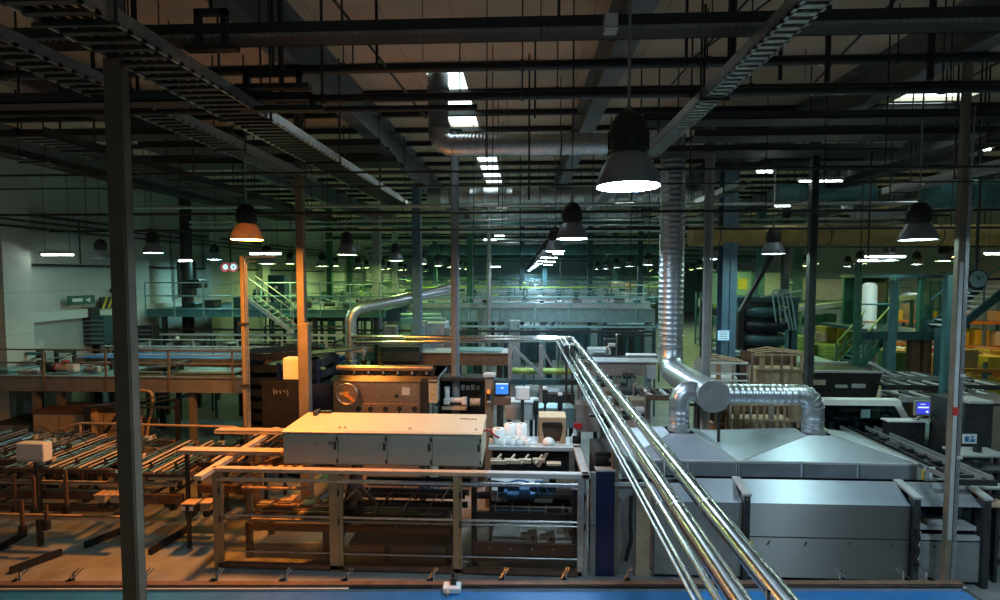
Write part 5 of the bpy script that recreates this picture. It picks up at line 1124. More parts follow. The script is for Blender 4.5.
# dark unit with white motors next to it
a, b = UX(438, 400, 12.7), UX(487, 400, 12.7)
t = thing('dark_unit', 'dark open unit with white motors between roller machine and beacon column', 'machine', (a, 12.7, 0))
part('frame', 'black', t, MB().box(a, b, 13.2, 13.3, 0, UZ(379, 13, 460)).box(a, a + .05, 12.7, 13.3, 0, UZ(379, 12.7, 460)).box(a, b, 12.7, 13.3, UZ(381, 12.7, 460), UZ(378, 12.7, 460))); part('tabletop', 'tan', t, MB().box(a + .1, UX(466, 408, 12.7), 12.7, 13.1, UZ(410, 12.7, 450), UZ(407, 12.7, 450)))
part('vertical_motor', 'white', t, MB().cyl((UX(447, 390, 12.8), 12.8, UZ(402, 12.8, 447)), (UX(447, 390, 12.8), 12.8, UZ(387, 12.8, 447)), .07, 14).box(UX(444, 400, 12.8), UX(450, 400, 12.8), 12.7, 12.9, UZ(404, 12.8, 447), UZ(398, 12.8, 447), .02)); part('white_drive', 'white', t, MB().cyl((UX(450, 400, 12.8), 12.8, UZ(400, 12.8, 450)), (UX(466, 400, 12.8), 12.8, UZ(400, 12.8, 450)), .07, 14).box(UX(462, 400, 12.8), UX(467, 400, 12.8), 12.7, 12.9, UZ(404, 12.8, 447), UZ(397, 12.8, 447), .02))
mb = MB()
for k in range(5): x = UX(456 + 5 * k, 387, 13.1); mb.box(x, x + .09, 13.1, 13.18, UZ(390, 13.1, 460), UZ(386 - (k % 2), 13.1, 460))
part('terminal_row', 'lgrey', t, mb); part('side_motor', 'tan', t, MB().cyl((UX(470, 403, 12.9), 12.9, UZ(402, 12.9, 470)), (UX(480, 403, 12.9), 12.9, UZ(402, 12.9, 470)), .1, 14)); part('base_block', 'dark', t, MB().box(a + .1, b - .1, 12.75, 13.2, 0, 1.6))
# beacon column, touch screen, white box
a = UX(485, 400, 11.6); b = UX(493, 400, 11.6)
t = thing('beacon_column', 'grey-brown column with pale cap and amber beacon behind film rolls', 'column', (a, 11.6, 0)); part('shaft', 'post', t, MB().box(a, b, 11.6, 11.8, 0, UZ(377, 11.6, 488), .01)); part('cap', 'lgrey', t, MB().box(a - .04, b + .06, 11.55, 11.85, UZ(377, 11.6, 488), UZ(374, 11.6, 488), .01))
x = UX(488.5, 395, 11.55); part('beacon', 'beacon', t, MB().cyl((x, 11.56, UZ(394, 11.5, 488)), (x, 11.56, UZ(390.5, 11.5, 488)), .035, 12)); part('beacon_body', 'black', t, MB().cyl((x, 11.56, UZ(401, 11.5, 488)), (x, 11.56, UZ(394, 11.5, 488)), .045, 12)); part('ring', 'lgrey', t, MB().cyl((x, 11.56, UZ(403, 11.5, 488)), (x, 11.56, UZ(401, 11.5, 488)), .05, 12))
a, b = U(494, 396, 11.5), U(510, 381, 11.5)
t = thing('touch_screen', 'lit blue touch screen in black frame beside the beacon column', 'screen', (a.x, 11.5, 0)); part('bezel', 'black', t, MB().box(a.x, b.x, 11.5, 11.58, a.z, b.z, .01)); part('display', 'screen', t, MB().box(a.x + .04, b.x - .04, 11.49, 11.5, a.z + .05, b.z - .05)); part('status_bar', 'screenw', t, MB().box(a.x + .04, b.x - .04, 11.485, 11.49, b.z - .08, b.z - .05).box((a.x + b.x) / 2 - .02, (a.x + b.x) / 2 + .04, 11.485, 11.49, (a.z + b.z) / 2, (a.z + b.z) / 2 + .03)); part('arm', 'dark', t, MB().box((a.x + b.x) / 2 - .03, (a.x + b.x) / 2 + .03, 11.58, 11.66, 0, a.z + .2)); part('button_panel', 'brown', t, MB().box(a.x, b.x + .02, 11.5, 11.56, UZ(405, 11.5, 500), a.z - .04))
a, b = U(515, 400, 11.6), U(530, 388, 11.6)
t = thing('control_box', 'pale grey blank control box near the blue touch screen', 'control box', (a.x, 11.6, 0)); part('housing', 'lgrey', t, MB().box(a.x, b.x, 11.6, 11.8, a.z, b.z, .012)); part('door', 'white', t, MB().box(a.x + .02, b.x - .02, 11.59, 11.6, a.z + .02, b.z - .02)); part('pole', 'dark', t, MB().box((a.x + b.x) / 2 - .04, (a.x + b.x) / 2 + .04, 11.7, 11.78, 0, a.z))
# pale worktop panels and small parts around
for k, (px0, px1, py0, py1, yy, m, lab) in enumerate(((505, 535, 402, 420, 12.2, 'lgrey', 'pale machine panel directly under the blank control box'), (536, 575, 408, 428, 12.4, 'tealdeck', 'pale green machine panel behind the cardboard box'), (576, 600, 405, 432, 12.0, 'grey', 'grey machine panel with red notice behind the jar'), (545, 575, 392, 406, 13.5, 'dark', 'dark instrument block under the truss'), (600, 622, 412, 445, 12.6, 'lgrey', 'pale box hidden behind the bright pipe bundle'), (380, 420, 345, 362, 16.9, 'dark', 'dark pipe tray beneath the bright turning pipes'))):
    a, b = U(px0, py1, yy), U(px1, py0, yy); t = thing('panelled_machine', lab, 'machine', (a.x, yy, 0)); part('panel', m, t, MB().box(a.x, b.x, yy, yy + .5, a.z, b.z, .015)); part('leg', 'dark', t, MB().box(a.x + .05, a.x + .13, yy + .1, yy + .2, 0, a.z)); part('leg', 'dark', t, MB().box(b.x - .13, b.x - .05, yy + .1, yy + .2, 0, a.z)); part('trim', 'grey', t, MB().box(a.x, b.x, yy - .01, yy, b.z - .06, b.z - .03))
    if k == 2: x, z = UX(578, 426, yy - .02), UZ(426, yy - .02, 578); part('red_notice', 'red', t, MB().box(x - .1, x + .1, yy - .02, yy, z - .06, z + .06))
for k, (px, py0, py1, yy) in enumerate(((545, 389, 415, 12.0), (560, 395, 412, 12.3), (566, 345, 425, 13.0), (536, 400, 415, 12.1), (572, 345, 410, 12.8))):
    a, b = U(px, py1, yy), U(px, py0, yy); t = thing('instrument_stand', 'thin instrument stand behind film rolls, %s from the touch screen' % ORD[k], 'stand', (a.x, yy, 0)); part('pole', 'dark', t, MB().cyl((a.x, yy, 0), (a.x, yy, b.z), .03, 8)); part('head', 'black', t, MB().box(a.x - .06, a.x + .06, yy - .06, yy + .06, b.z - .35, b.z, .015)); part('cap', 'white', t, MB().box(a.x - .05, a.x + .05, yy - .05, yy + .05, b.z, b.z + .05))
# truss stair and beam under the turning pipes
t = thing('truss_frame', 'grey diagonal truss frame below the turn of the bright pipes', 'truss', (UX(520, 360, 15), 15, 0))
for px in (510, 541): x = UX(px, 360, 15); part('upright', 'grey', t, MB().box(x - .06, x + .06, 14.95, 15.05, 0, UZ(345, 15, px)))
part('diagonal', 'galv', t, MB().bar(U(513, 347, 15), U(543, 376, 15), .14, .08)); part('diagonal', 'grey', t, MB().bar(U(541, 347, 15), U(552, 366, 15), .06)); part('bottom_chord', 'tealdk', t, MB().box(UX(494, 380, 15), UX(580, 380, 15), 14.9, 15.1, UZ(384, 15, 530), UZ(379, 15, 530))); part('chord_tube', 'lime', t, MB().cyl((UX(508, 371, 15.3), 15.3, UZ(371, 15.3, 540)), (UX(575, 371, 15.3), 15.3, UZ(371, 15.3, 540)), .1, 12))
bridge(UX(378, 360, 17.2), UX(512, 360, 17.2), 17.2, 18.6, UZ(353, 17.2, 450), .42, 'brown-sided conveyor trough with pale plates below the turning pipes', 'brown', 'lgrey', 0, legs=(-4.5, -2.5, -.8), belt=None)
a, b = UX(455, 350, 17.6), UX(502, 350, 17.6); single('cover_plate', 'pale teal sheet lying on the brown-sided trough', 'plate', 'tealdeck', MB().box(a, b, 17.4, 18.3, UZ(353, 17.2, 450) + .0, UZ(353, 17.2, 450) + .06, .01))

# ------------------------------------------------------------------ behind the pipes: stainless hooded line
a, b = U(590, 376, 14.0), U(656, 364, 14.0)
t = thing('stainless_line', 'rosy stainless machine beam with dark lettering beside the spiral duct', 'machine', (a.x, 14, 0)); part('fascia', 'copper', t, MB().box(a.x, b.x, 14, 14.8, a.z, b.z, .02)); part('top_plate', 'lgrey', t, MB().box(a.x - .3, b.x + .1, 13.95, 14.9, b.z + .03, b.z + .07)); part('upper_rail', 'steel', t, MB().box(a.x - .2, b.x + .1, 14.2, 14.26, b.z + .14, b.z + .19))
mb = MB()
for k in range(6): x = UX(623 + 2.1 * k, 373, 13.98); mb.box(x, x + .03, 13.985, 14, UZ(374.5, 14), UZ(372, 14)); mb.box(x, x + .045 * (k % 2 + .3), 13.985, 14, UZ(373.5 - (k % 3) * .5, 14), UZ(373 - (k % 3) * .5, 14))
part('lettering', 'black', t, mb)
for px in (600, 618, 632, 648): x = UX(px, 400, 14.2); part('leg', 'grey', t, MB().box(x - .05, x + .05, 14.1, 14.2, 0, a.z))
part('white_sheet', 'white', t, MB().box(UX(627, 352, 14.6), UX(657, 352, 14.6), 14.5, 14.8, UZ(357, 14.6), UZ(353.5, 14.6))); part('under_drive', 'brown', t, MB().box(a.x + .6, b.x - .2, 14.2, 14.7, 1.3, 1.75)); part('side_box', 'lgrey', t, MB().box(UX(647, 372, 13.9), UX(656, 372, 13.9), 13.9, 14, UZ(377, 14), UZ(364, 14)))
for k in range(4): x = UX(602 + 10 * k, 390, 14.1); part('valve', 'dark', t, MB().cyl((x, 14.05, UZ(384 + k % 2 * 3, 14)), (x, 13.9, UZ(384 + k % 2 * 3, 14)), .07, 10))
for k, (px, py, yy, w, h, m) in enumerate(((607, 398, 13, .5, .35, 'brown'), (626, 398, 13.2, .6, .4, 'dark'), (640, 410, 12.6, .4, .5, 'post'), (615, 425, 12.2, .4, .4, 'dark'), (636, 432, 12, .5, .3, 'copper'), (600, 352, 16, .7, .2, 'lgrey'), (612, 345, 18, .5, .4, 'dark'))):
    a = U(px, py, yy); t = thing('pump_block', 'brown-lit machine block beyond the bright pipes, %s counted from the stainless beam' % ORD[k], 'machine block', (a.x, yy, 0)); part('block', m, t, MB().box(a.x - w / 2, a.x + w / 2, yy, yy + .5, a.z - h / 2, a.z + h / 2, .02)); part('pump', 'lgrey', t, MB().cyl((a.x - w * .3, yy - .05, a.z), (a.x + w * .2, yy - .05, a.z), h * .2, 12)); part('stand', 'dark', t, MB().box(a.x - .05, a.x + .05, yy + .1, yy + .2, 0, a.z - h / 2)); part('tube', 'copper', t, MB().tube(rounded([(a.x + w * .3, yy - .04, a.z - h), (a.x + w * .3, yy - .04, a.z + h), (a.x + w * .6, yy - .04, a.z + h)], .1), .025, 8))

# ------------------------------------------------------------------ wire cages, timber, dark bin at the right
for k, (px0, px1, py0, py1, yy, nv, lab) in enumerate(((752, 812, 354, 386, 14.5, 7, 'tall timber and wire cage behind the branch duct'), (704, 748, 362, 384, 14.0, 4, 'low pale cage right beside the main duct header'), (730, 806, 404, 436, 12.2, 12, 'slatted brown cage seen beneath the branch duct'), (706, 728, 408, 440, 12.4, 3, 'narrow cage with timber rails under the capped header'))):
    a, b = U(px0, py1, yy), U(px1, py0, yy)
    t = thing('wire_cage', lab, 'cage', (a.x, yy, 0)); w = b.x - a.x
    part('rear_panel', 'brown' if k != 1 else 'lgrey', t, MB().box(a.x, b.x, yy + .8, yy + .83, .2, b.z - .05))
    for j in range(nv): x = a.x + w * j / (nv - 1); part('slat', 'wood' if j % 3 else 'copper', t, MB().box(x - .025 - .04 * ((j * 7) % 5 == 2), x + .025 + .04 * ((j * 7) % 5 == 2), yy, yy + .04, .1, b.z))
    for z in (b.z - .04, b.z - .38 * (b.z - a.z) - .1, a.z + .1): part('rail', 'wood' if k != 1 else 'white', t, MB().box(a.x, b.x, yy - .02, yy + .02, z - .02, z + .025))
    part('base', 'wood', t, MB().box(a.x, b.x, yy, yy + .8, .1, .22)); part('load', 'paper' if k == 1 else 'cardl', t, MB().box(a.x + .15, b.x - .2, yy + .15, yy + .7, .22, b.z - .45, .03))
    for j in range(3): part('top_branch', 'wood', t, MB().tube([(a.x + .1, yy + .1 + .25 * j, b.z), (a.x + w * .4, yy + .15 + .2 * j, b.z + .05 + .03 * j), (b.x, yy + .1 + .25 * j, b.z - .02)], .025, 6))
a, b = U(797, 398, 15.5), U(882, 373, 15.5)
t = thing('hopper_bin', 'long dark bin machine with pale top edge behind the glass-front machine', 'bin', (a.x, 15.5, 0)); part('tub', 'black', t, MB().prism([(a.x + .3, 0), (b.x - .5, 0), (b.x, b.z), (a.x, b.z)], 'y', 15.5, 17.2)); part('rim', 'lgrey', t, MB().box(a.x - .03, b.x + .03, 15.46, 15.56, b.z, b.z + .06)); part('rim', 'lgrey', t, MB().box(a.x - .03, b.x + .03, 17.1, 17.2, b.z, b.z + .06)); part('arm', 'lgrey', t, MB().bar((b.x - .3, 15.6, b.z + .3), (b.x + .4, 15.5, b.z - .1), .14, .08)); part('window_row', 'tan', t, MB().box(UX(806, 380, 15.45), UX(826, 380, 15.45), 15.46, 15.5, UZ(385, 15.45, 810), UZ(380, 15.45, 810))); part('label_row', 'lgrey', t, MB().box(UX(836, 386, 15.45), UX(848, 386, 15.45), 15.47, 15.5, UZ(388, 15.45, 840), UZ(385, 15.45, 840)).box(UX(853, 386, 15.45), UX(866, 386, 15.45), 15.47, 15.5, UZ(388, 15.45, 840), UZ(384, 15.45, 840)))
a, b = U(800, 372, 17.5), U(838, 362, 17.5); single('cover_sheet', 'pale green flat cover lying just behind the dark bin', 'cover', 'tealdeck', MB().box(a.x, b.x, 17.5, 19, b.z - .12, b.z, .03).box(a.x + .1, a.x + .2, 17.7, 17.8, 0, b.z - .12).box(b.x - .2, b.x - .1, 17.7, 17.8, 0, b.z - .12))

# glass-front machine with white rounded frame
YW = 12.0
L0, R0 = UX(818, 405, YW), UX(906, 405, YW); zt_ = UZ(400, YW, 860); zb_ = UZ(447, YW, 860)
t = thing('glass_front_machine', 'white-framed machine with dark slanting glass behind the large hood', 'machine', ((L0 + R0) / 2, YW, 0))
part('top_cover', 'white', t, MB().prism([(YW - .05, zt_ - .12), (YW, zt_), (YW + .2, zt_ + .01), (YW + .28, zt_ - .12)], 'x', L0, R0 - .12)); part('glass', 'dkglass', t, MB().hexa([(L0 + .05, YW - .05, zb_ + .3), (R0 + .15, YW - .05, zb_ + .3), (R0 - .2, YW - .03, zt_ - .12), (L0 + .05, YW - .03, zt_ - .12), (L0 + .05, YW - .03, zb_ + .3), (R0 + .15, YW - .03, zb_ + .3), (R0 - .2, YW - .01, zt_ - .12), (L0 + .05, YW - .01, zt_ - .12)]))
part('side_frame', 'white', t, MB().hexa([(R0 - .3, YW - .06, zt_ - .1), (R0 - .14, YW - .06, zt_ - .1), (R0 + .34, YW - .06, zb_ + .25), (R0 + .16, YW - .06, zb_ + .25), (R0 - .3, YW + .25, zt_ - .1), (R0 - .05, YW + .25, zt_ - .1), (R0 + .36, YW + .25, zb_ + .25), (R0 + .16, YW + .25, zb_ + .25)])); part('side_frame', 'white', t, MB().hexa([(L0 - .08, YW - .06, zt_ - .1), (L0 + .06, YW - .06, zt_ - .1), (L0 + .12, YW - .06, zb_ + .4), (L0, YW - .06, zb_ + .4), (L0 - .08, YW + .25, zt_ - .1), (L0 + .06, YW + .25, zt_ - .1), (L0 + .12, YW + .25, zb_ + .4), (L0, YW + .25, zb_ + .4)]))
part('base', 'dark', t, MB().box(L0, R0 + .1, YW + .02, YW + 1.3, 0, zb_ + .28, .02)); part('inner_rail', 'steel', t, MB().cyl((L0 + .2, YW + .35, zb_ + .55), (R0 - .1, YW + .35, zb_ + .55), .05, 10).cyl((L0 + .2, YW + .6, zb_ + .42), (R0 - .1, YW + .6, zb_ + .42), .05, 10)); part('notice', 'tealdeck', t, MB().box(UX(861, 413, YW - .06), UX(870, 413, YW - .06), YW - .07, YW - .055, UZ(417, YW, 865), UZ(409, YW, 865)))
for k in range(6): x = L0 + .3 + .3 * k; part('inner_head', 'lgrey' if k % 2 else 'navy', t, MB().box(x, x + .14, YW + .25, YW + .5, zb_ + .32, zb_ + .5 + .08 * (k % 3), .02))
part('red_light_strip', 'red', t, MB().box(L0 + .9, L0 + 1.6, YW - .0, YW + .02, zb_ + .05, zb_ + .1))
a, b = U(879, 462, 11.4), U(927, 421, 11.4)
t = thing('control_cabinet', 'dark cabinet with pale top carrying the violet touch screen', 'cabinet', (a.x, 11.4, 0)); part('body', 'black', t, MB().box(a.x + .2, b.x - .02, 11.4, 11.62, 0, b.z - .03, .012)); part('top', 'white', t, MB().box(a.x + .15, b.x + .02, 11.38, 11.62, b.z - .03, b.z)); part('lock', 'steel', t, MB().cyl((b.x - .3, 11.4, UZ(433, 11.4, 922)), (b.x - .3, 11.38, UZ(433, 11.4, 922)), .03, 10))
a, b = U(915, 416, 11.2), U(931.5, 401, 11.2)
t = thing('touch_screen', 'violet-blue lit touch screen on an arm above the dark cabinet', 'screen', (a.x, 11.2, a.z)); part('bezel', 'grey', t, MB().box(a.x, b.x, 11.2, 11.27, a.z, b.z, .012)); part('display', 'screen2', t, MB().box(a.x + .035, b.x - .035, 11.19, 11.2, a.z + .05, b.z - .03)); part('text_line', 'screenw', t, MB().box(a.x + .05, b.x - .06, 11.185, 11.19, a.z + .18, a.z + .21).box(a.x + .22, a.x + .27, 11.185, 11.19, a.z + .08, a.z + .12).box(a.x + .1, a.x + .2, 11.185, 11.19, b.z - .08, b.z - .065)); part('arm', 'lgrey', t, MB().bar(((a.x + b.x) / 2, 11.24, a.z), ((a.x + b.x) / 2 + .1, 11.5, a.z - .16), .05).box((a.x + b.x) / 2, (a.x + b.x) / 2 + .4, 11.45, 11.52, a.z - .2, a.z - .15)); part('cable', 'rubber', t, MB().tube(rounded([(b.x, 11.3, a.z + .1), (b.x + .3, 11.4, a.z - .1), (b.x + .25, 11.5, a.z - .35)], .15), .015, 6))
single('green_panel', 'pale green floor panel stack beside the dark cabinet', 'panel', 'tealdeck', MB().box(UX(929, 440, 11.8), UX(942, 440, 11.8), 11.8, 12.0, 0, UZ(424, 11.8, 935), .01).box(UX(930, 440, 11.8), UX(941, 440, 11.8), 11.77, 11.8, .2, UZ(436, 11.8, 935)))
a, b = U(963, 470, 10.6), U(1012, 404, 10.6)
t = thing('switch_cabinet', 'tall brown-grey switch cabinet with blue-white notice at the frame edge', 'cabinet', (a.x, 10.6, 0)); xs2 = UX(992, 430, 10.6)
part('body', 'dark', t, MB().box(a.x, b.x + .5, 10.62, 11.5, 0, b.z, .01)); part('door', 'dark', t, MB().box(a.x + .03, xs2 - .01, 10.6, 10.62, .1, b.z - .05)); part('door', 'post', t, MB().box(xs2 + .01, b.x + .45, 10.6, 10.62, .1, b.z - .05)); part('top_sheet', 'lgrey', t, MB().box(a.x + .05, xs2, 10.58, 11.1, b.z, b.z + .05)); x, z = UX(970, 440, 10.58), UZ(439, 10.58, 970)
n_ = part('notice', 'white', t, MB().box(x - .14, x + .14, 10.585, 10.6, z - .1, z + .1)); part('pictogram', 'machblue', n_, MB().box(x - .1, x - .02, 10.58, 10.586, z - .06, z + .05).box(x + .0, x + .1, 10.58, 10.586, z - .06, z + .0).box(x + .02, x + .07, 10.58, 10.586, z + .02, z + .06))
# rails and tray conveyors right of the hoods
for k, (pts, yy) in enumerate((((840, 437, 905, 470, 985, 482), 11.3),)):
    pass
t = thing('exit_conveyor', 'rail conveyor leaving beside the large hood toward the cabinets', 'conveyor', (7.6, 10.2, 0))
zr_ = 2.0
for k, x in enumerate((7.45, 7.62, 8.02, 8.22)): part('side_rail', 'grey' if k != 1 else 'dark', t, MB().box(x, x + .03, 8.95, 11.9, zr_ - .08, zr_ + .0))
for y in (9.2, 9.9, 10.6, 11.3): part('cross_bar', 'dark', t, MB().box(7.45, 8.27, y, y + .05, zr_ - .14, zr_ - .08))
for k in range(8): part('roller', 'black', t, MB().cyl((7.67, 9.1 + .34 * k, zr_ - .06), (8.02, 9.1 + .34 * k, zr_ - .06), .03, 8))
part('end_plate', 'dark', t, MB().box(7.45, 8.3, 8.93, 8.97, zr_ - .16, zr_ - .06)); part('motor', 'dark', t, MB().cyl((7.75, 10.4, zr_ - .05), (7.75, 10.75, zr_ - .05), .09, 12)); part('leg', 'dark', t, MB().box(8.2, 8.26, 9.9, 9.96, 0, zr_ - .1)); part('leg', 'dark', t, MB().box(8.2, 8.26, 11.5, 11.56, 0, zr_ - .1))
for k, (px0, px1, py, yy, m, lab) in enumerate(((963, 1010, 455, 10.0, 'lgrey', 'pale tray shelf before the switch cabinet'), (960, 1012, 470, 9.6, 'dark', 'dark shelf under the pale tray before the switch cabinet'), (975, 1010, 487, 9.2, 'lgrey', 'low grey box by the last oven post'), (988, 1012, 505, 9.0, 'orangech', 'orange-topped rail at the frame edge beside the oven'))):
    a, b = U(px0, py, yy), U(px1, py, yy); t = thing('side_shelf', lab, 'shelf', (a.x, yy, 0)); part('top', m, t, MB().box(a.x, b.x, yy, yy + .5, a.z - .05, a.z, .01)); part('leg', 'dark', t, MB().box(a.x + .1, a.x + .16, yy + .1, yy + .16, 0, a.z - .05)); part('leg', 'dark', t, MB().box(b.x - .16, b.x - .1, yy + .1, yy + .16, 0, a.z - .05)); part('item', 'black', t, MB().cyl(((a.x + b.x) / 2, yy + .2, a.z), ((a.x + b.x) / 2, yy + .2, a.z + .1), .07, 12))
single('floor_conveyor', 'pale blue-grey conveyor end sticking out beside the last oven post', 'conveyor', 'bluesteel', MB().box(8.15, 9.3, 9.5, 10.6, 1.0, 1.1, .01).box(8.2, 9.3, 9.45, 9.5, .9, 1.14).box(8.5, 8.58, 9.6, 9.68, 0, 1.0).box(9.1, 9.18, 9.6, 9.68, 0, 1.0))

# ------------------------------------------------------------------ blue spiral, green stair, cabin platform
cx, cy = UX(757, 330, 19), 19.0; z0_, z1_ = UZ(356, 19, 757), UZ(302, 19, 757)
t = thing('spiral_conveyor', 'blue-black stacked spiral machine behind the thick blue post', 'spiral conveyor', (cx, cy, 0))
part('drum', 'black', t, MB().lathe((cx, cy, 0), [(.7, 0), (.7, z1_)], 28, cap=(True, True)))
for k in range(4): z = z0_ + (z1_ - z0_) * k / 4; part('ring', 'spiral' if k % 2 == 0 else 'tealdk', t, MB().lathe((cx, cy, z), [(.72, .05), (1.0, 0), (1.02, .3), (.95, .36), (.72, .36)], 32))
part('frame', 'tealdk', t, MB().box(cx + .85, cx + 1.05, cy - .8, cy - .6, 0, z1_ + .1).box(cx - 1.05, cx - .85, cy - .8, cy - .6, 0, z1_ + .1).box(cx - 1.1, cx + 1.1, cy - .85, cy - .6, z1_ + .05, z1_ + .2)); part('top_plate', 'teal', t, MB().box(cx - .7, cx + 1.2, cy - .6, cy + .7, z1_ + .15, z1_ + .22)); part('feed_arm', 'lgrey', t, MB().bar((cx - .2, cy - .7, z1_ + .22), (cx + 1.3, cy - .5, z1_ + .45), .06))
mb = MB()
t = thing('loop_railing', 'bright green-white looped railing beside the blue-black spiral', 'railing', (UX(785, 300, 18), 18, 0))
for k in range(3):
    pts = [U(776 + 5 * k, 322, 18), U(772 + 5 * k, 290, 18), U(780 + 5 * k, 290, 18), U(790 + 3 * k, 330, 18)]; part('loop', 'tealdeck', t, MB().tube(rounded(pts, .2), .03, 8))
part('stand', 'teal', t, MB().box(UX(787, 320, 18) - .04, UX(787, 320, 18) + .04, 17.96, 18.04, 0, U(790, 330, 18).z))
t = thing('support_beam', 'dark slanting support leg rising beside the thick blue post', 'beam', (UX(750, 300, 17.4), 17.4, 2)); part('beam', 'black', t, MB().bar(U(740, 312, 17.4), U(772, 255, 17.4), .16, .12)); part('foot', 'black', t, MB().box(UX(740, 312, 17.4) - .1, UX(740, 312, 17.4) + .1, 17.3, 17.5, 0, U(740, 312, 17.4).z))
# staircase in green light
YS = 18.5
A, B = U(853, 374, YS), U(889, 334, YS)
t = thing('steel_stair', 'green-lit steel stair climbing to the cabin platform', 'stair', (A.x, YS, 0))
for y in (YS, YS + 1.0): part('stringer', 'green', t, MB().bar((A.x, y, A.z), (B.x, y, B.z), .08, .22))
n = 10
for k in range(n): f = (k + .5) / n; p = A + (B - A) * f; part('tread', 'teal', t, MB().box(p.x - .14, p.x + .14, YS, YS + 1, p.z, p.z + .035))
for y in (YS - .03, YS + 1.0):
    part('handrail', 'lime', t, MB().cyl((A.x, y, A.z + 1.0), (B.x, y, B.z + 1.0), .03, 8)); part('handrail', 'green', t, MB().cyl((A.x, y, A.z + .5), (B.x, y, B.z + .5), .025, 8))
    for k in range(5): p = A + (B - A) * (k / 4); part('railing_post', 'green', t, MB().cyl((p.x, y, p.z), (p.x, y, p.z + 1), .028, 8))
part('landing_support', 'dark', t, MB().box(A.x - .3, A.x - .1, YS, YS + 1, 0, A.z))
YP = 18.0; zp = UZ(333, YP, 920)
t = thing('cabin_platform', 'dark teal platform deck on posts above the orange-lit racks', 'platform', (UX(915, 333, YP), YP, 0))
xa, xb = UX(858, 333, YP), UX(952, 333, YP)
part('deck', 'tealdk', t, MB().box(xa + 1.0, xb, YP, YP + 4, zp - .12, zp)); part('edge_beam', 'tealdk', t, MB().box(xa, xb, YP - .05, YP, zp - .25, zp + .05))
for px in (893, 917, 929): x = UX(px, 350, YP); part('leg', 'brown' if px > 900 else 'teal', t, MB().box(x - .14, x + .14, YP + .05, YP + .3, 0, zp - .12))
part('guard_rail', 'teal', t, MB().cyl((xa, YP, zp + 1.0), (xa + 1.2, YP, zp + 1.0), .03, 8))
# cabin
a, b = UX(896, 300, YP + .4), UX(948, 300, YP + .4); zc_ = UZ(278, YP + .4, 920)
t = thing('control_cabin', 'green framed cabin with pale windows standing on the platform', 'cabin', ((a + b) / 2, YP + .4, zp))
part('roof', 'tealdk', t, MB().box(a - .1, b + .1, YP + .3, YP + 3.4, zc_, zc_ + .12)); part('rear_wall', 'green', t, MB().box(a, b, YP + 3.3, YP + 3.4, zp, zc_)); xm = UX(921, 300, YP + .4)
for x in (a, xm, b): part('frame_post', 'green', t, MB().box(x - .07, x + .07, YP + .35, YP + .5, zp, zc_))
part('front_panel', 'teal', t, MB().box(xm, b, YP + .4, YP + .45, zp, zp + .45)); wdw = part('window', 'glass', t, MB().box(xm + .07, b - .07, YP + .41, YP + .43, zp + .45, zc_ - .1)); mb = MB()
for f in (.35, .7): mb.box(xm + (b - xm) * f, xm + (b - xm) * f + .04, YP + .4, YP + .44, zp + .45, zc_ - .1)
mb.box(xm, b, YP + .4, YP + .44, zp + .8, zp + .84).box(xm, b, YP + .4, YP + .44, zp + .45, zp + .49); part('muntin', 'green', wdw, mb); part('blind', 'tealdeck', t, MB().box(xm + .5, b - .1, YP + .9, YP + .93, zp + .1, zp + .95)); part('lit_board', 'tan', t, MB().box(xm + .2, b - .15, YP + 3.2, YP + 3.28, zp + .9, zc_ - .2))
# tall pale cylinder
a, b = U(863, 330, 19.6), U(875, 283, 19.6); t = thing('silo_tank', 'pale upright tank with orange-lit flank between the green posts', 'tank', ((a.x + b.x) / 2, 19.6, 0)); part('shell', 'paper', t, MB().lathe(((a.x + b.x) / 2, 19.6, 0), [(.25, 0), (.25, b.z - .1), (.15, b.z), (.001, b.z + .02)], 24)); part('band', 'orange', t, MB().cyl(((a.x + b.x) / 2, 19.6, a.z + .3), ((a.x + b.x) / 2, 19.6, a.z + .36), .26, 24))
# clock
p = U(978, 279, 11.5)
t = thing('wall_clock', 'round pale green clock hanging beside the clustered post', 'clock', p); part('case', 'black', t, MB().cyl((p.x, 11.5, p.z), (p.x, 11.62, p.z), .215, 28)); part('dial', 'tealdeck', t, MB().cyl((p.x, 11.49, p.z), (p.x, 11.5, p.z), .185, 28)); part('hands', 'black', t, MB().bar((p.x - .01, 11.485, p.z - .02), (p.x + .1, 11.485, p.z + .06), .016).bar((p.x + .02, 11.485, p.z), (p.x - .05, 11.485, p.z + .06), .016)); part('hanger', 'dark', t, MB().box(p.x - .02, p.x + .02, 11.54, 11.58, p.z + .2, 9.05)); part('bracket_arm', 'dark', t, MB().box(p.x + .2, p.x + .9, 11.54, 11.58, p.z - .03, p.z + .03))
# second stair at the frame edge
A, B = U(955, 330, 17), U(1012, 285, 17)
t = thing('steel_stair', 'dark steel stair rising at the frame edge below the clock', 'stair', (A.x, 17, 0))
for y in (17, 18): part('stringer', 'tealdk', t, MB().bar((A.x, y, A.z), (B.x, y, B.z), .08, .24)); part('handrail', 'teal', t, MB().cyl((A.x, y, A.z + .95), (B.x, y, B.z + .95), .03, 8))
for k in range(9): p = A + (B - A) * ((k + .5) / 9); part('tread', 'lgrey', t, MB().box(p.x - .15, p.x + .15, 17, 18, p.z, p.z + .04))
part('support', 'tealdk', t, MB().box(A.x - .1, A.x + .1, 17.3, 17.7, 0, A.z))
for k in range(3): p = A + (B - A) * (k / 2); part('railing_post', 'tealdk', t, MB().cyl((p.x, 17, p.z), (p.x, 17, p.z + .95), .025, 8))
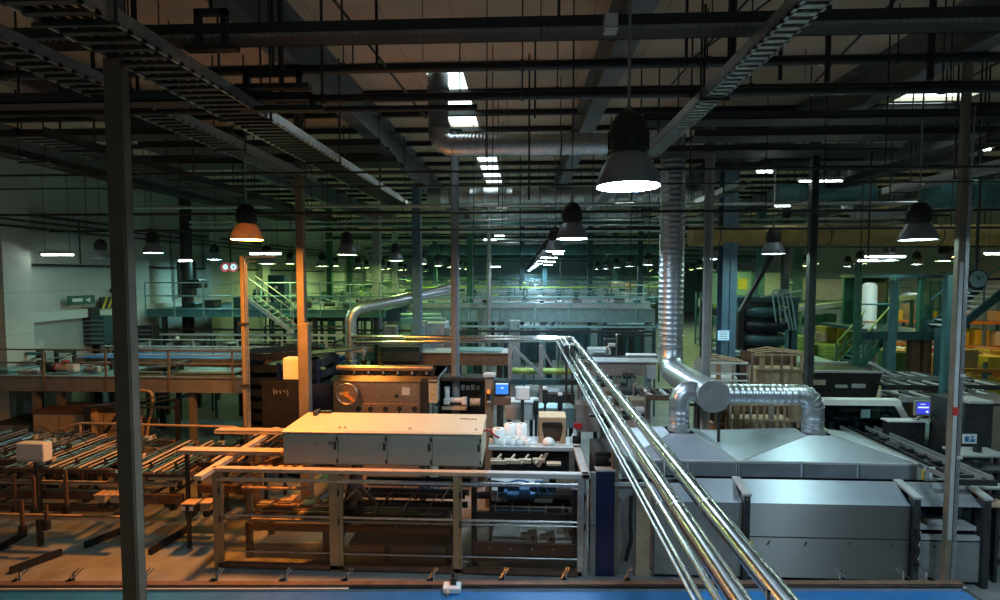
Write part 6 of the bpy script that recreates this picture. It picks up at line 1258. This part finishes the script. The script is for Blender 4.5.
# ------------------------------------------------------------------ mezzanine and galleries further back
def clutter(x0, x1, y, z, n, where, sc=1.0, mats=('grey', 'dark', 'teal', 'tealdk', 'bridge', 'dark', 'bluesteel', 'tealdeck'), kinds=('machine', 'box', 'frame', 'roller')):
    step = (x1 - x0) / n
    for k in range(n):
        kind = kinds[R.randrange(len(kinds))]; m = mats[R.randrange(len(mats))]; w = step * R.uniform(.25, .6); h = R.uniform(.16, .48) * sc; d = R.uniform(.3, .6); x = x0 + step * (k + .5) + R.uniform(-.15, .15) * step; m2 = mats[R.randrange(len(mats))]
        mm = {'lgrey': 'light grey', 'grey': 'grey', 'teal': 'teal', 'tealdk': 'dark teal', 'white': 'white', 'dark': 'dark', 'bluesteel': 'blue-grey', 'bridge': 'grey-green', 'tealdeck': 'pale green', 'lime': 'lime', 'yellow': 'yellow', 'cardl': 'light brown', 'card': 'brown', 'orange': 'orange', 'green': 'green', 'wood': 'timber', 'paper': 'white', 'copper': 'rosy'}[m]
        if kind == 'machine':
            t = thing('small_machine', '%s small machine head, %s item on the %s' % (mm, ORD[k], where), 'machine', (x, y, z), 'equipment on the ' + where)
            part('body', m, t, MB().prism([(x - w / 2, z), (x + w / 2, z), (x + w / 2, z + h * .7), (x + w * .25, z + h), (x - w / 2, z + h)], 'y', y - d / 2, y + d / 2)); part('panel', m2, t, MB().box(x - w * .35, x + w * .2, y - d / 2 - .02, y - d / 2, z + h * .25, z + h * .6)); part('knob', 'dark', t, MB().cyl((x + w * .32, y - d / 2, z + h * .4), (x + w * .32, y - d / 2 - .04, z + h * .4), .04, 8))
        elif kind == 'box':
            t = thing('storage_box', '%s lidded box, %s item on the %s' % (mm, ORD[k], where), 'box', (x, y, z), 'equipment on the ' + where)
            part('body', m, t, MB().box(x - w / 2, x + w / 2, y - d / 2, y + d / 2, z, z + h, .02)); part('lid', m2, t, MB().box(x - w / 2 - .015, x + w / 2 + .015, y - d / 2 - .015, y + d / 2 + .015, z + h, z + h + .035))
        elif kind == 'frame':
            t = thing('portal_frame', '%s portal frame, %s item on the %s' % (mm, ORD[k], where), 'frame', (x, y, z), 'equipment on the ' + where); h *= 1.5
            part('uprights', m, t, MB().box(x - w / 2, x - w / 2 + .07, y - .04, y + .04, z, z + h).box(x + w / 2 - .07, x + w / 2, y - .04, y + .04, z, z + h).box(x - w / 2, x + w / 2, y - .05, y + .05, z + h - .08, z + h)); part('crossbar', m2, t, MB().bar((x - w / 2, y, z + h * .4), (x + w / 2, y, z + h * .55), .05)); part('motor', m2, t, MB().cyl((x - w * .3, y - .1, z + h + .07), (x + w * .05, y - .1, z + h + .07), .08, 10))
        else:
            t = thing('roller_drum', '%s roller drum, %s item on the %s' % (mm, ORD[k], where), 'roller', (x, y, z), 'equipment on the ' + where)
            r = min(.16, h * .4); part('drum', m, t, MB().cyl((x - w / 2, y, z + r + .05), (x + w / 2, y, z + r + .05), r, 12)); part('bearing', m2, t, MB().box(x - w / 2 - .06, x - w / 2, y - .1, y + .1, z, z + r + .15)); part('bearing', m2, t, MB().box(x + w / 2, x + w / 2 + .06, y - .1, y + .1, z, z + r + .15))


# first mezzanine platform behind the left gallery
bridge(-14.6, -5.2, 18.8, 24.0, 4.22, .3, 'teal mezzanine platform with railing below the white wall', 'teal', 'tealdk', 1.02, 2, 1.15, (-14, -11, -8, -5.6), mrail='tealdeck')
clutter(-14.0, -5.5, 20.0, 4.22, 9, 'teal mezzanine platform', .9, mats=('tealdk', 'teal', 'dark', 'tealdk', 'lgrey'))
t = thing('steel_stair', 'thin-lined steel stair with grid sides behind the slim orange-lit pole', 'stair', (UX(252, 330, 18.2), 18.2, 2.4))
A, B = U(296, 332, 18.2), U(248, 297, 18.2)
for y in (18.0, 18.7): part('stringer', 'lgrey', t, MB().bar((A.x, y, A.z), (B.x, y, B.z), .05, .14)); part('handrail', 'lgrey', t, MB().cyl((A.x, y, A.z + .8), (B.x, y, B.z + .8), .02, 8))
for k in range(9): p = A + (B - A) * ((k + .5) / 9); part('tread', 'teal', t, MB().box(p.x - .1, p.x + .1, 18.0, 18.7, p.z, p.z + .03))
for k in range(5): p = A + (B - A) * (k / 4); part('railing_post', 'lgrey', t, MB().cyl((p.x, 18.0, p.z), (p.x, 18.0, p.z + .8), .018, 6))
part('support', 'teal', t, MB().box(A.x - .06, A.x + .06, 18.2, 18.4, 0, A.z))
clutter(-14.2, -7.0, 17.8, z2 + .3, 15, 'blue-striped gallery', .5, mats=('grey', 'dark', 'dark', 'grey', 'tealdk', 'white'))
clutter(-14.2, -4.4, 20.8, UZ(352, 20, 200) + .02, 14, 'third teal gallery', .75, mats=('grey', 'dark', 'tealdk', 'dark', 'lgrey'))
# the bridge over the middle
yb = 22.5; zt_ = UZ(309, yb, 520)
bx0, bx1 = UX(306, 315, yb), UX(655, 315, yb)
bridge(bx0, bx1, yb, 24.0, zt_, .58, 'long blue-teal conveyor bridge crossing above the pipe turn', 'bridge', 'tealdk', .52, 2, 1.5, [], mrail='tealdeck', belt='tealdeck')
for k, px in enumerate((500, 543, 595, 650, 430)):
    x = UX(px, 340, yb)
    t = thing('bridge_trestle', 'grey splayed trestle leg under the blue-teal bridge, %s of five' % ORD[k], 'trestle', (x, yb + .3, 0)); part('column', 'bridge', t, MB().box(x - .14, x + .14, yb + .2, yb + .5, 0, zt_ - .58)); part('brace', 'bluesteel', t, MB().bar((x, yb + .3, zt_ - 1.2), (x + .55, yb + .3, zt_ - .6), .12)); part('foot', 'dark', t, MB().box(x - .25, x + .25, yb, yb + .7, 0, .04))
clutter(bx0 + .3, bx1 - .3, 23.2, zt_ + .18, 18, 'blue-teal bridge', .5, mats=('grey', 'dark', 'tealdk', 'teal', 'dark', 'bridge', 'white'))
# tunnel machines under and behind the bridge
for k, (x0_, x1_, y, z0_, z1_, m) in enumerate(((UX(598, 340, 25), UX(655, 340, 25), 25, 1.0, UZ(327, 25, 600), 'dark'), (UX(500, 340, 25), UX(590, 340, 25), 25.5, 1.2, UZ(330, 25, 540), 'tealdk'), (UX(400, 340, 20.6), UX(440, 340, 20.6), 20.6, 1.2, UZ(318, 20.6, 420), 'bluesteel'), (UX(425, 345, 19.0), UX(445, 345, 19.0), 19, .8, UZ(323, 19, 430), 'lgrey'))):
    t = thing('tunnel_machine', ['dark tunnel machine under the bridge close to the spiral duct', 'teal-dark tunnel machine under the bridge behind the truss', 'blue-grey enclosure behind the inclined pipe', 'small grey box machine with white notice near the inclined pipe'][k], 'machine', (x0_, y, 0))
    part('body', m, t, MB().box(x0_, x1_, y, y + 1.2, z0_, z1_, .03)); part('stand', 'dark', t, MB().box(x0_ + .1, x0_ + .25, y + .2, y + .4, 0, z0_).box(x1_ - .25, x1_ - .1, y + .2, y + .4, 0, z0_)); mb = MB(); n = max(2, int((x1_ - x0_) / .5))
    for j in range(n): mb.box(x0_ + (x1_ - x0_) * (j + .2) / n, x0_ + (x1_ - x0_) * (j + .75) / n, y - .03, y, z0_ + .25 * (z1_ - z0_), z1_ - .25)
    part('door_panels', 'tealdk' if k < 2 else 'bridge' if k == 2 else 'lgrey', t, mb); part('top_tube', 'tealdeck', t, MB().cyl((x0_, y + .2, z1_ + .12), (x1_, y + .2, z1_ + .12), .08, 10))
for k, (px, py, yy) in enumerate(((421, 326, 18.6), (418, 331, 18.2), (515, 325, 20), (390, 331, 18.0), (450, 333, 19.0))):
    a = U(px, py, yy); t = thing('floor_cabinet', 'small grey cabinet near the inclined pipe, %s of five' % ORD[k], 'cabinet', (a.x, yy, 0)); part('body', 'grey', t, MB().box(a.x - .25, a.x + .2, yy, yy + .4, 0, a.z + .18, .015)); part('door', 'lgrey' if k == 0 else 'bridge', t, MB().box(a.x - .21, a.x + .16, yy - .015, yy, a.z - .3, a.z + .14)); part('handle', 'dark', t, MB().box(a.x + .1, a.x + .13, yy - .03, yy - .015, a.z - .1, a.z))
# galleries behind, one after the other
FG = [(28, -12.5, 7.0, 4.05, 'tealdk', 'tealdeck'), (33, -13.0, 9.0, 4.2, 'teal', 'tealdeck'), (39, -13.5, 10.5, 4.3, 'tealdk', 'teal'), (46, -14, 13, 4.45, 'teal', 'tealdeck'), (55, -14, 16, 4.6, 'tealdk', 'teal'), (65, -14, 18, 4.75, 'teal', 'tealdeck')]
for k, (y, xa, xb, z, m, mr) in enumerate(FG):
    w = '%s far gallery behind the bridge' % ORD[k]
    bridge(xa, xb, y, y + 2.2, z, .4, 'teal conveyor gallery far down the hall, %s one behind the bridge' % ORD[k], m, 'tealdk', .95, 2, 2.4, (xa + 1, (xa + xb) / 2, xb - 1), mrail=mr, belt='tealdeck')
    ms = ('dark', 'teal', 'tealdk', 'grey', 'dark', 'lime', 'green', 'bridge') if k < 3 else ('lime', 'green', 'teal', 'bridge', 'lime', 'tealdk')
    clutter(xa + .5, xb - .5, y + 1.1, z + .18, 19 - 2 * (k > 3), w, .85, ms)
    # low machines on the floor below
    if k < 3: clutter(xa + 1.3, xb - .5, y - 1.0, .0, 9, 'floor under the %s far gallery' % ORD[k], 4.2, ('tealdk', 'dark', 'teal', 'grey', 'bluesteel'), ('machine', 'box'))
# thin bright cable rails and air pipes crossing the middle of the hall
for k, (px0, px1, py, yy, m) in enumerate(((265, 660, 296, 26, 'tealdeck'), (310, 650, 301, 25, 'lgrey'), (150, 655, 329, 19.6, 'dark'), (440, 655, 326, 21.8, 'tealdeck'), (440, 600, 331, 21.5, 'dark'), (270, 350, 318, 21, 'lgrey'), (265, 345, 326, 20.5, 'tealdeck'), (150, 345, 334, 18.6, 'lgrey'), (600, 655, 335, 20, 'dark'), (420, 660, 287, 30, 'lime'), (480, 650, 291, 31, 'tealdeck'))):
    a, b = U(px0, py, yy), U(px1, py, yy); t = thing('cross_rail', 'thin rail crossing mid-hall between the galleries, %s of its kind' % ORD[k], 'rail', (a.x, yy, 0)); part('rail', m, t, MB().box(a.x, b.x, yy - .04, yy + .04, a.z - .05, a.z + .03)); n = max(2, int((b.x - a.x) / 2.5))
    for j in range(n + 1): x = a.x + (b.x - a.x) * j / n; part('post', 'tealdk', t, MB().box(x - .03, x + .03, yy - .03, yy + .03, 0, a.z))
# cartons stacked far away beside the spiral duct
for k, (px, py, w) in enumerate(((612, 291, .9), (625, 291, .9), (618, 285, .9), (631, 286, .6), (607, 296, .8), (622, 296, 1.0))):
    a = U(px, py, 36); carton(a.x, 36, a.z - .2, w, .8, .4, 'orange-brown carton piled far back beside spiral duct, %s of six' % ORD[k], 'far cartons', 'orange' if k % 2 else 'cardl')
t = thing('storage_rack', 'plain grey shelf carrying the far orange-brown cartons', 'rack', (UX(618, 300, 36), 36, 0)); x0_, x1_ = UX(600, 300, 36), UX(640, 300, 36); part('shelf', 'teal', t, MB().box(x0_, x1_, 35.4, 36.5, UZ(299, 36) - .1, UZ(299, 36)));
for x in (x0_ + .1, x1_ - .1): part('upright', 'tealdk', t, MB().box(x - .06, x + .06, 35.4, 36.5, 0, UZ(299, 36)))

# ------------------------------------------------------------------ right side, further back
for k, (px0, px1, py0, py1, yy, m) in enumerate(((708, 726, 273, 304, 29, 'tealdeck'), (728, 752, 272, 304, 29, 'tealdeck'), (754, 782, 273, 302, 29, 'lgrey'), (798, 848, 279, 300, 31, 'lgrey'))):
    a, b = U(px0, py1, yy), U(px1, py0, yy); t = thing('screen_wall', ['pale teal partition panel just behind the thick blue post', 'pale teal partition panel with yellow notice', 'pale teal partition panel behind the slanting black leg', 'grey partition panel behind the slim dark green post'][k], 'partition', (a.x, yy, 0))
    part('panel', m, t, MB().box(a.x, b.x, yy, yy + .08, a.z, b.z)); part('frame', 'teal', t, MB().box(a.x - .05, a.x + .03, yy - .03, yy + .1, 0, b.z).box(b.x - .03, b.x + .05, yy - .03, yy + .1, 0, b.z).box(a.x, b.x, yy - .03, yy + .1, b.z, b.z + .08))
    if k == 1: x, z = UX(743, 283, yy - .02), UZ(283, yy - .02, 743); part('notice', 'yellow', t, MB().box(x - .25, x + .25, yy - .02, yy, z - .35, z + .25))
for k, (px0, px1, py0, yy, m, h) in enumerate(((826, 838, 327, 22, 'yellow', .75), (839, 850, 328, 22.2, 'yellow', .7), (848, 856, 331, 22, 'lime', .6), (822, 828, 333, 21.6, 'cardl', .4))):
    a, b = UX(px0, py0, yy), UX(px1, py0, yy); z = UZ(py0, yy, px0); single('goods_crate', ['yellow crate left on the green pallet stack', 'second yellow crate next to the first', 'lime crate at the stair end of the pallet stack', 'small brown carton beside the yellow crates'][k], 'crate', m, MB().box(a, b, yy, yy + .7, z - h, z, .03).box(a - .02, b + .02, yy - .02, yy + .72, z - .08, z - .03).box(a, b, yy - .015, yy, z - h * .6, z - h * .5))
def pallets(px0, px1, py0, py1, yy, n, label, m):
    a, b = U(px0, py1, yy), U(px1, py0, yy); h = (b.z - a.z) / n
    for k in range(n):
        z = a.z + h * k; mb = MB()
        for j in range(3): mb.box(a.x, b.x, yy + .5 * j, yy + .12 + .5 * j, z, z + h * .55)
        for j in range(5): mb.box(a.x, b.x, yy + .26 * j, yy + .26 * j + .16, z + h * .55, z + h * .85)
        single('pallet', label % ORD[k], 'pallet', m, mb, 'pallets')
    mb = MB().box(a.x, b.x, yy, yy + 1.15, a.z - .12, a.z - .005).box(a.x + .05, a.x + .2, yy + .1, yy + 1, 0, a.z - .12).box(b.x - .2, b.x - .05, yy + .1, yy + 1, 0, a.z - .12)
    single('pallet_table', 'low table ' + (label % 'carrying').replace(',', ''), 'table', 'tealdk', mb)
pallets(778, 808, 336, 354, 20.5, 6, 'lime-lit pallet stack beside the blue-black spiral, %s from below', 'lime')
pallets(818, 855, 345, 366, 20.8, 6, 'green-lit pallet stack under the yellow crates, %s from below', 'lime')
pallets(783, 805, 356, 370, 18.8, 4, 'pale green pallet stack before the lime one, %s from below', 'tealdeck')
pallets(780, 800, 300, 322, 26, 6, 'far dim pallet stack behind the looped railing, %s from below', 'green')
t = thing('sloped_conveyor', 'long sloping grey conveyor rising behind the green posts', 'conveyor', (UX(800, 310, 21.5), 21.5, 0))
a, b = U(795, 309, 21.5), U(925, 296, 24); part('beam', 'lgrey', t, MB().bar(a, b, .12, .22)); part('belt', 'dark', t, MB().bar(a + V((0, .5, .1)), b + V((0, .5, .1)), .7, .05))
for f in (.1, .5, .9): p = a + (b - a) * f; part('leg', 'tealdk', t, MB().box(p.x - .06, p.x + .06, p.y, p.y + .1, 0, p.z - .08))
# orange-lit storage area below the cabin platform and at the frame edge
for k, (px0, px1, py, yy, m, h) in enumerate(((892, 908, 352, 25, 'green', 1.1), (903, 914, 350, 26, 'orange', 1.0), (908, 918, 353, 27, 'yellow', 1.2), (920, 928, 350, 25, 'yellow', 1.1), (934, 944, 356, 24, 'orange', .6), (938, 944, 349, 26, 'red', .4), (972, 984, 353, 24, 'card', .9), (984, 1006, 358, 24.5, 'orange', 1.0), (990, 1006, 350, 27, 'yellow', 1.1))):
    a, b = UX(px0, py, yy), UX(px1, py, yy); z = UZ(py, yy, px0)  # warm light put into the orange and yellow of the loads
    t = thing('stacked_goods', ['dark green bin', 'orange wrapped load', 'yellow wrapped load', 'narrow yellow load', 'low orange load', 'small red load', 'brown carton load', 'broad orange load', 'tall yellow load'][k] + (' below the cabin platform' if k < 6 else ' under the edge stair') + ' in warm light', 'load', (a, yy, 0)); part('load', m, t, MB().box(a, b, yy, yy + 1, .15, z, .04)); part('pallet', 'wood', t, MB().box(a, b, yy, yy + .15, 0, .15).box(a, b, yy + .8, yy + .95, 0, .15).box(a, b, yy, yy + 1, .1, .15)); part('top_sheet', 'paper' if k % 2 else 'cardl', t, MB().box(a + .05, b - .05, yy + .05, yy + .95, z, z + .06))
for k, (px0, px1, yy) in enumerate(((888, 946, 29), (955, 1015, 28), (700, 850, 40), (960, 1015, 21))):
    a, b = UX(px0, 340, yy), UX(px1, 340, yy); t = thing('pallet_rack', ['orange-lit tall rack behind the cabin platform', 'warm-lit rack behind the edge stair', 'long dim rack far behind the partition panels', 'low dark rack frame under the edge stair'][k], 'rack', (a, yy, 0)); H_ = (4.6, 4.4, 4.2, 2.0)[k]
    n = max(3, int((b - a) / 2.6) + 1)
    for j in range(n): x = a + (b - a) * j / (n - 1); part('upright', 'bluesteel', t, MB().box(x - .06, x + .06, yy, yy + .1, 0, H_).box(x - .06, x + .06, yy + 1, yy + 1.1, 0, H_))
    for z in [.3 + 1.3 * q for q in range(int(H_ / 1.3) + (k == 3))]:
        part('beam', 'orange' if k != 2 else 'teal', t, MB().box(a, b, yy - .04, yy, z, z + .13)); part('shelf', 'wood' if k != 2 else 'tealdk', t, MB().box(a, b, yy, yy + 1.1, z + .08, z + .13))
        m_ = int((b - a) / .85)
        for j in range(m_):
            if R.random() < .75:
                h = R.uniform(.4, .95); x = a + (b - a) * (j + .5) / m_
                carton(x, yy + .5, z + .135, .7, .7, h, '%s carton on the %s level of the %s' % (ORD[j], ORD[int((z - .3) / 1.3)], ['rack behind cabin platform', 'rack behind edge stair', 'rack behind partition panels', 'low rack under edge stair'][k]), 'rack cartons', ('cardl', 'card', 'cardl', 'yellow', 'paper')[R.randrange(5)] if k != 2 else ('teal', 'lime', 'lgrey', 'green')[R.randrange(4)])
bridge(UX(715, 300, 32), 24, 32, 34, 4.3, .4, 'dark teal gallery crossing behind the cabin and partition panels', 'tealdk', 'tealdk', .95, 2, 2.4, (12, 18, 23), mrail='teal')
clutter(UX(720, 300, 32), 23.5, 33, 4.32, 12, 'gallery behind the cabin', 1.0, ('teal', 'green', 'lgrey', 'tealdk', 'cardl'))
# low conveyors crossing between dark bin and cabin stair
for k, (px0, px1, py, yy, m) in enumerate(((885, 948, 385, 15.0, 'dark'), (880, 940, 376, 16.2, 'grey'), (900, 945, 397, 13.6, 'lgrey'), (968, 1012, 385, 14.5, 'dark'), (968, 1012, 396, 13.2, 'lgrey'), (640, 705, 395, 13.0, 'brown'), (718, 752, 352, 16.6, 'tealdeck'))):
    a, b = U(px0, py, yy), U(px1, py, yy); z = a.z
    t = thing('roller_conveyor', 'low roller conveyor line, %s, between duct header and edge stair' % ['dark one by the bin arm', 'grey one under the stair foot', 'pale one behind violet screen', 'dark one past clustered post', 'pale one past clustered post', 'brown one under the main header', 'pale green one under blue post'][k], 'conveyor', (a.x, yy, 0))
    part('side_frame', m, t, MB().box(a.x, b.x, yy, yy + .05, z - .14, z)); part('side_frame', m, t, MB().box(a.x, b.x, yy + .75, yy + .8, z - .14, z)); n = int((b.x - a.x) / .2)
    for j in range(min(n, 12)): x = a.x + (b.x - a.x) * (j + .5) / min(n, 12); part('roller', 'lgrey' if j % 2 else 'dark', t, MB().cyl((x, yy + .05, z - .04), (x, yy + .75, z - .04), .05, 8))
    for x in (a.x + .15, b.x - .15): part('leg', 'dark', t, MB().box(x - .04, x + .04, yy, yy + .08, 0, z - .14))
    a2 = a.x + .3; gearmotor(a2, yy + .3, z + .02, .45, 'gear motor sitting on the low roller conveyor, %s' % ['by the bin arm', 'under the stair foot', 'behind the violet screen', 'past clustered post, dark line', 'past clustered post, pale line', 'under the main header', 'at the thick blue post'][k], None, 'grey', 'dark', 'y' if k % 2 else 'x')

# sodium and green lamps that colour the storage area
lo2 = make_lamp('warm2', 'bell', 1.0, 'far orange bell lamp over the warm-lit storage racks', U(953, 257, 24.5), 'bell lamps')
copytree(lo2, U(1010, 262, 26), 'second far orange bell lamp beyond the edge stair')
# ------------------------------------------------------------------ light of the sky and view
w = bpy.data.worlds.new('world'); SC.world = w; w.use_nodes = True
w.node_tree.nodes['Background'].inputs[0].default_value = (.45, .62, .62, 1); w.node_tree.nodes['Background'].inputs[1].default_value = .095
SC.view_settings.view_transform = 'Standard'; SC.view_settings.look = 'None'; SC.view_settings.gamma = 1; SC.view_settings.use_curve_mapping = False
SC.view_settings.exposure = 0.12
SC.cycles.use_denoising = True; SC.cycles.max_bounces = 6; SC.cycles.transparent_max_bounces = 12; SC.cycles.caustics_reflective = False; SC.cycles.caustics_refractive = False
SC.cycles.sample_clamp_indirect = 4; SC.cycles.use_light_tree = True
